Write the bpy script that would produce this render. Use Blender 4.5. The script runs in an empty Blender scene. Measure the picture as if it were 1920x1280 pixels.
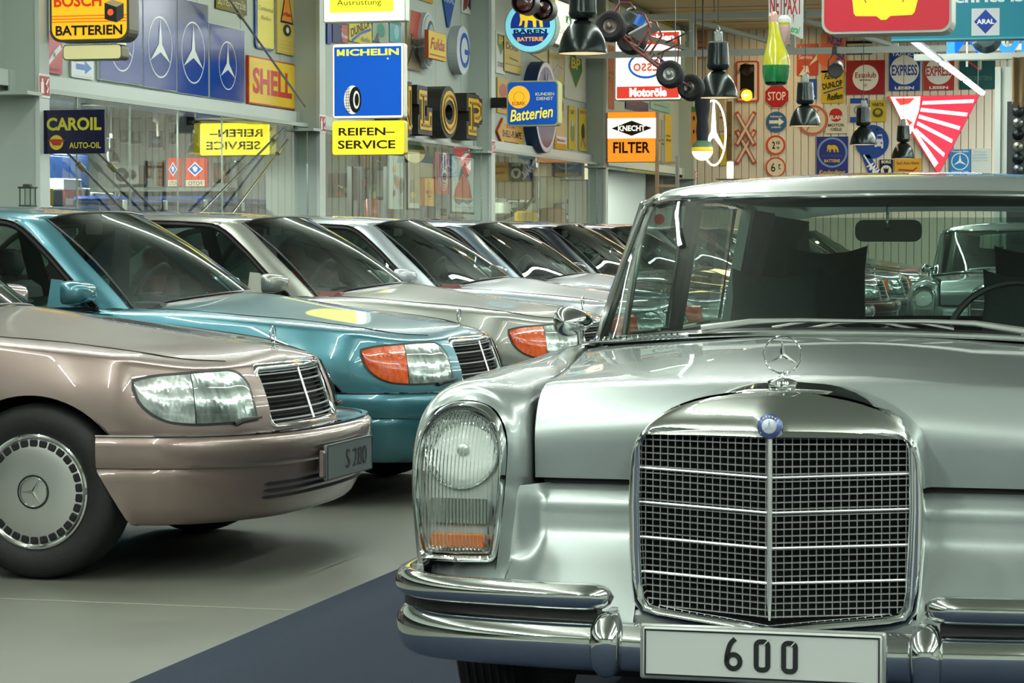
import bpy, math, random
import numpy as np
from math import sin, cos, pi, atan, radians as R, sqrt
from mathutils import Matrix, Vector
random.seed(7)
SC = bpy.context.scene
COL = SC.collection

# ------------------------------------------------------------------ camera
FPX = 4700.0                      # focal length for a 1920 px wide frame
HEAD = atan(1240 / FPX)           # camera turned left of the aisle direction (+Y)
PIT = atan(190 / FPX)             # and a little down
EYE = 1.30
cam_d = bpy.data.cameras.new('camera')
cam_d.sensor_width = 36.0
cam_d.lens = FPX / 1920 * 36
cam_d.clip_end = 200
cam = bpy.data.objects.new('camera', cam_d)
COL.objects.link(cam)
cam.location = (0, 0, EYE)
cam.rotation_euler = (pi / 2 - PIT, 0, HEAD)
SC.camera = cam

# ------------------------------------------------------------------ world, exposure, lamps
SC.view_settings.view_transform = 'Standard'
SC.view_settings.look = 'None'
SC.view_settings.exposure = 0.06
SC.view_settings.gamma = 1.0
SC.view_settings.use_curve_mapping = False
SC.cycles.use_denoising = True
SC.cycles.max_bounces = 8
SC.cycles.diffuse_bounces = 3
SC.cycles.glossy_bounces = 4
SC.cycles.transparent_max_bounces = 16
SC.cycles.sample_clamp_indirect = 6.0
SC.cycles.caustics_reflective = False
SC.cycles.caustics_refractive = False
wd = bpy.data.worlds.new('world'); SC.world = wd
wd.use_nodes = True
wd.node_tree.nodes['Background'].inputs[0].default_value = (0.75, 0.85, 0.8, 1)
wd.node_tree.nodes['Background'].inputs[1].default_value = 0.25

LAMP_Z = 5.05
def strip_light(x, y0, y1, z, watts, w=0.07, col=(0.93, 1.0, 0.945)):
    d = bpy.data.lights.new('tube_or_fill_light', 'AREA')
    d.shape = 'RECTANGLE'; d.size = w; d.size_y = abs(y1 - y0)
    d.energy = watts; d.color = col
    o = bpy.data.objects.new('tube_or_fill_light', d); COL.objects.link(o)
    o.location = (x, (y0 + y1) / 2, z)
    return o
TUBE_ROWS = [(-6.8, 170), (-3.2, 170), (2.4, 170), (6.0, 150), (9.5, 150)]
for tx, tw in TUBE_ROWS:
    for ty in (-9.0, 0.3, 9.6, 18.9, 27.4):
        pw = tw * (2.3 if ty < -5 else 1.0)
        strip_light(tx, ty, ty + 8.4, LAMP_Z, pw)
        strip_light(tx, ty, ty + 8.4, LAMP_Z + 0.13, pw * 0.8).rotation_euler = (pi, 0, 0)     # a bare tube shines upwards too
warm = strip_light(-7.6, 43.5, 49.3, 5.45, 95, 0.4, (1.0, 0.72, 0.36))
warm.data.name = 'warm_end_light'
strip_light(-3.2, 31.7, 44.0, 3.775, 170)
for ex in (-1.5, 1.5, 4.5, 8.5): strip_light(ex, 37.5, 48.5, 5.40, 620)  # unseen lights added to brighten the end wall, without fittings
for ry in (17, 23.2, 30.3, 37.6, 45.0):                  # unseen lights added to brighten the glazed side rooms
    strip_light(-11.2, ry - 1.8, ry + 1.8, 2.62, 240, .12, (.95, 1.0, .95))

# ------------------------------------------------------------------ pixel survey: a point of the photograph on a known plane of the hall
def _ray(px, py):
    x = (px - 960) / FPX; y = -(py - 640) / FPX
    f = cos(PIT) + y * sin(PIT); u = -sin(PIT) + y * cos(PIT)
    return x * cos(HEAD) - f * sin(HEAD), x * sin(HEAD) + f * cos(HEAD), u
def on_y(px, py, Y):
    a = _ray(px, py); t = Y / a[1]
    return a[0] * t, EYE + a[2] * t
def on_x(px, py, X):
    a = _ray(px, py); t = X / a[0]
    return a[1] * t, EYE + a[2] * t

# ------------------------------------------------------------------ materials
def lin(h):
    if isinstance(h, str):
        h = h.lstrip('#'); c = [int(h[i:i+2], 16) / 255 for i in (0, 2, 4)]
        return tuple(v / 12.92 if v <= 0.04045 else ((v + 0.055) / 1.055) ** 2.4 for v in c)
    return tuple(h)
_mc = {}
def mat(col, rough=0.5, metal=0.0, emit=0.0, coat=0.0, spec=0.5):
    key = (col, rough, metal, emit, coat, spec)
    if key in _mc: return _mc[key]
    m = bpy.data.materials.new('m_' + str(col).strip('#')); m.use_nodes = True
    b = m.node_tree.nodes['Principled BSDF']
    c = (*lin(col), 1)
    b.inputs['Base Color'].default_value = c
    b.inputs['Roughness'].default_value = rough
    b.inputs['Metallic'].default_value = metal
    b.inputs['Coat Weight'].default_value = coat
    b.inputs['Coat Roughness'].default_value = 0.03
    b.inputs['Specular IOR Level'].default_value = spec
    if emit:
        b.inputs['Emission Color'].default_value = c
        b.inputs['Emission Strength'].default_value = emit
    m.diffuse_color = c
    _mc[key] = m
    return m
def noisy(name, c1, c2, scale=4.0, rough=0.6, detail=6.0, bump=0.0, metal=0.0, coat=0.0, stretch=(1, 1, 1), rough2=None):
    m = bpy.data.materials.new(name); m.use_nodes = True
    nt = m.node_tree; b = nt.nodes['Principled BSDF']
    tc = nt.nodes.new('ShaderNodeTexCoord'); mp = nt.nodes.new('ShaderNodeMapping')
    mp.inputs['Scale'].default_value = stretch
    n = nt.nodes.new('ShaderNodeTexNoise'); n.inputs['Scale'].default_value = scale
    n.inputs['Detail'].default_value = detail; n.inputs['Roughness'].default_value = 0.62
    cr = nt.nodes.new('ShaderNodeValToRGB')
    cr.color_ramp.elements[0].position = 0.3; cr.color_ramp.elements[0].color = (*lin(c1), 1)
    cr.color_ramp.elements[1].position = 0.7; cr.color_ramp.elements[1].color = (*lin(c2), 1)
    nt.links.new(tc.outputs['Object'], mp.inputs[0]); nt.links.new(mp.outputs[0], n.inputs['Vector'])
    nt.links.new(n.outputs['Fac'], cr.inputs[0]); nt.links.new(cr.outputs[0], b.inputs['Base Color'])
    b.inputs['Roughness'].default_value = rough; b.inputs['Metallic'].default_value = metal
    b.inputs['Coat Weight'].default_value = coat
    if rough2 is not None:
        mr = nt.nodes.new('ShaderNodeMapRange')
        mr.inputs['To Min'].default_value = rough; mr.inputs['To Max'].default_value = rough2
        nt.links.new(n.outputs['Fac'], mr.inputs[0]); nt.links.new(mr.outputs[0], b.inputs['Roughness'])
    if bump:
        bp = nt.nodes.new('ShaderNodeBump'); bp.inputs['Strength'].default_value = bump
        bp.inputs['Distance'].default_value = 0.01
        nt.links.new(n.outputs['Fac'], bp.inputs['Height']); nt.links.new(bp.outputs[0], b.inputs['Normal'])
    return m
def paint(col, metal=0.55, rough=0.32, coat=1.0):
    m = noisy('paint_' + str(col).strip('#'), col, col, 900.0, rough, 1.0, 0.0, metal, coat)
    b = m.node_tree.nodes['Principled BSDF']; b.inputs['Coat Roughness'].default_value = 0.015
    cr = [n for n in m.node_tree.nodes if n.type == 'VALTORGB'][0]
    c = lin(col)
    cr.color_ramp.elements[0].color = tuple(min(1, v * 0.93) for v in c) + (1,)
    cr.color_ramp.elements[1].color = tuple(min(1, v * 1.07) for v in c) + (1,)
    return m
def glass(name, tint=(0.75, 0.85, 0.8), ior=1.5, rib=0.0, rib_axis='X', boost=1.0):
    m = bpy.data.materials.new(name); m.use_nodes = True
    nt = m.node_tree; nt.nodes.clear()
    out = nt.nodes.new('ShaderNodeOutputMaterial'); mx = nt.nodes.new('ShaderNodeMixShader')
    tr = nt.nodes.new('ShaderNodeBsdfTransparent'); tr.inputs[0].default_value = (*tint, 1)
    gl = nt.nodes.new('ShaderNodeBsdfGlossy'); gl.inputs['Roughness'].default_value = 0.01
    gl.inputs[0].default_value = (0.95, 1, 0.97, 1)
    fr = nt.nodes.new('ShaderNodeFresnel'); fr.inputs[0].default_value = ior
    mu = nt.nodes.new('ShaderNodeMath'); mu.operation = 'MULTIPLY'; mu.use_clamp = True; mu.inputs[1].default_value = boost
    ge = nt.nodes.new('ShaderNodeNewGeometry'); mi = nt.nodes.new('ShaderNodeMix'); mi.data_type = 'FLOAT'   # the same index seen from either side
    mi.inputs[2].default_value = ior; mi.inputs[3].default_value = 1 / ior
    nt.links.new(ge.outputs['Backfacing'], mi.inputs[0]); nt.links.new(mi.outputs[0], fr.inputs[0])
    nt.links.new(fr.outputs[0], mu.inputs[0])
    nt.links.new(mu.outputs[0], mx.inputs[0]); nt.links.new(tr.outputs[0], mx.inputs[1])
    nt.links.new(gl.outputs[0], mx.inputs[2]); nt.links.new(mx.outputs[0], out.inputs[0])
    if rib:
        tc = nt.nodes.new('ShaderNodeTexCoord'); w = nt.nodes.new('ShaderNodeTexWave')
        w.bands_direction = rib_axis; w.inputs['Scale'].default_value = rib
        bp = nt.nodes.new('ShaderNodeBump'); bp.inputs['Strength'].default_value = 0.9; bp.inputs['Distance'].default_value = 0.006
        nt.links.new(tc.outputs['Object'], w.inputs[0]); nt.links.new(w.outputs['Fac'], bp.inputs['Height'])
        nt.links.new(bp.outputs[0], gl.inputs['Normal']); nt.links.new(bp.outputs[0], fr.inputs['Normal'])
    return m

CHROME = mat('#e3e6e6', 0.04, 1.0)
STEEL = mat('#9a9d9a', 0.25, 1.0)
SATIN = mat('#c9ccc8', 0.28, 0.9)
BLACK = mat('#0a0b0b', 0.45)
RUBBER = noisy('tyre_rubber', '#060707', '#0c0d0d', 60, 0.72, 3, 0.15)
TRIM = mat('#141514', 0.35)
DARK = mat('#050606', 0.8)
SEAT = noisy('seat_cloth', '#333f3d', '#3d4947', 90, 0.9, 3)
LEATHER_RED = mat('#8c2a22', 0.45)
CARGLASS = glass('car_glass', (0.52, 0.62, 0.58), 1.5, boost=1.0)
CLEAR = glass('clear_glass', (0.93, 0.97, 0.95), 1.45)
REFL = noisy('ribbed_reflector', '#d9dedb', '#f2f5f3', 8, .10, 2, 0, .95)
_nt = REFL.node_tree; _w = _nt.nodes.new('ShaderNodeTexWave'); _w.bands_direction = 'X'; _w.inputs['Scale'].default_value = 38; _w.inputs['Distortion'].default_value = .6
_tc = _nt.nodes.new('ShaderNodeTexCoord'); _bp = _nt.nodes.new('ShaderNodeBump'); _bp.inputs['Strength'].default_value = 1.0; _bp.inputs['Distance'].default_value = .006
_nt.links.new(_tc.outputs['Object'], _w.inputs[0]); _nt.links.new(_w.outputs['Fac'], _bp.inputs['Height']); _nt.links.new(_bp.outputs[0], _nt.nodes['Principled BSDF'].inputs['Normal'])
RIBBED = glass('ribbed_glass', (0.93, 0.96, 0.94), 1.5, 34.0, 'X', 2.4)
MERC = '#0a4a9e'

# ------------------------------------------------------------------ objects
def tag(o, label=None, cat=None, group=None, kind=None):
    if label: o['label'] = label
    if cat: o['category'] = cat
    if group: o['group'] = group
    if kind: o['kind'] = kind
    return o
def thing(name, label, cat, loc=(0, 0, 0), rz=0.0, group=None, rx=0.0, ry=0.0):
    o = bpy.data.objects.new(name, None); COL.objects.link(o)
    o.empty_display_size = 0.1
    o.location = loc; o.rotation_euler = (rx, ry, rz)
    return tag(o, label, cat, group)
def copy_tree(o, parent=None, sub=None):
    c = o.copy(); COL.objects.link(c); c.parent = parent
    if sub and c.type == 'MESH':
        for i, s in enumerate(c.material_slots):
            if s.material in sub:
                nm = sub[s.material]; s.link = 'OBJECT'; s.material = nm
    for ch in list(KIDS.get(o.name, [])):
        k = copy_tree(ch, c, sub)
        KIDS.setdefault(c.name, []).append(k)
    return c
KIDS = {}
class MB:
    def __init__(s): s.v = []; s.f = []; s.m = []; s.mi = 0
    def add(s, vs, fs):
        n = len(s.v); s.v += [tuple(map(float, p)) for p in vs]
        s.f += [tuple(i + n for i in f) for f in fs]; s.m += [s.mi] * len(fs)
        return s
    def box(s, a, b, M=None):
        x0, y0, z0 = a; x1, y1, z1 = b
        vs = [(x, y, z) for z in (z0, z1) for y in (y0, y1) for x in (x0, x1)]
        if M is not None: vs = [M @ Vector(p) for p in vs]
        return s.add(vs, [(0, 2, 3, 1), (4, 5, 7, 6), (0, 1, 5, 4), (2, 6, 7, 3), (0, 4, 6, 2), (1, 3, 7, 5)])
    def cbox(s, a, b, c=0.01, M=None):      # box with chamfered vertical+horizontal edges (rounded prism in two directions)
        x0, y0, z0 = a; x1, y1, z1 = b
        c = min(c, (x1-x0)/2.01, (y1-y0)/2.01, (z1-z0)/2.01)
        vs = []
        for (dx, dz, y) in ((c, c, y0), (0, 0, y0 + c), (0, 0, y1 - c), (c, c, y1)):
            X0, X1, Z0, Z1 = x0 + dx, x1 - dx, z0 + dz, z1 - dz
            vs += [(X0 + c, y, Z0), (X1 - c, y, Z0), (X1, y, Z0 + c), (X1, y, Z1 - c), (X1 - c, y, Z1), (X0 + c, y, Z1), (X0, y, Z1 - c), (X0, y, Z0 + c)]
        if M is not None: vs = [M @ Vector(p) for p in vs]
        fs = [tuple(range(8)), tuple(range(31, 23, -1))]
        for k in range(3):
            for i in range(8):
                j = (i + 1) % 8; fs.append((8*k+j, 8*k+i, 8*k+8+i, 8*k+8+j))
        return s.add(vs, fs)
    def grid(s, P, closed_u=False, flip=False):   # P[i][j] points
        P = np.asarray(P, float); nu, nv = P.shape[:2]
        vs = P.reshape(-1, 3).tolist(); fs = []
        for i in range(nu if closed_u else nu - 1):
            i2 = (i + 1) % nu
            for j in range(nv - 1):
                q = (i*nv+j, i2*nv+j, i2*nv+j+1, i*nv+j+1)
                fs.append(q[::-1] if flip else q)
        return s.add(vs, fs)
    def fan(s, pts, flip=False):
        n = len(pts); return s.add(pts, [tuple(range(n))[::-1] if flip else tuple(range(n))])
    def prism(s, poly, y0, y1, M=None):     # poly of (x,z), extruded in y
        n = len(poly); vs = [(x, y0, z) for x, z in poly] + [(x, y1, z) for x, z in poly]
        if M is not None: vs = [M @ Vector(p) for p in vs]
        fs = [tuple(range(n)), tuple(range(2*n-1, n-1, -1))]
        fs += [((i+1) % n, i, n+i, n+(i+1) % n) for i in range(n)]
        return s.add(vs, fs)
    def lathe(s, prof, n=32, M=None, a0=0.0, a1=2*pi):   # prof (r,h) about the y axis: h along -y (towards viewer)
        full = abs(a1 - a0 - 2*pi) < 1e-6; k = n if full else n + 1
        P = []
        for i in range(k):
            a = a0 + (a1 - a0) * i / n
            row = [Vector((r*cos(a), -h, r*sin(a))) for r, h in prof]
            if M is not None: row = [M @ p for p in row]
            P.append([tuple(p) for p in row])
        return s.grid(P, closed_u=full)
    def tube(s, path, r, n=8, closed=False, caps=True):
        P = [Vector(p) for p in path]; m = len(P); rings = []
        rr = r if hasattr(r, '__len__') else [r] * m
        up = None
        for i, p in enumerate(P):
            a = P[(i-1) % m] if (closed or i > 0) else p; b = P[(i+1) % m] if (closed or i < m-1) else p
            t = (b - a); t = t.normalized() if t.length > 1e-9 else Vector((0, 0, 1))
            if up is None: up = Vector((0, 0, 1)) if abs(t.z) < 0.9 else Vector((1, 0, 0))
            e1 = (up - t * up.dot(t)); e1 = e1.normalized() if e1.length > 1e-6 else t.orthogonal().normalized()
            e2 = t.cross(e1); up = e1
            rings.append([tuple(p + (e1*cos(2*pi*k/n) + e2*sin(2*pi*k/n)) * rr[i]) for k in range(n)])
        base = len(s.v); fs = []
        for i in range(m if closed else m - 1):
            i2 = (i+1) % m
            for k in range(n):
                k2 = (k+1) % n; fs.append((i*n+k, i*n+k2, i2*n+k2, i2*n+k))
        if caps and not closed:
            fs.append(tuple(range(n-1, -1, -1))); fs.append(tuple((m-1)*n+k for k in range(n)))
        return s.add([p for r_ in rings for p in r_], fs)
    def sweep(s, path, prof, scale=None, caps=True):
        # profile (out, up) swept along a mostly horizontal path; 'out' points right of travel
        P = [Vector(p) for p in path]; m = len(P); n = len(prof); vs = []
        for i, p in enumerate(P):
            t = (P[min(i+1, m-1)] - P[max(i-1, 0)]); t.z = 0; t.normalize()
            o = Vector((t.y, -t.x, 0)); sc = scale[i] if scale else 1.0
            if not hasattr(sc, '__len__'): sc = (sc, sc)
            vs += [tuple(p + o*a*sc[0] + Vector((0, 0, b*sc[1]))) for a, b in prof]
        fs = []
        for i in range(m-1):
            for k in range(n):
                k2 = (k+1) % n; fs.append((i*n+k2, i*n+k, (i+1)*n+k, (i+1)*n+k2))
        if caps: fs += [tuple(range(n)), tuple((m-1)*n+k for k in range(n-1, -1, -1))]
        return s.add(vs, fs)
    def sphere(s, c, r, nu=16, nv=10, sc=(1, 1, 1)):
        P = [[(c[0]+r*sc[0]*cos(2*pi*i/nu)*sin(pi*j/nv), c[1]+r*sc[1]*sin(2*pi*i/nu)*sin(pi*j/nv), c[2]+r*sc[2]*cos(pi*j/nv)) for j in range(nv+1)] for i in range(nu)]
        return s.grid(P, closed_u=True, flip=True)
    def build(s, name, mats, parent=None, smooth=True, angle=35, label=None, kind=None, merge=True, fixn=True):
        me = bpy.data.meshes.new(name); me.from_pydata(s.v, [], s.f)
        ms = mats if isinstance(mats, (list, tuple)) else [mats]
        for m in ms: me.materials.append(m)
        if len(ms) > 1: me.polygons.foreach_set('material_index', s.m)
        if merge or fixn:
            import bmesh
            bm = bmesh.new(); bm.from_mesh(me)
            if merge: bmesh.ops.remove_doubles(bm, verts=bm.verts, dist=1e-5)
            if fixn: bmesh.ops.recalc_face_normals(bm, faces=bm.faces)
            bm.to_mesh(me); bm.free()
        if smooth:
            me.shade_smooth()
            if angle < 180: me.set_sharp_from_angle(angle=R(angle))
        o = bpy.data.objects.new(name, me); COL.objects.link(o)
        if parent is not None:
            o.parent = parent; KIDS.setdefault(parent.name, []).append(o)
        tag(o, label, kind=kind)
        return o
def struct(name, mb, m, **k):
    return tag(mb.build(name, m, **k), kind='structure')
def boxo(name, a, b, m, parent=None, **k): return MB().box(a, b).build(name, m, parent, **k)
def mirror_x(mb):
    n = len(mb.v); mb.v += [(-x, y, z) for x, y, z in mb.v]
    mb.f += [tuple(i+n for i in f)[::-1] for f in mb.f]; mb.m += list(mb.m); return mb
def mirror_y(mb):
    n = len(mb.v); mb.v += [(x, -y, z) for x, y, z in mb.v]
    mb.f += [tuple(i+n for i in f)[::-1] for f in mb.f]; mb.m += list(mb.m); return mb
def lr(mb, name, mats, parent, **k):      # one object per side of the car
    a = mb.build(name, mats, parent, **k)
    w = MB(); w.v = [(-x, y, z) for x, y, z in mb.v]; w.f = [f[::-1] for f in mb.f]; w.m = list(mb.m)
    return a, w.build(name, mats, parent, **k)
def interp(x, xs, ys): return float(np.interp(x, xs, ys))
def spline(pts, n):                     # Catmull-Rom through pts (any dim), n samples
    P = np.asarray(pts, float); m = len(P)
    d = np.r_[0, np.cumsum(np.linalg.norm(np.diff(P, axis=0), axis=1) ** 0.5)]
    T = np.linspace(0, d[-1], n); out = []
    for t in T:
        i = min(max(int(np.searchsorted(d, t, side='right')) - 1, 0), m - 2)
        p1, p2 = P[i], P[i+1]; h = d[i+1] - d[i]; u = (t - d[i]) / h if h > 0 else 0
        m1 = (P[i+1] - P[i-1]) / (d[i+1] - d[i-1]) * h if i > 0 else (p2 - p1)
        m2 = (P[i+2] - P[i]) / (d[i+2] - d[i]) * h if i < m-2 else (p2 - p1)
        out.append((2*u**3-3*u**2+1)*p1 + (u**3-2*u**2+u)*m1 + (-2*u**3+3*u**2)*p2 + (u**3-u**2)*m2)
    return np.array(out)
def spline_at(xs, ys):                  # smooth 1-D function (monotone-ish hermite)
    xs = np.asarray(xs, float); ys = np.asarray(ys, float)
    sl = np.diff(ys) / np.diff(xs); t = np.r_[sl[0], (sl[:-1] + sl[1:]) / 2, sl[-1]]
    for i in range(1, len(sl)):
        if sl[i-1] * sl[i] <= 0: t[i] = 0
    def f(x):
        x = min(max(x, xs[0]), xs[-1]); i = min(max(int(np.searchsorted(xs, x, side='right'))-1, 0), len(xs)-2)
        h = xs[i+1]-xs[i]; u = (x-xs[i])/h
        return float((2*u**3-3*u**2+1)*ys[i]+(u**3-2*u**2+u)*h*t[i]+(-2*u**3+3*u**2)*ys[i+1]+(u**3-u**2)*h*t[i+1])
    return f
def loft(sections, nu, nv):             # control sections -> smooth grid nu (across sections) x nv (along section)
    S = [spline(s_, nv) for s_ in sections]; S = np.array(S)
    return np.stack([spline(S[:, j], nu) for j in range(nv)], axis=1)
def rrect(w, h, r, n=5, cx=0, cz=0):
    out = []
    for (sx, sz, a0) in ((1, -1, -pi/2), (1, 1, 0), (-1, 1, pi/2), (-1, -1, pi)):
        for k in range(n+1):
            a = a0 + pi/2*k/n; out.append((cx+sx*(w/2-r)+r*cos(a), cz+sz*(h/2-r)+r*sin(a)))
    return out
def circ(r, n=32, cx=0, cz=0, sx=1.0): return [(cx+r*sx*cos(2*pi*k/n), cz+r*cos(0)*sin(2*pi*k/n)) for k in range(n)]
def star_poly(r, w=0.13, cx=0, cz=0, sx=1.0):
    out = []
    for k in range(3):
        a = pi/2 + 2*pi*k/3; out.append((cx+sx*r*cos(a), cz+r*sin(a)))
        b = a + pi/3; out.append((cx+sx*r*w*1.15*cos(b), cz+r*w*1.15*sin(b)))
    return out
_font = {}
def text_mesh(txt, w, h, bold=0.0, shear=0.0, mirror=False, ext=0.0):
    c = bpy.data.curves.new('t', 'FONT'); c.body = txt; c.size = 1.0; c.offset = bold; c.shear = shear
    c.align_x = 'CENTER'; c.extrude = ext; c.resolution_u = 3; c.space_line = 0.9
    o = bpy.data.objects.new('t', c); COL.objects.link(o)
    me = bpy.data.meshes.new_from_object(o)
    bpy.data.objects.remove(o); bpy.data.curves.remove(c)
    co = np.array([v.co[:] for v in me.vertices])
    if not len(co): return [], []
    mn = co.min(0); mx = co.max(0); sz = np.maximum(mx-mn, 1e-6)
    sx = w / sz[0]; sy = h / sz[1]
    vs = [((-1 if mirror else 1)*(p[0]-(mn[0]+mx[0])/2)*sx, -p[2], (p[1]-(mn[1]+mx[1])/2)*sy) for p in co]
    fs = [tuple(p.vertices) for p in me.polygons]
    if mirror: fs = [f[::-1] for f in fs]
    bpy.data.meshes.remove(me)
    return vs, fs
# ================================================================== THE HALL
XW, YE, ZC = -9.5, 50.0, 5.55
concrete = noisy('concrete_floor', '#55574e', '#64665c', 0.9, 0.42, 9, 0.02, rough2=0.6)
wallgrey = noisy('wall_panel_grey', '#99a49a', '#a1aba1', 0.8, 0.5, 3)
endpaint = noisy('end_wall_panel', '#cdc7b5', '#d4cebd', 0.6, 0.55, 3, stretch=(1, 1, 0.2))
steelgrey = mat('#a2ada4', 0.42)
steellight = mat('#bcc6be', 0.42)
struct('floor', MB().box((-16, -12, -0.2), (14, 60, 0)), concrete)
# floor joint
struct('trim_1', MB().box((-8.4, 8.28, 0.0005), (-2.98, 8.288, 0.0015)), mat('#9a9b8c', 0.7))
carpet = noisy('navy_carpet', '#0d1b2d', '#16283e', 260, 0.95, 4, 0.6)
o = MB().cbox((-2.95, -6, 0.0003), (1.6, 46, 0.004), 0.0015).build('carpet_runner', carpet)
tag(o, 'long navy blue carpet runner laid on the concrete floor under the silver limousine', 'carpet')

ceilp = noisy('ceiling_boards', '#a89470', '#bda983', 1.2, 0.6, 5, stretch=(0.2, 3, 1))
ce = MB().box((-16, -12, ZC + 0.05), (14, 60, ZC + 0.2))
ceiling = struct('ceiling', ce, mat('#c3c6bb', 0.7))
# ceiling boards in view, each a piece of the ceiling
k = 0
y = 34.0
proto = None
while y < 49.9:
    if proto is None:
        proto = MB().box((-9.4, 0, -0.03), (8.0, 0.58, 0.03)).build('ceiling_board', ceilp, ceiling, smooth=False)
        o = proto
    else:
        o = proto.copy(); COL.objects.link(o); o.parent = ceiling
    o.location = (0, y, ZC + random.uniform(-0.012, 0.012)); y += 0.62
# side wall: panels over the glazed front, rail, columns
struct('wall_left', MB().box((XW - 0.25, -12, 2.66), (XW, YE, ZC + 0.1)), wallgrey)
struct('wall_right', MB().box((13.5, -12, 0), (13.8, 60, ZC + 0.1)), mat('#a8b0a6', 0.6))
struct('wall_back', MB().box((-16, -12.3, 0), (14, -12, ZC + 0.1)), mat('#9aa39a', 0.6))
end = struct('wall_end', MB().box((-16, YE + 0.03, 0), (14, YE + 0.3, ZC + 0.1)), endpaint)
rib = None
for i in range(120):                       # vertical panel joints of the end wall
    x = -9.4 + i * 0.15
    if rib is None:
        rib = MB().cbox((-0.068, 0, 0), (0.068, 0.035, ZC), 0.006).build('wall_panel', endpaint, end, smooth=False); q = rib
    else:
        q = rib.copy(); COL.objects.link(q); q.parent = end
    q.location = (x, YE, 0)
# long rail below the panels, one per bay
COLY = [on_x(p_, 160, XW + 0.34)[0] for p_ in (75, 600, 922, 1136)] + [48.9]
rail = []
segs = [(-12, COLY[0])] + [(COLY[i] + 0.20, COLY[i+1]) for i in range(4)]
for i, (a, b) in enumerate(segs):
    m = MB().box((XW - 0.02, a, 2.585), (XW + 0.10, b, 2.72)).box((XW - 0.2, a, 2.555), (XW + 0.02, b, 2.585))
    struct('trim_%d' % (i + 2), m, steellight, smooth=False)
struct('trim_7', MB().box((XW - 0.05, -12, ZC - 0.35), (XW + 0.18, YE, ZC - 0.2)), steelgrey, smooth=False)
# panel joints of the upper wall
wl = bpy.data.objects['wall_left']
pj = None
for i in range(50):
    y = -10 + i * 1.2
    if pj is None:
        pj = MB().cbox((0, 0.006, 2.73), (0.012, 1.194, ZC - 0.36), 0.004).build('wall_panel', wallgrey, wl, smooth=False); q = pj
    else:
        q = pj.copy(); COL.objects.link(q); q.parent = wl
    q.location = (XW, y, 0)
def column(y, nm, lab):
    t = thing('steel_column', lab, 'column', (XW, y, 0), 0, None)
    m = MB().box((-0.30, 0, 0), (0.30, 0.03, ZC)).box((-0.30, 0.15, 0), (0.30, 0.18, ZC)).box((-0.05, 0.03, 0), (0.0, 0.15, ZC))
    m.build('web', steelgrey, t, smooth=False)
    MB().box((0.30, -0.01, 0), (0.34, 0.18, ZC)).build('flange', steellight, t, smooth=False)
    m = MB().box((0.0, -0.28, 2.50), (0.36, 0.0, 2.53)).box((0.10, -0.10, 2.53), (0.12, 0, 2.72))
    m.build('bracket', steelgrey, t, smooth=False)
    # small red fire-equipment plate
    p = MB().box((0.341, -0.03, 2.49), (0.345, 0.18, 2.69)).build('fire_plate', mat('#e8e4df', 0.4), t, smooth=False)
    MB().box((0.3452, -0.02, 2.51), (0.3475, 0.17, 2.67)).build('red_panel', mat('#a8211c', 0.4), p, smooth=False)
    KIDS[t.name][-1]['label'] = 'small white plate with red fire extinguisher pictogram'
    m = MB()
    m.box((0.348, 0.0, 2.525), (0.350, 0.055, 2.62)).box((0.348, 0.015, 2.62), (0.350, 0.04, 2.65))
    m.tube([(0.349, 0.11, 2.53), (0.349, 0.135, 2.57), (0.349, 0.10, 2.60), (0.349, 0.14, 2.65)], 0.010, 5)
    m.build('pictogram', mat('#f0efea', 0.4), p, smooth=False)
    return t
labs = ['pale grey steel column at the left edge of the picture behind the dark blue oil sign',
        'pale grey steel column carrying the tyre service light boxes',
        'pale grey steel column right of the big black and yellow letters',
        'pale grey steel column carrying the orange filter light box',
        'pale steel corner column where the side wall meets the end wall']
for i, y in enumerate(COLY): column(y, 'c', labs[i])
# bay braces: diagonal rods
def rod(name, lab, p, q, r=0.012, cat='brace'):
    if p[2] < q[2]: p, q = q, p
    if q[2] < 2.4: q = tuple(Vector(p) + (Vector(q) - Vector(p)) * ((p[2] - .01) / (p[2] - q[2])))
    d = Vector(q) - Vector(p)
    t = thing(name, lab, cat, p)
    MB().tube([(0, 0, 0), tuple(d)], r, 8).build('rod', STEEL, t)
    k = .25 / d.length; a = d * k; b = d * (k + .12 / d.length)
    MB().tube([tuple(a), tuple(b)], r * 2.2, 8).build('turnbuckle', mat('#8e8a66', 0.4, 0.6), t)
def xw(px, py, X=XW + 0.26): a = on_x(px, py, X); return (X, a[0], a[1])
rod('brace_rod', 'thin diagonal steel rod crossing the yellow and red fuel sign', xw(430, 0), xw(572, 200))
rod('brace_rod', 'thin diagonal steel rod under the oil sign, the left one of two', xw(125, 285), xw(262, 425))
rod('brace_rod', 'thin diagonal steel rod under the oil sign, the right one of two', xw(185, 288), xw(332, 437))
rod('brace_rod', 'thin steel rod rising to the bracket right of the mirrored yellow light box', xw(405, 370), xw(532, 241))
rod('brace_rod', 'thin steel rod rising to the column bracket, nearest the column', xw(462, 365), xw(540, 262))

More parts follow.
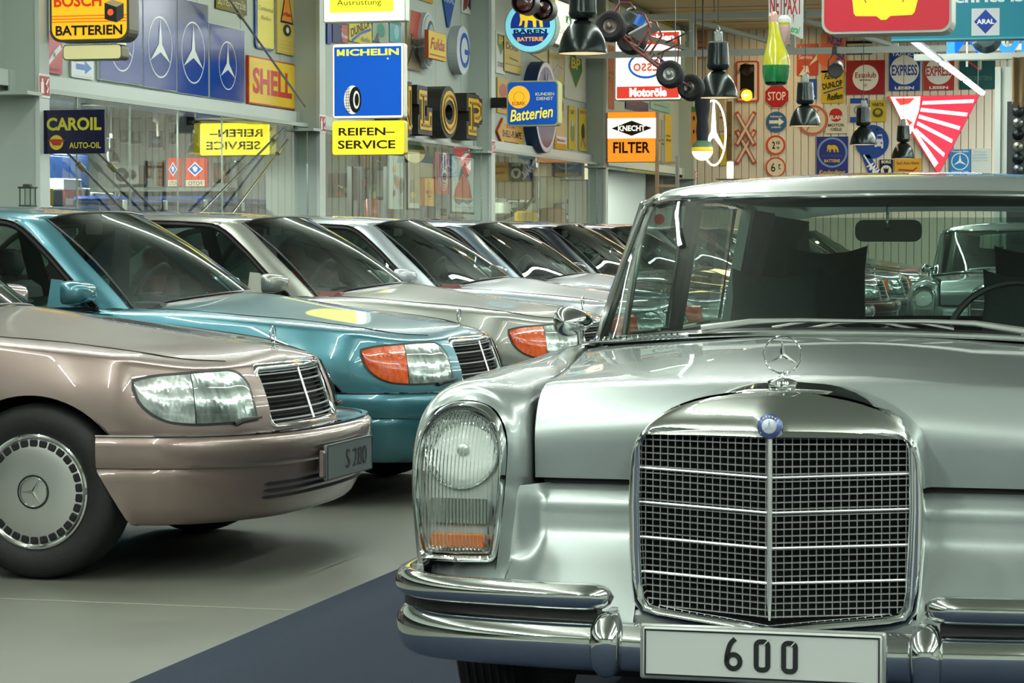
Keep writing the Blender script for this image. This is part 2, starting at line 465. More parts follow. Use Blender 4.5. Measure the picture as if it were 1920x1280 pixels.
# roof trusses in view at the far end
def truss(y, lab):
    t = thing('roof_truss', lab, 'truss', (0, y, 0), 0, 'roof trusses at the far end')
    z0, z1 = on_y(1400, 97, y)[1], on_y(1400, 35, y)[1]
    z0, z1 = 4.31, 4.90
    MB().box((XW, -0.05, z0 - 0.05), (13.5, 0.05, z0 + 0.05)).build('lower_chord', steellight, t, smooth=False)
    MB().box((XW, -0.05, z1 - 0.05), (13.5, 0.05, z1 + 0.05)).build('upper_chord', steellight, t, smooth=False)
    n = 14; dx = 23.0 / n
    for i in range(n):
        x = XW + 0.3 + i * dx
        MB().box((x - 0.035, -0.035, z0 + 0.05), (x + 0.035, 0.035, z1 - 0.05)).build('post', steellight, t, smooth=False)
        MB().tube([(x, 0, z1 - 0.05), (x + dx, 0, z0 + 0.05)], 0.04, 6).build('diagonal', steellight, t)
truss(40.0, 'white steel lattice truss spanning the hall under the board ceiling')
# tubes fixed under the roof: the fittings of the strip lights
TUBE = mat('#f4fff8', 0.3, 0, 7.0)
first = None
for tx, tw in TUBE_ROWS:
    for ty in (-9.0, 0.3, 9.6, 18.9, 27.4):
        if first is None:
            first = thing('strip_luminaire', 'x', 'lamp', (0, 0, 0), 0, 'fluorescent luminaires under the roof')
            MB().cbox((-0.06, 0, 0.025), (0.06, 8.4, 0.09), 0.01).build('housing', mat('#d8dcd8', 0.4), first, smooth=False)
            for s_ in (0.0, 2.12, 4.24, 6.36):
                MB().cbox((-0.02, s_ + .05, 0.005), (0.02, s_ + 2.0, 0.024), 0.006).build('tube', TUBE, first, smooth=False)
            t = first
        else: t = copy_tree(first)
        t.location = (tx, ty, LAMP_Z + 0.01)
        w_ = ['over the backs of the parked sedans', 'over the aisle between the sedans and the limousine', 'just right of the limousine', 'in the second row right of the limousine', 'in the outermost row on the right'][TUBE_ROWS.index((tx, tw))]
        t['label'] = 'white fluorescent strip luminaire under the roof, ' + w_; t['group'] = 'strip luminaires ' + w_
# ================================================================== THE SILVER LIMOUSINE (local x across, y from the bumper backwards, z up)
LIMO_PAINT = paint('#a6b0ac', 0.60, 0.32)
LX, LY = -0.86, 5.40
limo = thing('limousine', 'large classic silver limousine with wide chrome grille and 600 plate on the navy carpet', 'car', (LX, LY, 0.004))
def yz(path_pts): return path_pts

zc = spline_at([0.30, 0.5, 0.8, 1.2, 1.62, 1.75], [0.952, 0.972, 0.992, 1.012, 1.028, 1.03])
xs_ = spline_at([0.2, 0.55, 1.0, 1.62, 1.75], [0.602, 0.61, 0.67, 0.775, 0.79])
# ---- hood
def hood_pt(u, v):
    """u -1..1 across, v 0 (cowl) .. 1 (front edge of bonnet, bottom)"""
    a = abs(u)
    yf = 0.335 + 0.012 * (a > 2)
    rad = 0.10 + 0.03 * a
    L1, L2, L3 = 1.68 - (yf + rad), rad * pi / 2, 0.0
    ztop_f = zc(yf + rad) - 0.03 * a * a
    zb = 0.735
    L3 = max(ztop_f - rad - zb, 0.01)
    s = v * (L1 + L2 + L3)
    if s <= L1:
        y = 1.68 - s; x = u * xs_(y)
        edge = 0.018 + 0.030 * min(1, max(0, (y - 0.5) / 1.1))
        hump = 0.006 * math.exp(-(x / 0.34) ** 4)
        z = zc(y) - edge * a ** 2.2 * (1 + 0.0) + hump * min(1, (y - .4) * 3)
        return x, y, z
    y = yf + rad; x0 = u * xs_(y)
    z = zc(y) - 0.018 * a ** 2.2
    if s <= L1 + L2:
        t = (s - L1) / rad
        yy = y - rad * sin(t); zz = z - rad * (1 - cos(t))
        return u * xs_(yy), yy, zz
    t = (s - L1 - L2) / L3
    zz = (z - rad) + (zb - (z - rad)) * t
    yy = yf + 0.006 * t
    return u * xs_(yy), yy, zz
us = [sin(pi / 2 * k) for k in np.linspace(-1, 1, 49)]
us = [0.6 * u + 0.4 * k for u, k in zip(us, np.linspace(-1, 1, 49))]
P = [[hood_pt(u, v) for v in np.linspace(0, 1, 60)] for u in us]
# tuck the outer edges down so that the shut line shows dark
E0 = [(x - 0.004, y, z - 0.02) for x, y, z in P[0]]; E1 = [(x + 0.004, y, z - 0.02) for x, y, z in P[-1]]
P[0] = [(x + .006, y, z) for x, y, z in P[0]]; P[-1] = [(x - .006, y, z) for x, y, z in P[-1]]
e0 = [(x, y, z - 0.004) if y > .45 else (x-.002, y + 0.008, z) for x, y, z in P[0]]
P = [[(x, y + (0.02 if z < .92 else 0), z - (0.02 if z >= .92 else 0)) for x, y, z in P[0]]] + P + [[(x, y + (0.02 if z < .92 else 0), z - (0.02 if z >= .92 else 0)) for x, y, z in P[-1]]]
P = [row + [(row[-1][0], row[-1][1] + 0.03, row[-1][2] + 0.002)] for row in P]
m = MB().grid(P); hood = m.build('bonnet', LIMO_PAINT, limo, angle=60)

# ---- fender (wing) left and right: sections from the front backwards
FS = [
 (0.235, [(.632,.50),(.629,.60),(.627,.72),(.632,.83),(.655,.888),(.70,.924),(.755,.936),(.805,.922),(.845,.875),(.862,.80),(.863,.70),(.852,.58),(.842,.50),(.84,.47)]),
 (0.29, [(.618,.50),(.614,.60),(.612,.72),(.614,.83),(.636,.895),(.69,.938),(.755,.951),(.82,.936),(.865,.885),(.884,.80),(.887,.70),(.878,.58),(.87,.50),(.868,.44)]),
 (0.42, [(.610,.60),(.608,.68),(.607,.76),(.608,.86),(.628,.918),(.69,.950),(.76,.962),(.83,.945),(.882,.888),(.905,.80),(.912,.70),(.907,.58),(.90,.50),(.896,.42)]),
 (0.70, [(.625,.75),(.625,.80),(.625,.86),(.628,.91),(.65,.942),(.71,.962),(.775,.970),(.845,.952),(.90,.895),(.928,.80),(.94,.70),(.938,.58),(.932,.50),(.925,.40)]),
 (1.10, [(.685,.80),(.686,.86),(.688,.91),(.69,.945),(.71,.962),(.75,.974),(.80,.976),(.86,.956),(.91,.90),(.945,.80),(.96,.70),(.96,.58),(.955,.50),(.948,.38)]),
 (1.62, [(.775,.85),(.777,.90),(.779,.94),(.782,.965),(.795,.982),(.82,.988),(.85,.982),(.885,.962),(.92,.91),(.952,.80),(.97,.70),(.972,.58),(.968,.50),(.96,.34)]),
 (2.00, [(.78,.90),(.785,.93),(.79,.96),(.795,.98),(.81,.992),(.83,.992),(.86,.982),(.895,.955),(.928,.90),(.957,.80),(.972,.70),(.975,.58),(.97,.50),(.962,.32)]),
]
WY = 1.0
def arch_fix(rows, wy, R_=0.40, wz=0.34):
    out = []
    for row in rows:
        r2 = [list(p) for p in row]
        y = r2[-1][1]; d = abs(y - wy)
        if d < R_:
            zb = wz + sqrt(R_*R_ - d*d)
            k = len(r2) // 2
            ztop = r2[k][2]; zo = r2[-1][2]
            if zo < zb:
                for j in range(k, len(r2)):
                    f = (ztop - r2[j][2]) / max(1e-6, ztop - zo)
                    r2[j][2] = ztop - f * (ztop - zb)
        out.append(r2)
    return out
ctrl = [[(x, y + 0.10 * max(0, (z - .72) / .2) ** 2 * (1 if y < .3 else 0) * (0.3 if y > .26 else 0.75), z) for x, z in pts] for y, pts in FS]
hwf = spline_at([.44, .50, .58, .70, .80, .848, .88, .903, .918], [.082, .085, .094, .108, .1115, .103, .085, .06, .0])
S0 = []
for k, z in enumerate((.50, .60, .72, .83, .88, .905, .917, .905, .88, .80, .70, .58, .50, .47)):
    sg = -1 if k < 6 else (0 if k == 6 else 1); lx = sg * hwf(z) * 1.015
    S0.append((.747 + lx, .207 + .075*max(0, (z - .70)/.22)**2 + .30*max(0, lx)**1.5, z + .003))
ctrl = [S0] + ctrl
G = loft(ctrl, 100, 60)
G = arch_fix(G.tolist(), WY)
lr(MB().grid(G, flip=True), 'wing', LIMO_PAINT, limo, angle=60)
# ---- flanks behind the wings
SS = []
for y, top, wb in ((2.0, .985, .32), (2.9, .985, .31), (3.9, .98, .31), (4.5, .965, .34), (5.1, .94, .40), (5.4, .90, .45)):
    k = 1.0 if y < 4.6 else (0.985 if y < 5.2 else .93)
    SS.append([(.80*k, y, top), (.86*k, y, top-.01), (.905*k, y, top-.04), (.94*k, y, .88 if y < 5 else .84), (.965*k, y, .76), (.975*k, y, .62), (.97*k, y, .48), (.96*k, y, wb)])
G = loft(SS, 90, 24); G = arch_fix(G.tolist(), 4.2)
lr(MB().grid(G, flip=True), 'side_panel', LIMO_PAINT, limo, angle=60)
TK = [[(-.80, y, z - .03), (-.4, y, z), (0, y, z + .01), (.4, y, z), (.80, y, z - .03)] for y, z in ((4.55, .99), (4.9, .975), (5.2, .95), (5.42, .89), (5.48, .75), (5.46, .45))]
MB().grid(loft(TK, 30, 20)).build('boot_lid', LIMO_PAINT, limo, angle=60)
MB().box((-.80, 1.85, .955), (.80, 2.0, .97)).box((-.86, .6, .3), (-.60, .62, .7)).box((.60, .6, .3), (.86, .62, .7)).box((-.6, .45, .25), (.6, .60, .90)).box((-.94, 1.5, .22), (.94, 5.2, .34)).box((-.58,.36,.70),(.58,.46,.85)).build('underbody_shade', DARK, limo, smooth=False)  # floor pan plus near-black boxes standing in for shade behind panel gaps

# ---- front valance between grille and lamp pods (concave, flaring to the bumper)
def val_y(x, z):
    y = interp(z, [.40, .46, .50, .54, .58, .62, .66, .69, .705, .722], [.13, .16, .20, .255, .295, .312, .312, .315, .325, .37])
    # fillet into the lamp pod
    t = min(1, max(0, (x - .555) / .075)); t = t*t*(3-2*t)
    zz = interp(z, [.40, .5, .60, .70, .73], [.12, .17, .25, .27, .30])
    return y * (1-t) + zz * t
zs_v = np.linspace(.40, .722, 34)
fy = spline_at([.38, .43, .48, .52, .56, .60, .65, .69, .705, .722], [.115, .14, .18, .225, .27, .298, .306, .310, .322, .365])
def valp(u, z):
    zb = [.40, .722]
    x = interp(u, [0, 1], [.318, .634])
    t = min(1, max(0, (x - .560) / .075)); t = t*t*(3-2*t)
    y = fy(z) * (1-t) + interp(z, [.40, .44, .49, .525, .55, .60, .722], [.125, .135, .155, .205, .232, .236, .25]) * t
    # side that follows the grille shell
    w = min(1, max(0, (.345 - x) / .03)); y += .0 * w
    return x, y, z
G = [[valp(u, z) for z in zs_v] for u in np.linspace(0, 1, 40)]
lr(MB().grid(G, flip=True), 'front_panel', LIMO_PAINT, limo, angle=70)
# apron under the lamps, behind the bumper bar
AP = []
for x, yb, yt in ((.634, .125, .232), (.68, .135, .235), (.76, .16, .245), (.83, .21, .28), (.865, .30, .34), (.88, .45, .45)):
    AP.append([(x, yb, .40), (x, yb + .01, .44), (x, yb + .03, .49), (x * .995, (yb + yt)/2 + .02, .525), (x * .985, yt, .55), (x * .98, yt + .02, .58)])
lr(MB().grid(loft(AP, 40, 16), flip=True), 'apron', LIMO_PAINT, limo, angle=70)

# ---- grille shell
def arc_top(x): return spline_at([0, .12, .20, .26, .30, .322, .333], [.955, .948, .930, .902, .868, .828, .78])(abs(x))
out_l = [(x, arc_top(x)) for x in (0, .04, .08, .12, .16, .19, .22, .245, .268, .285, .30, .312, .322, .329)] + [(.333, .78), (.335, .70), (.333, .60), (.328, .52), (.322, .475), (.305, .447), (.27, .437), (.20, .429), (.10, .418), (0, .405)]
in_l = [(x, .858 - .0 * x) for x in (0, .04, .08, .12, .16, .19, .22, .24, .258, .27, .280, .288)] + [(.295, .852), (.300, .835), (.301, .78), (.302, .70), (.299, .60), (.295, .52), (.291, .488), (.280, .472), (.25, .467), (.19, .461), (.10, .453), (0, .443)]
def prow(x, z=0.7): return .090 + .055 * (abs(x) / .33) ** 1.0
full_o = out_l + [(-x, z) for x, z in out_l[-2:0:-1]]
full_i = in_l + [(-x, z) for x, z in in_l[-2:0:-1]]
rows = []
for (ox, oz), (ix, iz) in zip(full_o, full_i):
    f = lambda t: (ix + (ox-ix)*t, iz + (oz-iz)*t)
    row = []
    wide = min(1, max(0, (oz - iz) / .09)) if oz > .8 else 0
    for t, dy, ds in ((-.02, .045, 0), (-.02, .004, 0), (.03, -.004, 0), (.12, .0, 0), (.16, .012, 0), (.45, .006 + .012*wide, 0), (.75, .006 + .034*wide, 0), (.93, .012 + .056*wide, 0), (1.0, .03 + .068*wide, 0)):
        x, z = f(t); row.append((x, prow(x) + dy, z))
    nx, nz = ox / .335, (oz - .70) / .26; l = max(1e-6, sqrt(nx*nx+nz*nz))
    for yy, gr in ((.20, .002), (.30, .004), (.40, .010), (.50, .012)):
        row.append((ox + .0, yy + 0.0, oz + gr * (1 if oz > .85 else 0)))
    row.append((ox * .97, .52, oz - .02))
    rows.append(row)
m = MB().grid(rows, closed_u=True)
shell = m.build('grille_shell', CHROME, limo, angle=50)
BARM = mat('#eef0ee', 0.38, 1.0)
THIN = mat('#9da19e', 0.42, 1.0)
# mesh of the grille
gy = lambda x: prow(x) + .022
m = MB()
nv = 17
for s in (-1, 1):
    for k in range(nv):
        x = s * (.300 * (k + .65) / nv)
        zb = .455 + abs(x) * .05; zt = .855
        m.box((x - .0011, gy(x) + .001, zb), (x + .0011, gy(x) + .012, zt))
    z = .475
    for r_ in range(26):
        zz = .470 + r_ * .0150
        vz = zz - .012 * min(1, (.86 - zz) / .1)
        m.add([(0, gy(0), vz - .0014), (s*.302, gy(.302), zz - .0014), (s*.302, gy(.302), zz + .0014), (0, gy(0), vz + .0014),
               (0, gy(0) + .012, vz - .0014), (s*.302, gy(.302)+.012, zz - .0014), (s*.302, gy(.302)+.012, zz + .0014), (0, gy(0)+.012, vz + .0014)],
              [(0,1,2,3), (3,2,6,7), (0,4,5,1)])
m.build('grille_mesh', THIN, limo, smooth=False, kind='stuff', merge=False)
m = MB().add([(0, gy(0)+.03, .43), (.297, gy(.297)+.03, .44), (.297, gy(.297)+.03, .858), (0, gy(0)+.03, .858), (-.297, gy(.297)+.03, .44), (-.297, gy(.297)+.03, .858)], [(0,1,2,3), (4,0,3,5)])
m.build('radiator', DARK, limo, smooth=False)
for i, zz in enumerate((.545, .623, .702, .780)):
    for s in (-1, 1):
        MB().tube([(0, gy(0) - .006, zz - .011), (s*.303, gy(.303) - .006, zz + .001)], .0036, 8).build('crossbar', BARM, limo)
MB().sweep([(0, gy(0) - .030, .445), (0, gy(0) - .03, .446)], [(0, 0)]) if False else None
MB().tube([(0, gy(0) - .010, .452), (0, gy(0) - .014, .50), (0, gy(0) - .014, .862)], [.0025, .0065, .0065], 10).build('centre_bar', BARM, limo)
# round badge on the shell
b = MB().lathe([(0, .012), (.018, .011), (.0275, .007), (.0285, 0)], 32, Matrix.Translation((0, .098, .884)) @ Matrix.Rotation(radians_ := R(-8), 4, 'X')).build('badge', mat('#4c5a86', 0.25, .5), limo)
b2 = MB().lathe([(0, .0135), (.0165, .0128), (.0175, .011)], 32, Matrix.Translation((0, .098, .884)) @ Matrix.Rotation(R(-8), 4, 'X')).build('badge_disc', mat('#aab4bd', .25, .8), b)
MB().prism([(x, z + .884) for x, z in star_poly(.0155, .16)], .0825, .085).build('badge_star', mat('#e8ecef', .2, .7), b, smooth=False)
m = MB()
for k in range(20):
    a = 2*pi*k/20
    if 1 < k % 10 < 8:
        c = Vector((.0225*cos(a), 0, .884 + .0225*sin(a)))
        m.cbox((c.x-.0018, .0875, c.z-.0022), (c.x+.0018, .0895, c.z+.0022), .0005)
m.build('badge_lettering', mat('#dfe4ea', .3, .3), b, smooth=False)

# ---- bonnet star
st = MB().lathe([(0, .0), (.03, -.002), (.0335, .004), (.034, .010), (.031, .014), (.031, .020), (.034, .025), (.033, .030), (.022, .034), (.008, .038), (.0045, .045), (.0045, .052), (0, .053)], 28,
      Matrix.Translation((0, .275, .945)) @ Matrix.Rotation(R(90), 4, 'X') @ Matrix.Scale(-1, 4, (0, 1, 0)) @ Matrix.Scale(-1, 4, (0, 1, 0)))
v = np.array(st.v); 
ornament = st.build('bonnet_ornament', CHROME, limo)
zmax = max(p[2] for p in v)
if zmax < .96: ornament.data.transform(Matrix.Translation((0, .275, .945)) @ Matrix.Scale(-1, 4, (0, 0, 1)) @ Matrix.Translation((0, -.275, -.945)))
cz_ = 1.035
MB().tube([(.0425*cos(a), .275, cz_ + .0425*sin(a)) for a in np.linspace(0, 2*pi, 49)[:-1]], .0022, 8, closed=True).build('star_ring', CHROME, ornament)
def solid_star(r, cx, cy, cz, th, w=.13):
    pts = star_poly(r, w); n = len(pts)
    m = MB(); vs = [(cx+x, cy, cz+z) for x, z in pts] + [(cx, cy-th, cz), (cx, cy+th, cz)]
    fs = [((i+1) % n, i, n) for i in range(n)] + [(i, (i+1) % n, n+1) for i in range(n)]
    return m.add(vs, fs)
solid_star(.042, 0, .275, cz_, .005).build('star', CHROME, ornament, smooth=False)

# ---- head lamps
def lamp_outline(n=56):
    half = [(0, .918), (.03, .915), (.06, .903), (.085, .880), (.103, .848), (.1105, .81), (.1115, .76), (.108, .70), (.102, .64), (.095, .585), (.089, .555), (.080, .548), (.04, .5465), (0, .546)]
    H = spline(half, n // 2 + 1)
    L = [tuple(p) for p in H] + [(-p[0], p[1]) for p in H[-2:0:-1]]
    return L
LO = lamp_outline(); LCX, LCZ = .747, .735
def lampset(s):
    def pos(x, z, sc, dy):
        lx = x * sc; lz = LCZ + (z - LCZ) * sc
        y = .175 + .075 * max(0, (lz - .70) / .22) ** 2 + .30 * max(0, lx) ** 1.5 + dy
        return (s * (LCX + lx), y, lz)
    rows = [[pos(x, z, sc, dy) for sc, dy in ((1.03, .06), (1.0, .05), (1.0, .022), (.985, .006), (.955, 0), (.925, .004), (.90, .012), (.885, .022), (.87, .020), (.86, .03), (.86, .08))] for x, z in LO]
    bez = MB().grid(rows, closed_u=True, flip=(s > 0)).build('lamp_surround', CHROME, limo, angle=60)
    rows = [[pos(x, z, sc, dy) for sc, dy in ((.862, .012), (.84, .002), (.78, -.006), (.6, -.012), (.35, -.015), (.12, -.016), (0.001, -.016))] for x, z in LO]
    MB().grid(rows, closed_u=True, flip=(s > 0)).build('lens', RIBBED, bez, angle=80)
    # back plate
    rows = [[pos(x, z, sc, dy) for sc, dy in ((.862, .05), (.5, .05), (0.001, .05))] for x, z in LO]
    MB().grid(rows, closed_u=True, flip=(s > 0)).build('back_plate', mat('#d2d8d2', .3, .1), bez)
    T = Matrix.Translation((s * LCX, .235, .805)) @ Matrix.Rotation(R(-6), 4, 'X')
    MB().lathe([(.092, .012), (.088, .012), (.086, .006), (.070, -.018), (.045, -.035), (.018, -.043), (0, -.044)], 36, T).build('reflector', REFL, bez, angle=80)
    MB().lathe([(0, .0), (.014, -.002), (.016, -.012), (.012, -.03)], 20, T).build('bulb_cap', mat('#cfd4d2', .2, .9), bez)
    MB().prism(rrect(.145, .058, .008, 3, s * LCX, .665), .205, .215).build('fog_reflector', REFL, bez)
    o = MB().cbox((s * LCX - .066, .190, .578), (s * LCX + .066, .212, .614), .004).build('turn_indicator', AMBER, bez)
    o['label'] = 'amber ribbed indicator strip'
    MB().lathe([(0, .004), (.005, .003), (.006, 0)], 10, Matrix.Translation((s * LCX, .172, .5535))).build('screw', STEEL, bez)
AMBER = bpy.data.materials.new('amber_lens'); AMBER.use_nodes = True
nt = AMBER.node_tree; bb = nt.nodes['Principled BSDF']; bb.inputs['Base Color'].default_value = (*lin('#e8741c'), 1)
bb.inputs['Roughness'].default_value = .12; bb.inputs['Coat Weight'].default_value = 1
w = nt.nodes.new('ShaderNodeTexWave'); w.inputs['Scale'].default_value = 40; tcn = nt.nodes.new('ShaderNodeTexCoord')
bp = nt.nodes.new('ShaderNodeBump'); bp.inputs['Strength'].default_value = .35; bp.inputs['Distance'].default_value = .003
nt.links.new(tcn.outputs['Object'], w.inputs[0]); nt.links.new(w.outputs['Fac'], bp.inputs['Height']); nt.links.new(bp.outputs[0], bb.inputs['Normal'])
lampset(-1); lampset(1)

# ---- bumper
def plan_path(pts, n=50): return [tuple(p) for p in spline(pts, n)]
def ell(a, b, n=16, flat=0.0): return [(a*cos(2*pi*k/n), b*sin(2*pi*k/n)) for k in range(n)]
for s in (-1, 1):
    pts = [(.345, .065, .507), (.40, .045, .508), (.55, .050, .509), (.70, .070, .510), (.79, .105, .510), (.85, .17, .510), (.885, .27, .508), (.90, .42, .506), (.91, .60, .504), (.912, .66, .504)]
    path = plan_path([(s*x, y, z - .010) for x, y, z in pts], 60)
    sc = [min(1, sqrt(max(.0, 1 - (1 - i / 5.0) ** 2))) if i < 5 else (max(.15, 1 - ((i - 54) / 6) ** 2) if i > 54 else 1) for i in range(60)]
    sc = [max(x, .05) for x in sc]
    prof = [(.034*math.copysign(abs(cos(a))**.8, cos(a)), .031*math.copysign(abs(sin(a))**.9, sin(a))) for a in np.linspace(0, 2*pi, 21)[:-1]]
    m = MB().sweep(path, prof, sc); m.build('bumper_bar', CHROME, limo, angle=70)
# main blade
half = [(0, .030, .392), (.20, .032, .392), (.40, .040, .394), (.58, .052, .396), (.72, .078, .397), (.81, .125, .397), (.865, .20, .397), (.892, .32, .397), (.905, .50, .397), (.91, .72, .397)]
hp = plan_path(half, 60); path = [(-x, y, z) for x, y, z in hp[::-1]] + hp[1:]
prof = [(.030, -.062), (-.004, -.060), (-.016, -.050), (-.024, -.034), (-.030, -.010), (-.030, .012), (-.024, .030), (-.008, .046), (.014, .052), (.034, .052), (.05, .046), (.05, -.055)]
prof = [(-a, b) for a, b in prof]
sc = []
for x, y, z in path: 
    k = 1.0 if abs(x) > .36 else .93
    sc.append((k, k))
MB().sweep(path, prof, sc).build('bumper', CHROME, limo, angle=45)
for s in (-1, 1):
    rows = []
    for zz, w_, dd in ((.325, .012, .02), (.330, .024, .006), (.345, .033, -.012), (.37, .037, -.028), (.40, .038, -.035), (.43, .036, -.030), (.45, .030, -.012), (.462, .022, .012), (.468, .014, .05), (.468, .010, .09)):
        rows.append([(s*.352 + w_*math.copysign(abs(cos(a))**.75, cos(a)), .035 + dd*0.5 + (.055 if sin(a) > 0 else (.030 + dd*.0)) * 0 + (-.04 if sin(a) < 0 else .05) * abs(sin(a))**.8 * (1 if zz < .44 else .7), zz) for a in np.linspace(0, 2*pi, 25)[:-1]])
    R_ = np.array(rows).transpose(1, 0, 2)
    m = MB().grid(R_, closed_u=True); m.fan([tuple(p) for p in rows[0]], True); m.fan([tuple(p) for p in rows[-1]])
    m.build('bumper_guard', CHROME, limo, angle=60)
# filler between blade and bar
for s in (-1, 1):
    path = [(s*x, y + .03, .462) for x, y, z in hp if x > .36]
    MB().sweep(path, [(-.02, -.03), (.02, -.03), (.02, .03), (-.02, .03)]).build('bumper_mount', BLACK, limo, smooth=False)
MB().cbox((-.345, .155, .40), (.345, .20, .455), .01).build('centre_apron', LIMO_PAINT, limo, smooth=False)
# ---- plate
pl = MB().cbox((-.262, -.018, .342), (.262, .0, .452), .004).build('number_plate', mat('#b9bfb9', .35), limo)
m = MB()
for a, b in (((-.258, -.0205, .346), (.258, -.018, .3492)), ((-.258, -.0205, .4448), (.258, -.018, .448)), ((-.258, -.0205, .3492), (-.2548, -.018, .4448)), ((.2548, -.0205, .3492), (.258, -.018, .4448))): m.box(a, b)
m.build('plate_border', mat('#101212', .4), pl, smooth=False)
# digits drawn as strokes, 6 0 0
def stroke(m, pts, w, y0, y1, closed=False):
    n = len(pts); L = []; Rr = []
    for i in range(n):
        a = Vector((*pts[i-1], 0)) if (i > 0 or closed) else Vector((*pts[i], 0)); b = Vector((*pts[(i+1) % n], 0)) if (i < n-1 or closed) else Vector((*pts[i], 0))
        t = (b-a).normalized(); o = Vector((-t.y, t.x, 0)) * w/2
        L.append((pts[i][0]+o.x, pts[i][1]+o.y)); Rr.append((pts[i][0]-o.x, pts[i][1]-o.y))
    P = [[(L[i][0], y0, L[i][1]), (Rr[i][0], y0, Rr[i][1]), (Rr[i][0], y1, Rr[i][1]), (L[i][0], y1, L[i][1]), (L[i][0], y0, L[i][1])] for i in range(n)]
    m.grid(P, closed_u=closed)
    if not closed: m.fan(P[0][:4]); m.fan(P[-1][:4], True)
INK = mat('#15191a', .4)
def dig0(m, cx, cz, y0, w=.036, h=.072, t=.0105): stroke(m, rrect(w - t, h - t, .009, 4, cx, cz), t, y0, y0+.0025, True)
def dig6(m, cx, cz, y0, w=.040, h=.074, t=.0105):
    r = (w - t)/2
    loop = [(cx + r*cos(a), cz - h/2 + t/2 + r*1.05 + r*1.05*sin(a)) for a in np.linspace(0, 2*pi, 25)[:-1]]
    stroke(m, loop, t, y0, y0+.0025, True)
    stroke(m, [tuple(p) for p in spline([(cx - r, cz - h/2 + t/2 + r), (cx - r*.9, cz), (cx - r*.45, cz + h*.3), (cx + r*.25, cz + h/2 - t*.3)], 12)], t, y0, y0+.0025)
m = MB(); dig6(m, -.060, .400, -.021); dig0(m, .003, .399, -.021); dig0(m, .063, .398, -.021)
m.build('lettering', INK, pl, smooth=False)
# slanted notch of the zeros in plate colour
for cx in (.003, .063): MB().prism([(cx + .002, .4225), (cx + .0045, .4215), (cx + .019, .4375), (cx + .0165, .4385)], -.0216, -.0209).build('zero_slash', mat('#b9bfb9', .35), pl, smooth=False)
pf = MB().cbox((-.27, -.012, .336), (.27, .004, .458), .004).build('plate_holder', mat('#9ca29c', .3, .5), limo)
pl.location.z = pf.location.z = -.006

# ---- cowl, windscreen, roof, pillars
WB = [(-.80, 1.88, .990), (-.70, 1.78, 1.000), (-.50, 1.70, 1.018), (-.25, 1.655, 1.030), (0, 1.64, 1.034), (.25, 1.655, 1.030), (.50, 1.70, 1.018), (.70, 1.78, 1.000), (.80, 1.88, .990)]
WT = [(-.765, 2.42, 1.404), (-.69, 2.37, 1.424), (-.50, 2.33, 1.431), (-.25, 2.31, 1.436), (0, 2.305, 1.438), (.25, 2.31, 1.436), (.50, 2.33, 1.431), (.69, 2.37, 1.424), (.765, 2.42, 1.404)]
WBs = spline(WB, 33); WTs = spline(WT, 33)
rows = [[tuple(a*(1-t)+b*t + np.array((0, -.012*sin(pi*t), .006*sin(pi*t)))) for t in np.linspace(0, 1, 9)] for a, b in zip(WBs, WTs)]
ws = MB().grid(rows).build('windscreen', CARGLASS, limo, angle=180)
loop = [tuple(p) for p in WBs] + [tuple(p) for p in rows[-1][1:-1]] + [tuple(p) for p in WTs[::-1]] + [tuple(p) for p in rows[0][-2:0:-1]]
MB().tube(loop, .011, 8, closed=True).build('screen_frame', CHROME, ws)
# rubber inside the frame
loop2 = [tuple(Vector(p) * 1.0 + Vector((-.014 if p[0] > 0 else .014, .004, 0)) if abs(p[0]) > .7 else Vector(p)) for p in loop]
MB().tube([(x*.975, y + .008, (z - 1.21)*.955 + 1.21) for x, y, z in loop], .010, 6, closed=True).build('screen_seal', TRIM, ws)
# scuttle strip and louvres
rows = [[(x*1.02, y - .11, z - .002 + .0), (x*1.01, y - .05, z + .0), (x, y, z + .002)] for x, y, z in WBs]
MB().grid(rows, flip=True).build('scuttle', LIMO_PAINT, limo, angle=60)
rows = [(x*1.01, y - .045, z + .004) for x, y, z in WBs]
MB().tube(rows, .007, 6).build('scuttle_strip', CHROME, limo)
for s in (-1, 1):
    lv = MB().prism([(s*.50, 1.022), (s*.80, .995), (s*.80, .999), (s*.50, 1.026)], 1.70, 1.78)
    for k in range(16):
        x = s*(.50 + .29*(k + .5)/16); y0 = interp(abs(x), [.5, .7, .8], [1.64, 1.71, 1.79])
        z = interp(abs(x), [.5, .7, .8], [1.022, 1.006, .998])
        lv.tube([(x - s*.006, y0 - .03, z + .002), (x + s*.006, y0 + .03, z + .008)], .0035, 5)
    lv.build('louvre', CHROME, limo)
# roof
RF = []
RF.append([(x, y, z + .006) for x, y, z in WT])
for y, w_, zr, zc_ in ((2.48, .762, 1.436, 1.484), (2.62, .765, 1.448, 1.503), (2.95, .768, 1.456, 1.519), (3.5, .768, 1.458, 1.523), (4.0, .755, 1.45, 1.515), (4.4, .70, 1.41, 1.465), (4.62, .66, 1.36, 1.41)):
    RF.append([(-w_, y + (.05 if y < 2.5 else 0), zr - .012), (-w_*.93, y, zr + .014), (-w_*.68, y, zr + (zc_ - zr)*.72), (-w_*.33, y, zr + (zc_-zr)*.95), (0, y, zc_), (w_*.33, y, zr + (zc_-zr)*.95), (w_*.68, y, zr + (zc_ - zr)*.72), (w_*.93, y, zr + .014), (w_, y + (.05 if y < 2.5 else 0), zr - .012)])
G = loft(RF, 50, 41)
roof = MB().grid(G).build('roof', LIMO_PAINT, limo, angle=60)
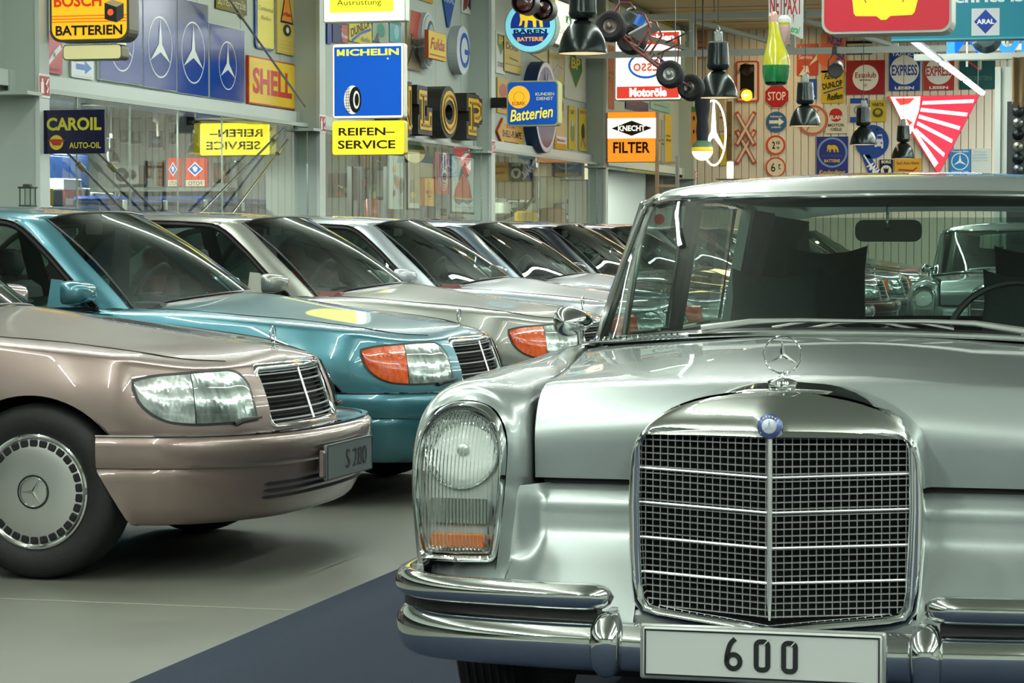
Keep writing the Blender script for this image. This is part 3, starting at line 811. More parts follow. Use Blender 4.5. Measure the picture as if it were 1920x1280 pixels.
for s in (-1, 1):
    MB().tube([(s*.768, 2.42, 1.408)] + [(s*(w_ + .004), y, zr - .016) for y, w_, zr in ((2.62, .765, 1.452), (2.95, .768, 1.46), (3.5, .768, 1.462), (4.0, .755, 1.45), (4.4, .70, 1.41))], .009, 8).build('drip_rail', CHROME, roof)
def quadstrip(A, B, n=10): return [[tuple(np.array(a)*(1-t)+np.array(b)*t) for t in np.linspace(0, 1, 3)] for a, b in zip(A, B)]
for s in (-1, 1):
    A = [(s*.808, 1.90, .985), (s*.797, 2.08, 1.12), (s*.783, 2.26, 1.27), (s*.768, 2.43, 1.41)]
    B = [(s*.835, 2.03, .985), (s*.818, 2.17, 1.12), (s*.798, 2.33, 1.27), (s*.776, 2.49, 1.42)]
    m = MB().grid(quadstrip(A, B)); m.tube([(s*.835, 2.04, .985), (s*.776, 2.50, 1.42)], .008, 6)
    m.build('front_pillar', [CHROME], limo)
    # door frames and pillars
    for (y0, y1, x0, x1, nm) in ((3.14, 3.26, .845, .772, 'centre_pillar'), (4.18, 4.55, .83, .75, 'rear_pillar')):
        m = MB().add([(s*x0, y0, .985), (s*x0, y1, .985), (s*x1, y1 - (.10 if nm[0] == 'r' else 0), 1.42), (s*x1, y0, 1.425), (s*(x0-.04), y0, .985), (s*(x0-.04), y1, .985), (s*(x1-.04), y1, 1.42), (s*(x1-.04), y0, 1.425)],
                     [(0,1,2,3), (7,6,5,4), (0,3,7,4), (1,5,6,2)])
        m.build(nm, TRIM if nm[0] == 'c' else LIMO_PAINT, limo, smooth=False)
    # side glass: quarter light, front door, rear door
    for a, b in ((2.06, 2.44), (2.46, 3.14), (3.26, 4.18)):
        xa, xb = .838, .774
        ta = 1.405 if a > 2.4 else 1.20
        top = [(a + (.40 if a < 2.1 else .03), 1.41), (b - .02, 1.418)]
        m = MB().add([(s*xa, a, .99), (s*xa, b, .99), (s*xb, top[1][0], top[1][1]), (s*xb, min(top[0][0], b - .03), top[0][1])], [(0, 1, 2, 3)])
        g = m.build('side_window', CARGLASS, limo, smooth=False)
        loop = [(s*xa, a, .99), (s*xa, b, .99), (s*xb, top[1][0], top[1][1]), (s*xb, min(top[0][0], b - .03), top[0][1])]
        MB().tube(loop, .008, 6, closed=True).build('window_frame', CHROME, g)
    MB().box((min(s*.80, s*.86), 2.0, .965), (max(s*.80, s*.86), 4.4, .985)).build('door_sill_trim', TRIM, limo, smooth=False)
# dark linings behind the tail pillars
for s in (-1, 1):
    MB().add([(s*.77, 4.10, .96), (s*.77, 4.62, .96), (s*.66, 4.42, 1.40), (s*.69, 4.12, 1.41)], [(0, 1, 2, 3)]).build('pillar_lining', SEAT, limo, smooth=False)
    MB().add([(s*.77, 4.55, .96), (s*.60, 4.92, .96), (s*.55, 4.60, 1.37), (s*.66, 4.42, 1.39)], [(0, 1, 2, 3)]).build('quarter_lining', SEAT, limo, smooth=False)
# rear screen
rows = [[(x*.70, 4.95 - .35*t, .99 + .40*t) if False else (u*(.66 - .06*t), 4.98 - .36*t + .10*u*u*0, .985 + .40*t) for t in (0, .5, 1)] for u in np.linspace(-1, 1, 9)]
rs = MB().grid(rows).build('rear_window', CARGLASS, limo, angle=180)
for s in (-1, 1):
    MB().grid(quadstrip([(s*.66, 4.98, .985), (s*.60, 4.62, 1.385)], [(s*.84, 4.55, .985), (s*.70, 4.45, 1.40)])).build('rear_quarter', LIMO_PAINT, limo)

# ---- interior
inn = MB().box((-.80, 1.95, .30), (.80, 5.0, .36)).cbox((-.80, 1.80, .80), (.80, 2.25, .975), .03).box((-.84, 2.2, .35), (-.78, 4.6, .97)).box((.78, 2.2, .35), (.84, 4.6, .97)).cbox((-.78, 4.62, .5), (.78, 5.0, .965), .03)
inn.build('cabin_lining', mat('#1f2826', .8), limo, smooth=False)
MB().cbox((-.66, 2.44, 1.425), (.66, 4.4, 1.43), .002).build('roof_lining', mat('#6e7a72', .9), limo)
MB().cbox((.10, 1.95, .955), (.70, 2.15, 1.015), .03).build('instrument_hood', mat('#161b1a', .6), limo)
def lounge_seat(cx, y, zt, w=.52, nm='front_seat'):
    rows = []
    for zz, wf, th in ((.42, 1.0, .16), (.62, 1.0, .15), (.85, .96, .13), (.93, .86, .11), (.99, .58, .09), (zt-.10, .55, .085), (zt - .03, .57, .08), (zt, .58, .05)):
        rows.append((zz, w*wf/2, th))
    P = []
    for a in np.linspace(0, 2*pi, 29)[:-1]:
        ca, sa = cos(a), sin(a); col = []
        for zz, hw, th in rows:
            px = hw*math.copysign(abs(ca)**.5, ca); py = th/2*math.copysign(abs(sa)**.6, sa)
            dip = -.032*(1 - (abs(px)/hw)**2) if zz == zt else (-.022*(1-(abs(px)/hw)**2) if zz > zt - .04 else 0)
            col.append((cx + px, y + py + (zz - .42)*.22, zz + dip))
        P.append(col)
    m = MB().grid([c + [(c[-1][0], float(np.mean([q[-1][1] for q in P])), c[-1][2])] for c in P], closed_u=True)
    o = m.build(nm, SEAT, limo, angle=50)
    MB().cbox((cx - w/2, y - .52, .36), (cx + w/2, y + .02, .56), .05).build('cushion', SEAT, o)
lounge_seat(-.44, 2.86, 1.20); lounge_seat(.40, 2.86, 1.20)
lounge_seat(-.43, 4.05, 1.275, .54, 'rear_seat'); lounge_seat(.36, 4.05, 1.275, .54, 'rear_seat')
# steering wheel
T = Matrix.Translation((.40, 2.32, .985)) @ Matrix.Rotation(R(-28), 4, 'X')
m = MB().tube([tuple(T @ Vector((.205*cos(a), 0, .205*sin(a)))) for a in np.linspace(0, 2*pi, 41)[:-1]], .011, 8, closed=True)
m.lathe([(0, .02), (.04, .015), (.05, -.01), (.03, -.04)], 16, T)
for a in (0, pi, pi*1.5): m.tube([tuple(T @ Vector((.04*cos(a), 0, .04*sin(a)))), tuple(T @ Vector((.2*cos(a), 0, .2*sin(a))))], .009, 6)
m.tube([tuple(T @ Vector((0, .02, 0))), (.40, 2.0, .88)], .025, 8)
m.build('steering_wheel', BLACK, limo)
# inside mirror
mi = MB().prism(rrect(.205, .068, .026, 5, .0, 1.325), 2.445, 2.47).build('rear_view_mirror', TRIM, limo, angle=50)
MB().tube([(0, 2.44, 1.415), (0, 2.43, 1.35), (0, 2.445, 1.33)], [.006, .005, .008], 8).build('mirror_stalk', CHROME, mi)
# inspection sticker top left
MB().prism(rrect(.03, .055, .008, 3, -.712, 1.375), 2.400, 2.4015, Matrix.Rotation(0, 4, 'X')).build('screen_sticker', mat('#d9c9c2', .5), ws, smooth=False)
MB().prism(circ(.017, 16, -.715, 1.362), 2.398, 2.3995).build('sticker_disc', mat('#b8323a', .5), ws, smooth=False)
# ---- wipers
def wiper(px_, ex, s):
    a = MB().lathe([(0, .0), (.016, -.0), (.018, .012), (.012, .022), (0, .024)], 14, Matrix.Translation((px_, 1.66, 1.035)) @ Matrix.Rotation(R(70), 4, 'X'))
    w_ = a.build('wiper', SATIN, limo)
    A = Vector((px_, 1.645, 1.045)); B = Vector((ex, 1.665, 1.068))
    M_ = A.lerp(B, .55) + Vector((0, .0, .012))
    m = MB().tube([tuple(A), tuple(A.lerp(M_, .5) + Vector((0, -.004, .008))), tuple(M_), tuple(B)], [.010, .008, .006, .005], 6)
    m.build('wiper_arm', SATIN, w_)
    # blade
    C0 = B + Vector((s*.26, .012, -.032)); C1 = B + Vector((-s*.20, .0, -.020))
    m = MB().tube([tuple(C0), tuple(C0.lerp(B, .55) + Vector((0, 0, .01))), tuple(B), tuple(C1.lerp(B, .5) + Vector((0, 0, .008))), tuple(C1)], .0045, 6)
    m.tube([tuple(C0.lerp(C1, .2)), tuple(C0.lerp(C1, .3) + Vector((0, 0, .012))), tuple(C0.lerp(C1, .4))], .004, 6)
    m.build('wiper_bridge', SATIN, w_)
    MB().tube([tuple(C0 + Vector((0, .004, -.006))), tuple(C1 + Vector((0, .004, -.006)))], .005, 5).build('wiper_blade', BLACK, w_)
wiper(-.44, .07, -1); wiper(.47, -.04, 1)
# ---- door mirror on the left wing and washer jet, tyres
def door_mirror(s):
    m = MB().lathe([(0, .0), (.022, 0), (.020, .012), (.011, .02), (.010, .05), (.013, .07)], 16, Matrix.Translation((s*.845, 1.86, .955)) @ Matrix.Rotation(R(90), 4, 'X') @ Matrix.Scale(-1, 4, (0, 1, 0)))
    o = m.build('door_mirror', CHROME, limo)
    c = Vector((s*.875, 1.85, 1.055)); P = []
    for a in np.linspace(0, 2*pi, 25)[:-1]:
        P.append([(c.x + rx*cos(a)*(1.15 if s*cos(a) < 0 else .9), c.y + dy, c.z + rz*sin(a)*(1 + .25*s*cos(a))) for rx, rz, dy in ((.001, .001, -.075), (.022, .018, -.07), (.042, .032, -.045), (.054, .042, -.01), (.058, .045, .02), (.055, .042, .028), (.001, .001, .026))])
    MB().grid(P, closed_u=True).build('mirror_housing', CHROME, o, angle=60)
for s in (-1, 1): door_mirror(s)
m = MB().lathe([(.0, .004), (.020, .004), (.022, 0)], 20, Matrix.Translation((-.76, .86, .973)) @ Matrix.Rotation(R(90), 4, 'X') @ Matrix.Scale(-1, 4, (0, 1, 0)))
def lim_wheel(s, y):
    T = Matrix.Translation((s*.80, y, .36)) @ Matrix.Rotation(R(90)*s, 4, 'Z')
    t = MB().lathe([(.19, .09), (.24, .105), (.32, .10), (.352, .085), (.358, .06), (.36, 0), (.358, -.06), (.352, -.085), (.32, -.10), (.24, -.105), (.19, -.09)], 48, T)
    w_ = t.build('wheel', RUBBER, limo, angle=50)
    m = MB()
    for k in range(-3, 4): m.lathe([(.361, k*.02 + .004), (.3625, k*.02 + .003), (.3625, k*.02 - .003), (.361, k*.02 - .004)], 48, T)
    m.build('tread', mat('#1c1d1d', .7), w_)
    MB().lathe([(0, .085), (.06, .09), (.10, .075), (.17, .07), (.195, .09), (.20, .07)], 36, T).build('hub_cap', CHROME, w_)
for s in (-1, 1):
    for y in (WY, 4.2): lim_wheel(s, y)
# ================================================================== THE ROW OF SEDANS (local: nose at x=0, car extends to -x, y across)
SEDAN_PAINT = paint('#83736c', 0.60, 0.30)
CLADDING = paint('#7a6a62', 0.45, 0.36)
SEDAN_LENS = bpy.data.materials.new('clear_indicator'); SEDAN_LENS.use_nodes = True
_b = SEDAN_LENS.node_tree.nodes['Principled BSDF']; _b.inputs['Base Color'].default_value = (.62, .68, .66, 1); _b.inputs['Roughness'].default_value = .1; _b.inputs['Metallic'].default_value = .55; _b.inputs['Coat Weight'].default_value = 1
def lampmat(name, c1, c2, metal, scale=14):
    m = noisy(name, c1, c2, scale, .12, 2, .25, metal, 1.0, stretch=(1, 3, 1)); return m
SEDAN_LENS = lampmat('clear_indicator', '#8d9793', '#cfd6d2', .5)
HEAD_REFL = lampmat('sedan_reflector', '#7f8a88', '#d5dbd8', .75, 9)
ORANGE_LENS = lampmat('orange_indicator', '#b83c0c', '#d95f1a', .0, 18)
CABIN = mat('#23292a', .8)
PLATE_M = mat('#8a9591', .35)

# plan curve at the widest level, half car: (s, y) from the nose centre round to the tail centre
PLAN = [(.150, 0), (.155, .15), (.165, .30), (.190, .45), (.240, .58), (.325, .70), (.44, .80), (.58, .870), (.76, .910), (.95, .928), (1.20, .938), (1.6, .943), (2.1, .943), (2.7, .943), (3.3, .943), (3.9, .938), (4.3, .925), (4.6, .89), (4.82, .80), (4.95, .60), (5.0, .35), (5.02, 0)]
NT = 150
_pl = spline(PLAN, NT)
_tn = np.gradient(_pl, axis=0); _tn /= np.linalg.norm(_tn, axis=1)[:, None]
_no = np.stack([_tn[:, 1], -_tn[:, 0]], 1)      # inward normal: (s, y)
def _front(t):                                  # 1 at the nose, 0 on the flank
    return float(max(0, min(1, (.60 - _pl[t][0]) / .34)))
zsh = spline_at([.15, .3, .6, 1.0, 1.5, 2.0, 3.0, 4.0, 4.6, 5.02], [.800, .800, .838, .880, .918, .935, .945, .955, .945, .91])
zcr = spline_at([.2, .30, .6, 1.0, 1.5, 2.0, 4.3, 4.6, 5.0], [.820, .858, .905, .962, 1.030, 1.0, 1.0, 1.0, .95])
def sp_s(s, y): return interp(s, [.15, .24, .44, .76, 1.2, 1.6, 4.3, 4.6, 5.02], [.30, .36, .50, .80, 1.22, 1.6, 4.2, 4.45, 4.85])
WHL_S, WHL_R, ARCH = .95, .335, .385
WHR_S = 3.99
def zbot(s, y):
    if abs(y) < .70: return .545
    z = .29
    if s < .70: z = .548 + 0 * s
    for w in (WHL_S, WHR_S):
        d = abs(s - w)
        if d < ARCH: z = max(z, .325 + sqrt(ARCH*ARCH - d*d))
    return z if s < 4.4 else max(z, .548)
def outer(t, z):
    """point of the flank/nose skin for plan index t (float) at height z"""
    i = min(int(t), NT - 2); f = t - i
    p = _pl[i]*(1-f) + _pl[i+1]*f; n = _no[i]*(1-f) + _no[i+1]*f
    w = _front(i)*(1-f) + _front(i+1)*f
    side = .012 * ((z - .62) / .12) ** 2 if z < .62 else .055 * ((z - .62) / .30) ** 2
    side = min(side, .07)
    nose = .0 + .34 * (z - .56) if z > .5 else 0
    nose = .030*max(0,(z-.56)/.24) + .050*max(0,(z-.56)/.24)**2
    rear = 0
    d = side*(1-w) + nose*w
    q = p + n*d
    return (-q[0], q[1], z)
def skin():
    cols = []
    for t in range(NT):
        s, y = _pl[t]; z1 = zsh(s); z0 = min(zbot(s, y), z1 - .02)
        low = [outer(t, z0 + (z1 - z0)*k/16) for k in range(17)]
        P0 = np.array(low[-1]); Pm = np.array(low[-2]); up = P0 - Pm; up /= np.linalg.norm(up)
        ss = sp_s(s, y); C = np.array((-ss, 0, zcr(ss)))
        if s > 4.3: C = np.array((-ss, 0, zcr(ss)))
        w = _front(t)
        rise = .045*(1-w) + .022*w
        P1 = P0 + up*rise
        P2 = C*.55 + P0*.45; P2[2] = C[2] - .012 - .018*(1-w)
        top = []
        for k in range(1, 15):
            u = (k/14)**1.25
            b = (1-u)**3*P0 + 3*(1-u)**2*u*P1 + 3*(1-u)*u*u*P2 + u**3*C
            top.append(tuple(b))
        cols.append(low + top)
    return cols
SK = skin()

def make_sedan():
    t = thing('sedan', 'tmp', 'car')
    # body skin, both halves joined on the centre line
    m = MB().grid(SK, flip=True)
    keep = [f for f in m.f if not (abs(np.mean([m.v[i][1] for i in f])) < .365 and .572 < np.mean([m.v[i][2] for i in f]) < .79 and m.v[f[0]][0] > -.32)]
    m.f = keep; m.m = [0]*len(keep)
    mirror_y(m); body = m.build('body', SEDAN_PAINT, t, angle=60)
    # inner shadow volume
    MB().box((-4.9, -.66, .29), (-.50, .66, .54)).box((-1.45, -.56, .50), (-.36, .56, .76)).box((-4.9, -.80, .5), (-1.5, .80, .90)).build('underbody_shade', DARK, t, smooth=False)
    # bonnet shut line: thin dark groove from screen to nose
    def top_at(s_, y_):   # height of the skin top near (s,y): search the grid
        best = None
        for col in SK:
            for p in col[15:]:
                d = (p[0] + s_)**2 + (p[1] - y_)**2
                if best is None or d < best[0]: best = (d, p)
        return best[1]
    for sg in (-1, 1):
        pts = []
        for s_, y_ in ((.33, .47), (.45, .60), (.62, .69), (.9, .745), (1.2, .765), (1.5, .775), (1.7, .765)):
            p = top_at(s_, y_); pts.append((p[0], sg*p[1], p[2] + .0005))
        MB().tube([tuple(q) for q in spline(pts, 40)], .0022, 5).build('bonnet_gap', DARK, t)
    # ---- bumper: own section swept round the plan
    BP = [(.0, 0), (.004, .15), (.014, .30), (.035, .45), (.075, .58), (.145, .70), (.25, .80), (.38, .868), (.55, .905), (.68, .922)]
    bp = spline(BP, 60); tn = np.gradient(bp, axis=0); tn /= np.linalg.norm(tn, axis=1)[:, None]; no = np.stack([tn[:, 1], -tn[:, 0]], 1)
    def bumper_cols(prof):
        cols = []
        for i in range(60):
            fr = max(0, min(1, (.45 - bp[i][0]) / .35)); col = []
            for df, ds, z in prof:
                d = df*fr + ds*(1-fr); q = bp[i] + no[i]*d
                zz = z + (.035 * (1-fr) * 0) 
                s_ = q[0]
                if s_ > .545:                                   # follows the wheel arch
                    s_ = .545 + (s_ - .545) * (1.0 if z > .43 else max(.0, (z - .20) / .23)) * 1.0
                col.append((-s_, q[1], zz))
            cols.append(col)
        return cols
    up_p = [(.19, .06, .552), (.12, .03, .556), (.05, .006, .560), (.022, -.008, .558), (.006, -.014, .545), (0, -.016, .52), (.0, -.016, .49), (.004, -.014, .462), (.012, -.008, .440), (.020, .002, .434)]
    lo_p = [(.020, .002, .434), (.026, .0, .430), (.028, -.004, .42), (.034, -.002, .39), (.045, .004, .34), (.062, .012, .29), (.085, .022, .245), (.11, .04, .222), (.16, .08, .215)]
    for nm, pf in (('bumper', up_p), ('bumper_skirt', lo_p)):
        cols = bumper_cols(pf); pr = [[(x, -y, z) for x, y, z in c] for c in cols[::-1]] + cols[1:]
        o = MB().grid(pr, flip=True).build(nm, CLADDING if nm != 'bumper' else SEDAN_PAINT, t, angle=40)
        if nm == 'bumper_skirt': skirt = o
    # chrome strip on the top edge of the bumper
    cs = []
    for i in range(60):
        fr = max(0, min(1, (.45 - bp[i][0]) / .35)); q = bp[i] + no[i]*(.030*fr - .006*(1-fr)); cs.append((-q[0], q[1], .561))
    cs = [(x, -y, z) for x, y, z in cs[::-1]] + cs[1:]
    MB().sweep(cs, [(-.012, -.001), (.012, -.001), (.012, .004), (-.012, .004)]).build('chrome_strip', CHROME, t, smooth=False)
    gp = [(x, y, .434) for x, y, z in [(-(bp[i] + no[i]*.018)[0], (bp[i] + no[i]*.014)[1], 0) for i in range(56)]]
    gp = [(x, -y, z) for x, y, z in gp[::-1]] + gp[1:]
    # air slots low in the skirt
    for z_ in (.362, .335, .308):
        path = []
        for i in range(60):
            if bp[i][1] > .62: break
            d = interp(z_, [.29, .34, .39], [.062, .045, .034]) - .001
            q = bp[i] + no[i]*d; path.append((-q[0], q[1], z_))
        path = [(x, -y, z) for x, y, z in path[::-1]] + path[1:]
        MB().sweep(path, [(-.003, -.006), (.003, -.006), (.003, .006), (-.003, .006)], [(1, .15 if k in (0, len(path)-1) else 1) for k in range(len(path))]).build('air_slot', DARK, skirt)
    # ---- lamps on the skin
    sd = np.r_[0, np.cumsum(np.linalg.norm(np.diff(_pl, axis=0), axis=1))]
    def t_at_y(y):  # plan index where the half width reaches y on the nose side
        return float(np.interp(y, _pl[:60, 1], np.arange(60)))
    t_in, t_out = t_at_y(.485), float(np.interp(.552, _pl[:, 0], np.arange(NT)))
    def patch(ta, tb, zlo, zhi, off, n=30, nz=12, sg=1):
        cols = []
        for a in np.linspace(0, 1, n):
            tt = ta + (tb - ta)*a; lo, hi = zlo(a), zhi(a); col = []
            i = min(int(tt), NT-2); f = tt - i; nn = _no[i]*(1-f) + _no[i+1]*f
            for b in np.linspace(0, 1, nz):
                z = lo + (hi - lo)*b; p = outer(tt, z); o_ = off(a, b) if callable(off) else off
                col.append((p[0] + nn[0]*o_, sg*(p[1] - nn[1]*o_), z))
            cols.append(col)
        return cols
    def shape(grow=0.0):
        zl = spline_at([0, .1, .35, .6, .78, .90, .97, 1.0], [.606, .603, .600, .602, .618, .655, .700, .745])
        zh = spline_at([0, .04, .12, .3, .6, .9, 1.0], [.730, .762, .785, .790, .786, .775, .762])
        return (lambda a: zl(a) - grow), (lambda a: zh(a) + grow)
    for sg in (-1, 1):
        zl, zh = shape(.010)
        h = MB().grid(patch(t_in - .6, t_out + .35, zl, zh, .0025, sg=sg), flip=(sg > 0)).build('head_lamp', TRIM, t, angle=60)
        zl, zh = shape(0)
        split = .56
        tm = t_in + (t_out - t_in)*split
        l1, h1 = (lambda a: zl(a*split)), (lambda a: zh(a*split))
        l2, h2 = (lambda a: zl(split + a*(1-split))), (lambda a: zh(split + a*(1-split)))
        MB().grid(patch(t_in, tm - .12, l1, h1, .005, sg=sg), flip=(sg > 0)).build('reflector', HEAD_REFL, h, angle=60)
        MB().grid(patch(t_in, tm - .12, l1, h1, lambda a, b: .009 + .006*sin(pi*b), sg=sg), flip=(sg > 0)).build('lens', CLEAR, h, angle=60)
        MB().grid(patch(tm + .12, t_out, l2, h2, lambda a, b: .008 + .004*sin(pi*b), sg=sg), flip=(sg > 0)).build('indicator', SEDAN_LENS, h, angle=60)
    # wiper of the head lamp
    for sg in (-1, 1):
        p0 = outer(t_at_y(.60), .590); p1 = outer(t_at_y(.49), .612)
        MB().tube([(p0[0] + .012, sg*p0[1], p0[2]), (p0[0] + .03, sg*(p0[1]-.02), p0[2] + .012), (p1[0] + .03, sg*p1[1], p1[2]), (p1[0] + .02, sg*(p1[1] - .03), p1[2] - .004)], [.010, .012, .006, .004], 7).build('lamp_wiper', BLACK, t)
    # ---- grille
    def gx(y, z): return -(.135 + .0*z + .045*(abs(y)/.38)**2 + .34*(z - .565))
    OZ0, OZ1, OW = .560, .812, .385
    rows = []
    o_l = rrect(2*OW, OZ1 - OZ0, .035, 5, 0, (OZ0+OZ1)/2); i_l = rrect(2*OW - .040, OZ1 - OZ0 - .052, .025, 5, 0, (OZ0+OZ1)/2 - .011)
    def dens(L, n=4):
        out = []
        for i in range(len(L)):
            a, b = L[i], L[(i+1) % len(L)]
            for k in range(n): out.append((a[0]+(b[0]-a[0])*k/n, a[1]+(b[1]-a[1])*k/n))
        return out
    o_l, i_l = dens(o_l, 6), dens(i_l, 6)
    for (ox, oz), (ix, iz) in zip(o_l, i_l):
        row = []
        for q, d in ((-.0, -.03), (0, .0), (.25, .010), (.6, .012), (.92, .008), (1, 0), (1.02, -.05)):
            y = ix + (ox-ix)*q; z = iz + (oz-iz)*q; row.append((gx(y, z) + d, y, z))
        rows.append(row)
    g = MB().grid(rows, closed_u=True).build('grille_surround', CHROME, t, angle=60)
    MB().grid([[(gx(y, z) - .035, y, z) for z in (OZ0 + .01, OZ1 - .02)] for y in np.linspace(-.37, .37, 13)]).build('radiator', DARK, g)
    for k in range(11):
        z = .590 + k*.0178; big = k in (2, 5, 8, 10) or k == 0
        pts = [(gx(y, z) - (.002 if big else .008), y, z) for y in np.linspace(-.362, .362, 15)]
        MB().sweep(pts, [(-.004, -.0026), (.004, -.0026), (.004, .0026), (-.004, .0026)] if big else [(-.008, -.003), (.006, -.004), (.006, .001), (-.008, .002)]).build('slat', BARM if big else mat('#3c4240', .3, .8), g, smooth=False)
    MB().tube([(gx(0, z) + .004, 0, z) for z in (.578, .68, .785)], .0062, 8).build('centre_bar', BARM, g)
    # ---- star on the bonnet
    o = MB().lathe([(0, 0), (.014, 0), (.012, .006), (.005, .012), (.004, .03), (0, .03)], 14, Matrix.Translation((-.31, 0, .852)) @ Matrix.Rotation(R(90), 4, 'X') @ Matrix.Scale(-1, 4, (0, 1, 0))).build('bonnet_star', CHROME, t)
    MB().tube([(-.31, .034*cos(a), .915 + .034*sin(a)) for a in np.linspace(0, 2*pi, 33)[:-1]], .003, 7, closed=True).build('star_ring', CHROME, o)
    ss = solid_star(.033, 0, 0, 0, .0035); ss.v = [(-.31 - y, x, .915 + z) for x, y, z in ss.v]; ss.build('star', CHROME, o, smooth=False)
    # ---- greenhouse
    WBc = [(1.78, -.775, .955), (1.66, -.60, .992), (1.55, -.32, 1.018), (1.50, 0, 1.030), (1.55, .32, 1.018), (1.66, .60, .992), (1.78, .775, .955)]
    WTc = [(2.33, -.600, 1.405), (2.27, -.50, 1.430), (2.22, -.26, 1.444), (2.205, 0, 1.450), (2.22, .26, 1.444), (2.27, .50, 1.430), (2.33, .600, 1.405)]
    neg = lambda L: [(-s_, y, z) for s_, y, z in L]
    A, B = spline(neg(WBc), 31), spline(neg(WTc), 31)
    rows = [[tuple(a*(1-u) + b*u + np.array((.020*sin(pi*u), 0, .018*sin(pi*u)))) for u in np.linspace(0, 1, 9)] for a, b in zip(A, B)]
    w_ = MB().grid(rows).build('windscreen', CARGLASS, t, angle=180)
    loop = [tuple(p) for p in A] + [rows[-1][k] for k in range(1, 8)] + [tuple(p) for p in B[::-1]] + [rows[0][k] for k in range(7, 0, -1)]
    MB().tube(loop, .007, 6, closed=True).build('screen_seal', TRIM, w_)
    # scuttle between bonnet and screen
    MB().grid([[(a[0] + .30*(1 - abs(a[1])/1.4), a[1]*1.03, a[2] - .055), (a[0] + .06, a[1]*1.01, a[2] - .008), (a[0] - .02, a[1], a[2] - .005)] for a in A], flip=True).build('scuttle', TRIM, t)
    # roof
    RS = [[tuple(p) for p in neg(WTc)]]
    for s_, ye, ze, zc_ in ((2.40, .655, 1.405, 1.462), (2.60, .668, 1.418, 1.476), (3.0, .672, 1.425, 1.484), (3.4, .665, 1.420, 1.480), (3.75, .640, 1.395, 1.462), (3.98, .605, 1.355, 1.43)):
        RS.append([(-s_, -ye, ze), (-s_, -ye*.88, ze + (zc_-ze)*.55), (-s_, -ye*.45, ze + (zc_-ze)*.92), (-s_, 0, zc_), (-s_, ye*.45, ze + (zc_-ze)*.92), (-s_, ye*.88, ze + (zc_-ze)*.55), (-s_, ye, ze)])
    MB().grid(loft(RS, 40, 31)).build('roof', SEDAN_PAINT, t, angle=60)
    # rear screen and tail pillars
    RB = [(4.42, -.70, .985), (4.60, -.35, 1.0), (4.64, 0, 1.003), (4.60, .35, 1.0), (4.42, .70, .985)]
    RT = [(3.98, -.56, 1.362), (4.02, -.3, 1.405), (4.03, 0, 1.412), (4.02, .3, 1.405), (3.98, .56, 1.362)]
    A2, B2 = spline(neg(RB), 17), spline(neg(RT), 17)
    MB().grid([[tuple(a*(1-u)+b*u) for u in (0, .25, .5, .75, 1)] for a, b in zip(A2, B2)], flip=True).build('rear_screen', CARGLASS, t, angle=180)
    for sg in (-1, 1):
        # front pillar: between screen edge and door glass
        E1 = [(-1.79, sg*.778, .950), (-1.95, sg*.735, 1.09), (-2.13, sg*.680, 1.24), (-2.32, sg*.612, 1.395), (-2.42, sg*.640, 1.418)]
        E2 = [(-1.94, sg*.862, .950), (-2.10, sg*.812, 1.09), (-2.27, sg*.755, 1.24), (-2.46, sg*.690, 1.375), (-2.60, sg*.694, 1.388)]
        e1, e2 = spline(E1, 24), spline(E2, 24)
        G = []
        for a, b in zip(e1, e2):
            mid = (a + b)/2 + np.array((.010, sg*.016, .012)); G.append([tuple(p) for p in spline([a, mid, b], 7)])
        MB().grid(G).build('front_pillar', SEDAN_PAINT, t, angle=180)
        # lower corner between pillar and wing
        MB().add([(-1.60, sg*.80, .925), (-1.79, sg*.772, .955), (-1.95, sg*.866, .955), (-1.75, sg*.905, .90)], [(0, 1, 2, 3)]).build('wing_corner', SEDAN_PAINT, t, smooth=False)
        # door glass outline
        DG = [(-1.94, sg*.868, .955), (-2.10, sg*.820, 1.09), (-2.27, sg*.763, 1.24), (-2.46, sg*.697, 1.370), (-2.62, sg*.690, 1.392), (-2.95, sg*.692, 1.402), (-3.35, sg*.688, 1.396), (-3.68, sg*.672, 1.365), (-3.86, sg*.690, 1.30), (-4.12, sg*.79, 1.02), (-4.10, sg*.835, .975)]
        top = [tuple(p) for p in spline(DG[:10], 40)]
        sill = [(x, sg*interp(-x, [1.9, 2.4, 4.2], [.872, .885, .850]), .957) for x, _, _ in top]
        rows = [[(a[0], a[1]*(1-u) + b[1]*u, a[2]*(1-u) + b[2]*u) for u in (0, .33, .66, 1)] for a, b in zip(sill, top)]
        dg = MB().grid(rows).build('side_window', CARGLASS, t, angle=180)
        MB().tube(top, .017, 8).build('door_frame', BLACK, t)
        MB().tube([(x + .006, y + sg*.012, z + .018) for x, y, z in top], .006, 6).build('frame_trim', mat('#4a3f3a', .25, .8), t)
        MB().tube([(x, y, z) for x, y, z in sill], .010, 6).build('window_strip', TRIM, t)
        # roof rail strip
        rr1 = spline([(-2.42, sg*.655, 1.405), (-2.60, sg*.668, 1.418), (-3.0, sg*.672, 1.425), (-3.4, sg*.665, 1.42), (-3.75, sg*.64, 1.395), (-3.98, sg*.605, 1.355)], 24)
        rr2 = spline([(-2.50, sg*.700, 1.385), (-2.66, sg*.704, 1.402), (-3.0, sg*.706, 1.412), (-3.4, sg*.700, 1.406), (-3.72, sg*.684, 1.37), (-3.90, sg*.70, 1.30)], 24)
        MB().grid([[tuple(a), tuple((a+b)/2 + np.array((0, sg*.008, .006))), tuple(b)] for a, b in zip(rr1, rr2)]).build('roof_rail', SEDAN_PAINT, t, angle=180)
        # tail pillar
        p1 = spline([(-3.98, sg*.605, 1.355), (-4.1, sg*.62, 1.25), (-4.28, sg*.66, 1.10), (-4.44, sg*.71, .97)], 12)
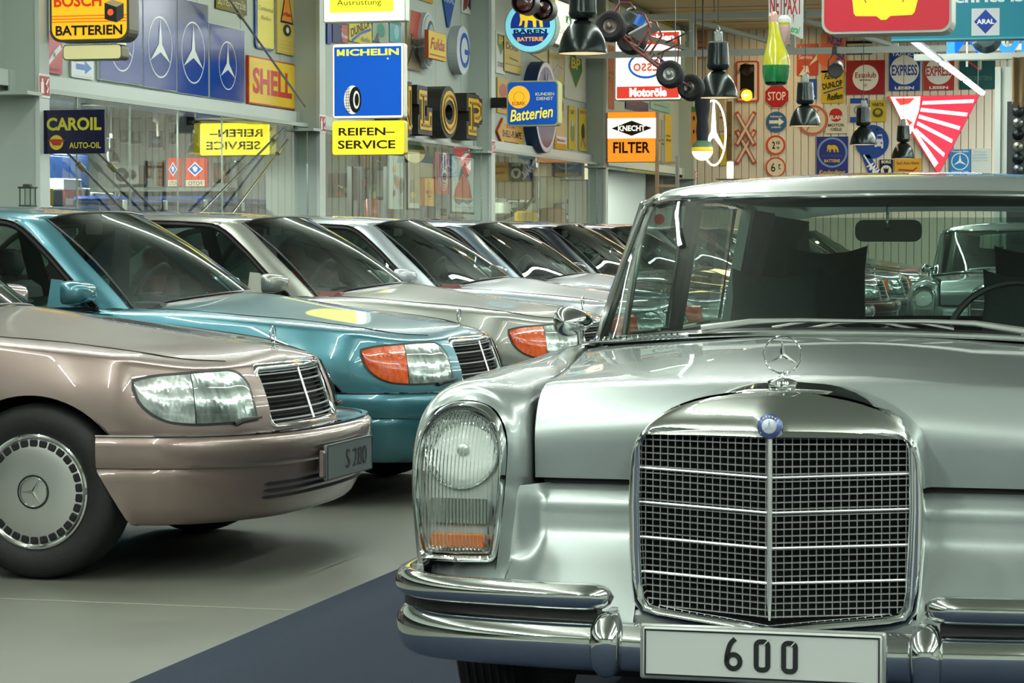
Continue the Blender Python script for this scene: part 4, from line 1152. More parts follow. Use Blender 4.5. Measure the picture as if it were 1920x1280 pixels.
        p2 = spline([(-3.86, sg*.70, 1.31), (-3.95, sg*.74, 1.22), (-4.05, sg*.78, 1.10), (-4.14, sg*.84, .96)], 12)
        MB().grid([[tuple(a), tuple(b)] for a, b in zip(p1, p2)]).build('rear_pillar', SEDAN_PAINT, t, angle=180)
        MB().box((-3.05, min(sg*.70, sg*.84), .95), (-2.96, max(sg*.70, sg*.84), 1.39), Matrix.Identity(4)).build('centre_pillar', BLACK, t, smooth=False) if False else None
        m = MB().add([(-2.98, sg*.868, .955), (-3.12, sg*.868, .955), (-3.14, sg*.692, 1.395), (-3.04, sg*.692, 1.395)], [(0, 1, 2, 3)])
        m.v = [(x, y + sg*.006, z) for x, y, z in m.v]; m.build('centre_pillar', BLACK, t, smooth=False)
        # triangle plate and mirror
        m = MB().prism([(-1.98, .965), (-2.20, .965), (-2.20, 1.105), (-2.14, 1.10)], 0, .012)
        m.v = [(x, sg*(.868 - (z - .957)*.36 + .008 + y), z) for x, y, z in m.v]
        m.build('mirror_base', SEDAN_PAINT, t, smooth=False)
        P = []
        for a in np.linspace(0, 2*pi, 29)[:-1]:
            ca = math.copysign(abs(cos(a))**.45, cos(a)); sa = math.copysign(abs(sin(a))**.45, sin(a))
            P.append([(-1.985 + dx, sg*(1.0 + ry*ca + oy), 1.040 + rz*sa) for ry, rz, dx, oy in ((.001, .001, .085, -.005), (.055, .026, .080, -.005), (.090, .044, .060, -.003), (.108, .056, .025, 0), (.112, .060, -.02, 0), (.110, .058, -.04, 0), (.098, .048, -.042, 0), (.001, .001, -.036, 0))])
        mr = MB().grid(P, closed_u=True).build('door_mirror', SEDAN_PAINT, t, angle=50)
        MB().sweep([(-2.02, sg*.905, 1.03), (-2.06, sg*.86, 1.02)], [(-.04, -.035), (.04, -.035), (.03, .03), (-.03, .03)]).build('mirror_arm', SEDAN_PAINT, mr)
        MB().prism(rrect(.19, .095, .02, 3, sg*1.0, 1.04), 0, .002, Matrix.Rotation(R(-90), 4, 'Z') @ Matrix.Translation((0, 0, 0)) if False else Matrix(((0, 1, 0, -2.0275), (1, 0, 0, 0), (0, 0, 1, 0), (0, 0, 0, 1)))).build('mirror_glass', CHROME, mr, smooth=False)
    # ---- cabin
    cab = MB().box((-4.3, -.80, .90), (-1.9, .80, .93)).cbox((-1.95, -.78, .86), (-1.62, .78, .985), .04).box((-4.5, -.72, .90), (-4.15, .72, 1.0))
    cab.build('cabin_lining', CABIN, t, smooth=False)
    MB().cbox((-2.05, -.60, .96), (-1.80, -.15, 1.03), .03)
    T = Matrix.Translation((-2.18, .36, 1.0)) @ Matrix.Rotation(R(90), 4, 'Z') @ Matrix.Rotation(R(28), 4, 'X')
    sw = MB().tube([tuple(T @ Vector((.19*cos(a), 0, .19*sin(a)))) for a in np.linspace(0, 2*pi, 33)[:-1]], .011, 6, closed=True)
    sw.tube([tuple(T @ Vector((-.19, 0, 0))), tuple(T @ Vector((.19, 0, 0)))], .014, 6).tube([tuple(T @ Vector((0, 0, 0))), (-1.9, .36, .93)], .02, 6)
    sw.build('steering_wheel', BLACK, t)
    for y_ in (-.36, .36):
        for s_, nm in ((2.95, 'front_seat'), (3.95, 'rear_seat')):
            m = MB()
            T = Matrix.Translation((-s_, y_, .92)) @ Matrix.Rotation(R(-14), 4, 'Y')
            m.cbox((-.06, -.25, -.3), (.06, .25, .16), .05, T)
            m.build(nm, SEDAN_SEAT, t, angle=50)
            MB().cbox((-.05, -.13, .19), (.04, .13, .34), .035, T).tube([tuple(T @ Vector((0, -.06, .15))), tuple(T @ Vector((0, -.06, .22)))], .006, 5).tube([tuple(T @ Vector((0, .06, .15))), tuple(T @ Vector((0, .06, .22)))], .006, 5).build('head_rest', SEDAN_SEAT, t, angle=50)
    MB().prism(rrect(.22, .06, .02, 4, 0, 1.36), -2.36, -2.34, Matrix(((0, 1, 0, 0), (1, 0, 0, 0), (0, 0, 1, 0), (0, 0, 0, 1)))).build('rear_view_mirror', BLACK, t)
    # ---- wheels
    for sg in (-1, 1):
        for s_ in (WHL_S, WHR_S):
            T = Matrix.Translation((-s_, sg*.795, WHL_R + .005)) @ (Matrix.Identity(4) if sg < 0 else Matrix.Rotation(pi, 4, 'Z'))
            w_ = MB().lathe([(.20, .085), (.225, .10), (.25, .112), (.285, .115), (.315, .106), (.330, .09), (.335, .07), (.338, 0), (.335, -.07), (.315, -.10), (.225, -.10), (.20, -.09)], 64, T).build('wheel', RUBBER, t, angle=60)
            MB().lathe([(.222, .094), (.216, .106), (.208, .102), (.203, .098), (.200, .100), (.172, .104), (.150, .107), (.10, .110), (.066, .110), (.066, .102), (.060, .102), (.058, .108), (.0, .113)], 64, T).build('wheel_cover', SATIN, w_, angle=25)
            MB().lathe([(.224, .092), (.221, .104), (.214, .107), (.206, .1035)], 64, T).build('cover_rim', CHROME, w_)
            m = MB()
            for k in range(30):
                a = 2*pi*k/30; c = T @ Matrix.Rotation(a, 4, 'Y')
                m.cbox((-.0165, -.1062, .171), (.0165, -.098, .200), .004, c)
            m.build('cover_slot', DARK, w_, smooth=False, kind='stuff', merge=False)
            MB().lathe([(.0655, .1105), (.0655, .1118), (.060, .1118), (.060, .1105)], 40, T).build('ring_gap', DARK, w_)
            MB().tube([tuple(T @ Vector((.056*cos(a), -.1135, .056*sin(a)))) for a in np.linspace(0, 2*pi, 41)[:-1]], .0022, 6, closed=True).build('emblem_ring', CHROME, w_)
            ss = solid_star(.055, 0, -.113, 0, .004, .12); ss.v = [tuple(T @ Matrix.Rotation(.5, 4, 'Y') @ Vector(p)) for p in ss.v]; ss.build('emblem_star', CHROME, w_, smooth=False)
    # wheel housings dark
    for sg in (-1, 1):
        for s_ in (WHL_S, WHR_S):
            P = [[(-s_ + .39*cos(a), sg*yy, .325 + .39*sin(a)) for yy in (.90, .6)] for a in np.linspace(-.1, pi + .1, 25)]
            MB().grid(P).build('wheel_housing', DARK, t)
    return t
SEDAN_SEAT = mat('#2a2f30', .7)
SX = -3.25
def plate(t, txt):
    for sg in (-1, 1):
        pass
    p = MB().prism(rrect(.58, .142, .008, 3, 0, .418), 0, .014).build('number_plate', mat('#5b6664', .35), t, smooth=False)
    Mx = Matrix(((0, -1, 0, .022), (1, 0, 0, 0), (0, 0, 1, 0), (0, 0, 0, 1)))
    p.data.transform(Mx)
    m = MB(); 
    for a, b in (((-.285, -.002, .350), (.285, .0, .3535)), ((-.285, -.002, .4825), (.285, .0, .486)), ((-.285, -.002, .350), (-.2815, .0, .486)), ((.2815, -.002, .350), (.285, .0, .486))): m.box(a, b)
    q = m.build('plate_border', mat('#1a1c1c', .4), p, smooth=False); q.data.transform(Mx)
    vs, fs = text_mesh(txt, .265, .076, .0)
    q = MB().add([(x + .075, y - .003, z + .417) for x, y, z in vs], fs).build('lettering', INK, p, smooth=False, fixn=False); q.data.transform(Mx)
    h = MB().cbox((-.31, .004, .36), (-.27, .03, .47), .006).build('plate_bracket', SEDAN_PAINT, p, smooth=False); h.data.transform(Mx)
proto = make_sedan()
cars = [
 (9.66, '#83736c', '#7d6d64', None, 'dark', 'mauve metallic sedan with clear indicator lamps and S 280 plate, nearest in the row'),
 (12.42, '#3f7480', '#31646d', 'o', 'dark', 'teal metallic sedan second in the row, behind the mauve one'),
 (15.22, '#878a82', '#7d8078', 'o', 'red', 'warm grey sedan with dark red seats between the teal and the white-silver sedans'),
 (17.86, '#aab2b6', '#9da5a8', 'o', 'red', 'light white-silver sedan with red seats, fourth in the row'),
 (20.36, '#596872', '#4f5c66', 'o', 'dark', 'blue grey sedan between the white-silver and the near-black sedans'),
 (23.15, '#111a24', '#10171f', 'o', 'dark', 'near-black blue sedan, sixth in the row'),
 (25.6, '#0f1011', '#0f1011', 'o', 'dark', 'black sedan beyond the near-black blue one, left of the limousine pillar'),
 (28.2, '#8b9092', '#7d8284', 'o', 'dark', 'silver sedan far down the row, seen through the limousine windows'),
 (31.0, '#5a1518', '#4d1214', 'o', 'dark', 'dark red sedan far down the row, seen through the limousine windows'),
 (33.8, '#7a7f80', '#6d7273', 'o', 'dark', 'grey sedan beyond the dark red one, seen through the limousine windows'),
 (36.6, '#3a1416', '#341214', 'o', 'dark', 'maroon sedan beyond the grey one, seen through the limousine windows'),
 (39.4, '#a5a9a6', '#999d9a', 'o', 'dark', 'pale sedan at the far end of the row'),
]
paints = {}
for i, (y, c1, c2, ind, seat, lab) in enumerate(cars):
    if i == 0: t = proto
    else:
        sub = {SEDAN_PAINT: paints.setdefault(c1, paint(c1, .6, .3)), CLADDING: paints.setdefault(c2, paint(c2, .45, .36)), SEDAN_LENS: ORANGE_LENS}
        if seat == 'red': sub[SEDAN_SEAT] = LEATHER_RED; sub[CABIN] = mat('#5d1f1b', .6)
        t = copy_tree(proto, None, sub)
    t.location = (SX, y, 0); tag(t, lab, 'car', 'sedans parked in the row')
plate(proto, 'S 280')
# an older silver car facing the camera far behind the limousine
sub = {LIMO_PAINT: paint('#8d9a97', .6, .3)}
t = copy_tree(limo, None, sub); t.location = (-1.45, 22.5, 0.004); t.scale = (.97, .97, .97)
tag(t, 'older silver car facing the camera far behind, seen through the limousine cabin', 'car')
# ================================================================== ENAMEL SIGNS, LIGHT BOXES, LETTERING
def shape_mesh(mb, poly, y, th=0.0006):
    n = len(poly); mb.add([(x, y, z) for x, z in poly], [tuple(range(n))]); return mb
def sign(label, face, xl, xr, yt, yb, bg, ops=(), depth=0.02, frame=None, emit=0.0, r=0.0, outline=None, plane=None, name='enamel_sign', cat='sign', group=None, step=None, spray=0.25, tilt=0.0, fw=0.02):
    if face == 'W':
        X = (plane if plane is not None else XW + 0.016) ; cy = (yt + yb) / 2; cxp = (xl + xr) / 2; XF = X + depth
        y0 = on_x(xl, cy, XF)[0]; y1 = on_x(xr, cy, XF)[0]
        zt = on_x(cxp, yt, XF)[1]; zb = on_x(cxp, yb, XF)[1]
        w, h = y1 - y0, zt - zb; loc = (X, (y0 + y1) / 2, (zt + zb) / 2); rz = pi / 2; st = 0.002
    else:
        Y = YE - 0.002 if face == 'E' else plane
        YF = Y - depth
        x0 = on_y(xl, (yt+yb)/2, YF)[0]; x1 = on_y(xr, (yt+yb)/2, YF)[0]
        zt = on_y((xl+xr)/2, yt, YF)[1]; zb = on_y((xl+xr)/2, yb, YF)[1]
        w, h = x1 - x0, zt - zb; loc = ((x0 + x1) / 2, Y, (zt + zb) / 2); rz = 0; st = 0.003 if face == 'E' else 0.0012
    if step: st = step
    ln = label.replace('\n', ' ')
    t = thing(name, ln, cat, loc, rz, group, 0, tilt)
    P = lambda x, z: ((x - .5) * w, (z - .5) * h)
    if outline == 'round': out = circ(h / 2, 40)
    elif outline: out = [P(*p) for p in outline]
    else: out = rrect(w, h, max(.002, r * min(w, h)), 5)
    y0 = -depth
    M_bg = mat(bg, spray, 0, emit, 0, .28)
    if frame:
        MB().prism(out, 0, y0).build('frame', mat(frame, .4, .2), t, smooth=False)
        cxm = sum(p[0] for p in out)/len(out); czm = sum(p[1] for p in out)/len(out)
        k = fw
        if outline == 'round': inn = circ(h/2 - k*h, 40)
        elif outline: inn = [(cxm + (p[0]-cxm)*(1-3*k), czm + (p[1]-czm)*(1-3*k)) for p in out]
        else: inn = rrect(w - 2*k*min(w, h), h - 2*k*min(w, h), max(.002, (r - k/2) * min(w, h)), 5)
        MB().prism(inn, y0 + .0005, y0 - .004).build('panel', M_bg, t, smooth=False); yy = y0 - .004 - st
    else:
        MB().prism(out, 0, y0).build('panel', M_bg, t, smooth=False); yy = y0 - st
    for op in ops:
        k, col = op[0], op[-1]
        e = emit
        if isinstance(col, tuple): col, e = col
        m = MB(); nm = 'emblem'
        if k == 't':
            _, s_, cx, cz, tw, thh, opt, _c = op
            vs, fs = text_mesh(s_, tw * w, thh * h, opt.get('b', .02), opt.get('s', 0), opt.get('m', False))
            x0, z0 = P(cx, cz); rt = opt.get('r', 0)
            if rt: vs = [(x*cos(rt) - z*sin(rt), y, x*sin(rt) + z*cos(rt)) for x, y, z in vs]
            m.add([(x + x0, yy, z + z0) for x, y, z in vs], fs); nm = 'lettering'
        elif k == 'r':
            _, a, b, c, d, _c = op; shape_mesh(m, [P(a, b), P(c, b), P(c, d), P(a, d)], yy); nm = 'band'
        elif k == 'rr':
            _, a, b, c, d, rad, _c = op; p, q = P(a, b), P(c, d)
            shape_mesh(m, rrect(q[0]-p[0], q[1]-p[1], rad*h, 5, (p[0]+q[0])/2, (p[1]+q[1])/2), yy); nm = 'band'
        elif k == 'c':
            _, cx, cz, rad, _c = op; shape_mesh(m, circ(rad*h, 36, *P(cx, cz)), yy); nm = 'disc'
        elif k == 'e':
            _, cx, cz, rx_, rz_, _c = op; x0, z0 = P(cx, cz); shape_mesh(m, [(x0 + rx_*w*cos(a), z0 + rz_*h*sin(a)) for a in np.linspace(0, 2*pi, 37)[:-1]], yy); nm = 'disc'
        elif k == 'o':
            _, cx, cz, rad, tw, _c = op; x0, z0 = P(cx, cz)
            m.grid([[(x0 + rr*h*cos(a), yy, z0 + rr*h*sin(a)) for rr in (rad - tw, rad)] for a in np.linspace(0, 2*pi, 49)[:-1]], closed_u=True); nm = 'ring'
        elif k == 'p':
            _, pts, _c = op; shape_mesh(m, [P(*p) for p in pts], yy)
        elif k == 's':
            _, cx, cz, rad, _c = op; x0, z0 = P(cx, cz)
            pts = star_poly(rad*h, .15, x0, z0); n = len(pts); m.add([(x, yy, z) for x, z in pts] + [(x0, yy, z0)], [(i, (i+1) % n, n) for i in range(n)]); nm = 'star'
        elif k == 'l':
            _, pts, tw, _c = op; q = [P(*p) for p in pts]; stroke(m, q, tw*h, yy - .0002, yy); nm = 'line'
        m.build(nm, mat(col, spray, 0, e, 0, .28), t, smooth=False, fixn=False, merge=False)
        yy -= st
    return t
Y_, BL, RD, BK, WH = '#dcc52c', '#12408f', '#b8231f', '#16150f', '#e6e8e0'
# ---------------- bay 1 of the side wall
star_ops = [('o', .5, .57, .295, .020, '#cfd6cf'), ('s', .5, .57, .285, '#cfd6cf')]
labs = ['blue panel with white star ring half hidden behind the yellow and red battery light box', 'tall blue panel with white star ring, second from the left', 'tall blue panel with white star ring, third from the left', 'blue panel with white star ring next to the yellow and red fuel sign']
for (a, b, t_, b_), l in zip(((186, 266.5, -20, 155), (268, 330, -8, 167), (332, 390, 2, 178), (393, 458, 50, 188)), labs):
    q = [('o', .5, .47 if a > 390 else .45, .33, .016, '#cfd6cf'), ('s', .5, .47 if a > 390 else .45, .32, '#cfd6cf')]
    sign(l, 'W', a, b, t_, b_, '#0a2f74', q, .03, '#c6cfc8', fw=.006, spray=.16, name='star_panel', group='blue star panels on the side wall')
sign('yellow enamel fuel sign with red border and red capital letters', 'W', 466, 553, 112, 200, '#d9b722', [('t', 'SHELL', .5, .5, .84, .55, {'b': .035}, '#b3261d')], .03, '#a82a1c', fw=.03, r=.01)
sign('red enamel sign with a white spark plug under the battery light box', 'W', 88, 117, 60, 138, '#a81a1c', [('p', [(.05, .25), (.45, .55), (.85, .72), (.95, .62), (.55, .42), (.12, .18)], '#cfd2cc'), ('c', .45, .45, .06, '#2f5a3a'), ('t', 'BOSCH', .5, .1, .7, .07, {}, '#7e1114')])
sign('white enamel plate with a blue arrow pointing right', 'W', 134, 176, 112, 147, '#c9d1cf', [('p', [(.2, .45), (.6, .45), (.6, .25), (.9, .6), (.6, .95), (.6, .75), (.2, .75)], '#1763a8'), ('t', 'Parken', .5, .15, .5, .12, {}, '#333333')if 0 else ('r', .1, .08, .9, .1, '#8b9390')], r=.08)
sign('small dark enamel street name plate with pale lettering', 'W', 405, 463, -12, 22, '#2e2c1a', [('t', 'Schreberstraße', .5, .5, .9, .5, {'b': 0}, '#b9b89c')], .015)
sign('tall yellow and blue enamel tyre sign with round blue corners', 'W', 479, 515, -30, 93, '#20407a', [('rr', .1, .03, .95, .97, .05, '#cfc233'), ('t', 'Continental', .52, .62, .75, .07, {'b': .0}, '#56531b'), ('t', 'Reifen', .52, .48, .5, .06, {'s': .3, 'b': 0}, '#6b6620')], r=.12)
sign('ribbed yellow enamel sign with orange triangle and black bottle', 'W', 520, 555, -35, 102, '#c3ac4e', [('p', [(.15, .42), (.85, .42), (.5, 1.0)], BK), ('p', [(.22, .45), (.78, .45), (.5, .93)], '#d98324'), ('t', 'brillant', .5, .55, .5, .06, {}, '#7c2417'), ('e', .5, .33, .2, .08, '#23241c'), ('e', .5, .33, .08, .04, '#cfcaa8')] + [('r', .0, .02 + .05*k, 1, .025 + .05*k, '#a9923c') for k in range(4)])
# perpendicular battery light box with the small blank one below
PY = 19.6
sign('yellow light box with red and black battery lettering hung from the first column', 'P', 93, 242, -60, 78, '#dfa91f', [
    ('r', .03, .265, .97, .28, '#c4561c'), ('r', .03, .305, .97, .32, '#c4561c'), ('r', .03, .345, .97, .36, '#c4561c'),
    ('t', 'BOSCH', .36, .56, .60, .17, {'b': .03}, ('#c43c1c', .6)), ('t', 'BATTERIEN', .5, .155, .84, .135, {'b': .03}, BK),
    ('p', [(.70, .30), (.85, .25), (.85, .46), (.70, .52)], '#1c1d1a'), ('p', [(.85, .25), (.94, .31), (.94, .51), (.85, .46)], '#30332f'), ('p', [(.70, .52), (.85, .46), (.94, .51), (.80, .56)], '#8a7b5a'), ('c', .775, .39, .045, '#c9552a')],
    .20, '#4b4a39', .9, .16, plane=PY, name='light_box', fw=.035)
sign('small blank cream light box hanging under the yellow and red battery box', 'P', 118, 228, 83, 112, '#c9c48e', (), .16, '#57533a', .55, .25, plane=PY, name='light_box', fw=.06)
sign('dark blue enamel sign with yellow motor oil lettering and winged yellow disc', 'P', 82, 196, 206, 288, '#0c1030', [
    ('t', 'CAROIL', .5, .68, .90, .30, {'b': .035}, '#b9b32f'), ('t', 'AUTO-OIL', .68, .19, .52, .14, {'b': .02}, '#b9b32f'),
    ('c', .21, .26, .17, '#c4b52d'), ('p', [(.06, .30), (.16, .34), (.28, .33), (.36, .31), (.30, .26), (.28, .19), (.16, .19), (.12, .27)], '#a3301c')], .012, plane=19.35)
# ---------------- light boxes on the second column
PY = 26.2
sign('white and yellow car equipment light box at the top edge above the blue tyre box', 'P', 606, 760, -60, 41, '#fbfbe6', [('r', .08, .18, .86, .97, ('#f1e93a', 1.15)), ('t', 'Ausrüstung', .44, .35, .54, .14, {'b': .0}, ('#5f5a1c', 0))], .15, '#b8c0b4', 1.25, .03, plane=PY, name='light_box', fw=.02)
tyre = [('e', .29, .25, .12, .19, ('#ece8d8', .8)), ('e', .33, .25, .085, .175, BK), ('e', .345, .25, .045, .12, ('#d8d8d0', .8)), ('e', .35, .25, .03, .085, BK)]
tyre += [('l', [(.18 + .005*abs(k-4), .10 + .036*k), (.262, .095 + .038*k)], .007, BK) for k in range(9)] + [('l', [(.22, .09), (.205, .25), (.22, .40)], .006, BK), ('l', [(.245, .08), (.235, .25), (.245, .42)], .006, BK)]
sign('blue light box with a tyre and yellow capitals, above the yellow tyre service box', 'P', 623, 757, 81, 222, '#f7ecd2', [('r', .03, .035, .97, .955, ('#1250b0', .85)), ('l', [(.085, .838), (.085, .922)], .03, ('#f4e43a', 1.05)), ('l', [(.085, .920), (.125, .850)], .024, ('#f4e43a', 1.05)), ('l', [(.165, .920), (.125, .850)], .024, ('#f4e43a', 1.05)), ('l', [(.165, .838), (.165, .922)], .03, ('#f4e43a', 1.05)), ('t', 'ICHELIN', .57, .88, .73, .088, {'b': .03}, ('#f4e43a', 1.05))] + tyre + [('c', .79, .79, .013, '#b9c6e8')], .13, '#c9c8b8', 1.05, .04, plane=PY, name='light_box', fw=.01)
sign('yellow light box reading tyre service in dark letters on the second column', 'P', 623, 758, 226, 290, '#f0df2e', [('t', 'REIFEN–', .48, .68, .78, .23, {'b': .025}, ('#352c10', 0)), ('t', 'SERVICE', .48, .30, .80, .25, {'b': .025}, ('#352c10', 0))], .13, '#cdbf3a', 1.1, .08, plane=PY, name='light_box', fw=.01)
# ---------------- bay 2
sign('narrow blue enamel strip between the two stacked light boxes', 'W', 614, 622, 40, 82, '#12357a', ())
sign('dark blue and red enamel sign with white script, seen between the light boxes', 'W', 624, 653, 42, 82, '#141b4c', [('p', [(.55, .9), (.95, .95), (.95, .1), (.6, .1)], '#a34a35'), ('t', 'Pneu', .75, .4, .4, .2, {}, '#c9cfd6'), ('o', .55, .6, .12, .03, '#b9c3cc')])
sign('yellow tyre enamel sign with black letters and a blue diagonal band', 'W', 655, 697, 40, 81, '#c6b52c', [('t', 'DUNLOP', .5, .72, .9, .4, {'b': .03, 'r': .25}, BK), ('l', [(.1, .02), (.5, .45), (.95, .75)], .13, '#20529b'), ('t', 'Reifen', .72, .22, .4, .22, {'s': .3}, '#7a8b6a')])
sign('greenish portrait poster between the light boxes', 'W', 699, 729, 42, 80, '#8d9a86', [('e', .5, .6, .25, .35, '#1f7d6e'), ('p', [(.05, 0), (.3, .5), (.4, 0)], '#3c4a3a')])
sign('pale teal enamel poster right of the greenish portrait', 'W', 731, 752, 40, 80, '#5fa0a2', [('e', .6, .5, .2, .35, '#8fc4c4'), ('r', 0, .85, 1, 1, '#39727a')])
sign('faded red and brown racing poster, leftmost right of the light boxes', 'W', 763, 789, 20, 132, '#8f8160', [('p', [(.2, .6), (1, .45), (1, 1), (.35, 1)], '#a23a2c'), ('l', [(0, .05), (.4, .35), (.3, .6)], .05, '#4c4434'), ('l', [(.4, .4), (.7, .25), (.9, .15)], .06, '#6d6c5c'), ('l', [(.1, .3), (.5, .5), (.9, .3)], .03, '#8c8871')])
sign('upright chrome oval frame mounted on the wall beside the racing poster', 'W', 791, 816, 23, 129, '#8b979c', [('e', .55, .5, .40, .44, '#a7b3b5'), ('e', .62, .5, .30, .36, '#30363c'), ('e', .66, .5, .22, .30, '#8a9a9c')], .08, '#b4bcbc', outline=[(.5 + .5*cos(a), .5 + .5*sin(a)) for a in np.linspace(0, 2*pi, 33)[:-1]], fw=.03)
t = sign('small yellow enamel sign with red script lettering, tilted out from the wall', 'W', 803, 836, 60, 112, '#c9a92b', [('t', 'Fulda', .5, .55, .8, .42, {'s': .25, 'b': .02}, '#8e2a1f'), ('r', .05, .12, .95, .17, '#a7461f')], .05, '#9b3a20', plane=XW + .25)
MB().box((-.02, 0, -.02), (.02, .24, .02)).build('stay', STEEL, t, smooth=False)
sign('blue triangular pennant sign pointing down at the top of the wall', 'W', 823, 862, -48, 52, '#1c4a92', [('t', 'ARAL', .5, .52, .5, .12, {'b': .03}, '#93b4dc')], outline=[(0, 1), (.42, 0), (.5, 0), (1, 1)])
sign('white poster with a black and red diagonal right of the blue pennant', 'W', 866, 887, -25, 26, '#c7ccc6', [('p', [(.1, .05), (.45, .2), (.7, 1), (.2, 1)], '#6f1e1c'), ('p', [(.5, .3), (.75, .15), (1, 1), (.8, 1)], '#17181a')])
t = sign('round domed white sign with a big blue letter G', 'W', 850, 887, 48, 140, '#c3cbd2', [('o', .55, .5, .36, .10, '#1b4b9c'), ('r', .55, .42, .80, .52, '#1b4b9c')], .13, '#a9b0b2', outline='round', fw=.015)
sign('yellow edge of a sign at the top of the wall above the chrome oval', 'W', 786, 812, -22, 3, '#c99a2c', ())
def channel_letter(ch, xl, xr, yt, yb, lab):
    X = XW + .33; cy = (yt+yb)/2
    y0 = on_x(xl, cy, X)[0]; y1 = on_x(xr, cy, X)[0]; zt = on_x((xl+xr)/2, yt, X)[1]; zb = on_x((xl+xr)/2, yb, X)[1]
    w, h = y1 - y0, zt - zb
    t = thing('channel_letter', lab, 'letter', (XW + .02, (y0+y1)/2, (zt+zb)/2), pi/2, 'black and yellow channel letters')
    S = {'N': [[(0, 0), (0, 1)], [(0, 1), (1, 0)], [(1, 0), (1, 1)]], 'L': [[(.25, 0), (.25, 1)], [(.1, 0), (1, 0)], [(.0, 1), (.5, 1)], [(1, 0), (1, .3)]],
         'O': None, 'P': [[(.2, 0), (.2, 1)], [(.0, 0), (.5, 0)], [(.0, 1), (.7, 1)], [(.7, 1), (.95, .9)], [(.95, .9), (.95, .6)], [(.95, .6), (.7, .48)], [(.7, .48), (.5, .48)]]}[ch]
    def strokes(m, tk, ya, yb_, sh):
        if S is None:
            stroke(m, [((w/2 - sh)*cos(a), (h/2 - sh)*sin(a)) for a in np.linspace(0, 2*pi, 33)[:-1]], tk, ya, yb_, True)
        else:
            for i, (p, q) in enumerate(S):
                a = Vector(((p[0]-.5)*(w - 2*sh), (p[1]-.5)*(h - 2*sh))); b = Vector(((q[0]-.5)*(w-2*sh), (q[1]-.5)*(h-2*sh)))
                d = (b-a).normalized()*tk*.5
                stroke(m, [(a.x-d.x, a.y-d.y), (b.x+d.x, b.y+d.y)], tk, ya - .0007*i, yb_ + .0005*i)
    m = MB(); strokes(m, .24, -.30, 0, .13); m.build('letter_box', mat('#1b1a14', .5), t, smooth=False, merge=False)
    if ch == 'P': MB().cbox((-.10*w, -.29, -.05*h), (.42*w, -.002, .42*h), .01).build('letter_core', mat('#1b1a14', .5), t, smooth=False)
    m = MB(); strokes(m, .12, -.312, -.302, .13); m.build('yellow_face', mat('#b9972a', .5), t, smooth=False, merge=False)
    m = MB(); strokes(m, .025, -.326, -.316, .13); m.build('neon_line', mat('#7d5a1c', .4), t, smooth=False, merge=False)
channel_letter('N', 748, 774, 150, 252, 'big black letter N with yellow face, mostly behind the tyre service box')
channel_letter('L', 783, 812, 160, 254, 'big black letter L with yellow face left of the letter O')
channel_letter('O', 826, 860, 160, 261, 'big black letter O with yellow face')
channel_letter('P', 876, 906, 176, 264, 'big black letter P with yellow face against the column')
# ---------------- bay 3
sign('white plate with green and yellow shield, leftmost sign after the third column', 'W', 930, 946, 60, 138, '#c2cac0', [('p', [(.15, .95), (.95, .95), (.95, .7), (.55, .45), (.15, .7)], '#2f6b3a'), ('t', 'BP', .55, .80, .5, .17, {'b': .03}, '#cdb32a'), ('t', '200', .5, .22, .7, .12, {'b': 0}, '#4d534f')])
sign('ochre enamel sign with black lettering behind the round battery sign', 'W', 945, 977, 72, 137, '#b5a12e', [('t', 'Dona', .45, .75, .7, .2, {'b': .03}, BK), ('l', [(.3, .42), (.8, .38)], .03, BK), ('r', .05, .22, .95, .24, '#6d6425')], .03, '#4b4a2a', fw=.015)
sign('pale yellow sign edge under the round battery sign', 'W', 995, 1026, 93, 115, '#c0ae5e', (), outline=[(0, .5), (.15, 1), (1, .9), (1, 0)])
sign('white lit box with small green emblem behind the nearest hanging lamp', 'W', 1041, 1078, 5, 88, '#f2eedb', [('r', .52, .55, .8, .72, '#1d7a4a'), ('p', [(.58, .56), (.66, .71), (.74, .56)], '#eef0e4'), ('t', 'Castrol', .4, .34, .5, .12, {'b': 0}, ('#6f6f62', 0))], .12, '#9aa09a', .95, fw=.015)
sign('olive green map-like enamel sign right of the chrome star ring', 'W', 1030, 1058, 97, 157, '#a6953c', [('e', .5, .5, .3, .35, '#8c8347'), ('l', [(.1, .2), (.5, .6), (.9, .5)], .02, '#5c5a2c')], .02)
sign('large white plate with green and yellow fuel shield', 'W', 1059, 1099, 95, 188, '#bfc5b4', [('p', [(.20, .92), (.80, .92), (.84, .62), (.50, .22), (.16, .62)], '#c9b52f'), ('p', [(.24, .90), (.76, .90), (.80, .62), (.50, .26), (.20, .62)], '#2c6f43'), ('t', 'BP', .5, .74, .42, .22, {'b': .03}, '#cdb32a')], r=.06)
sign('ochre enamel sign with faded red figures behind the blue battery box', 'W', 933, 956, 147, 213, '#b09238', [('e', .45, .65, .3, .2, '#9b4a2a'), ('t', 'VEEDOL', .5, .2, .8, .14, {}, '#7b2c1c')])
sign('yellow arrow shaped enamel fuel sign pointing left', 'W', 932, 981, 223, 276, '#b98f2c', [('t', 'SHELL-PUMPE', .55, .46, .72, .24, {'b': .02}, BK), ('t', 'ZUR', .5, .72, .35, .1, {}, '#8f2a1b')], .03, '#9a2f1c', outline=[(0, .5), (.22, 1), (.24, .78), (1, .78), (1, 0), (.84, 0), (.80, .18), (.24, .18), (.22, 0)], fw=.015)
t = sign('large round blue drum with chrome ring and three-pointed star projecting from the wall', 'W', 1003, 1044, 115, 287, '#16305c', [('o', .5, .5, .49, .05, '#b9c2c6')], .20, '#152b55', outline='round', fw=.02)
m = solid_star(.60, 0, -.23, 0, .05, .12); m.build('star', CHROME, t, smooth=False)
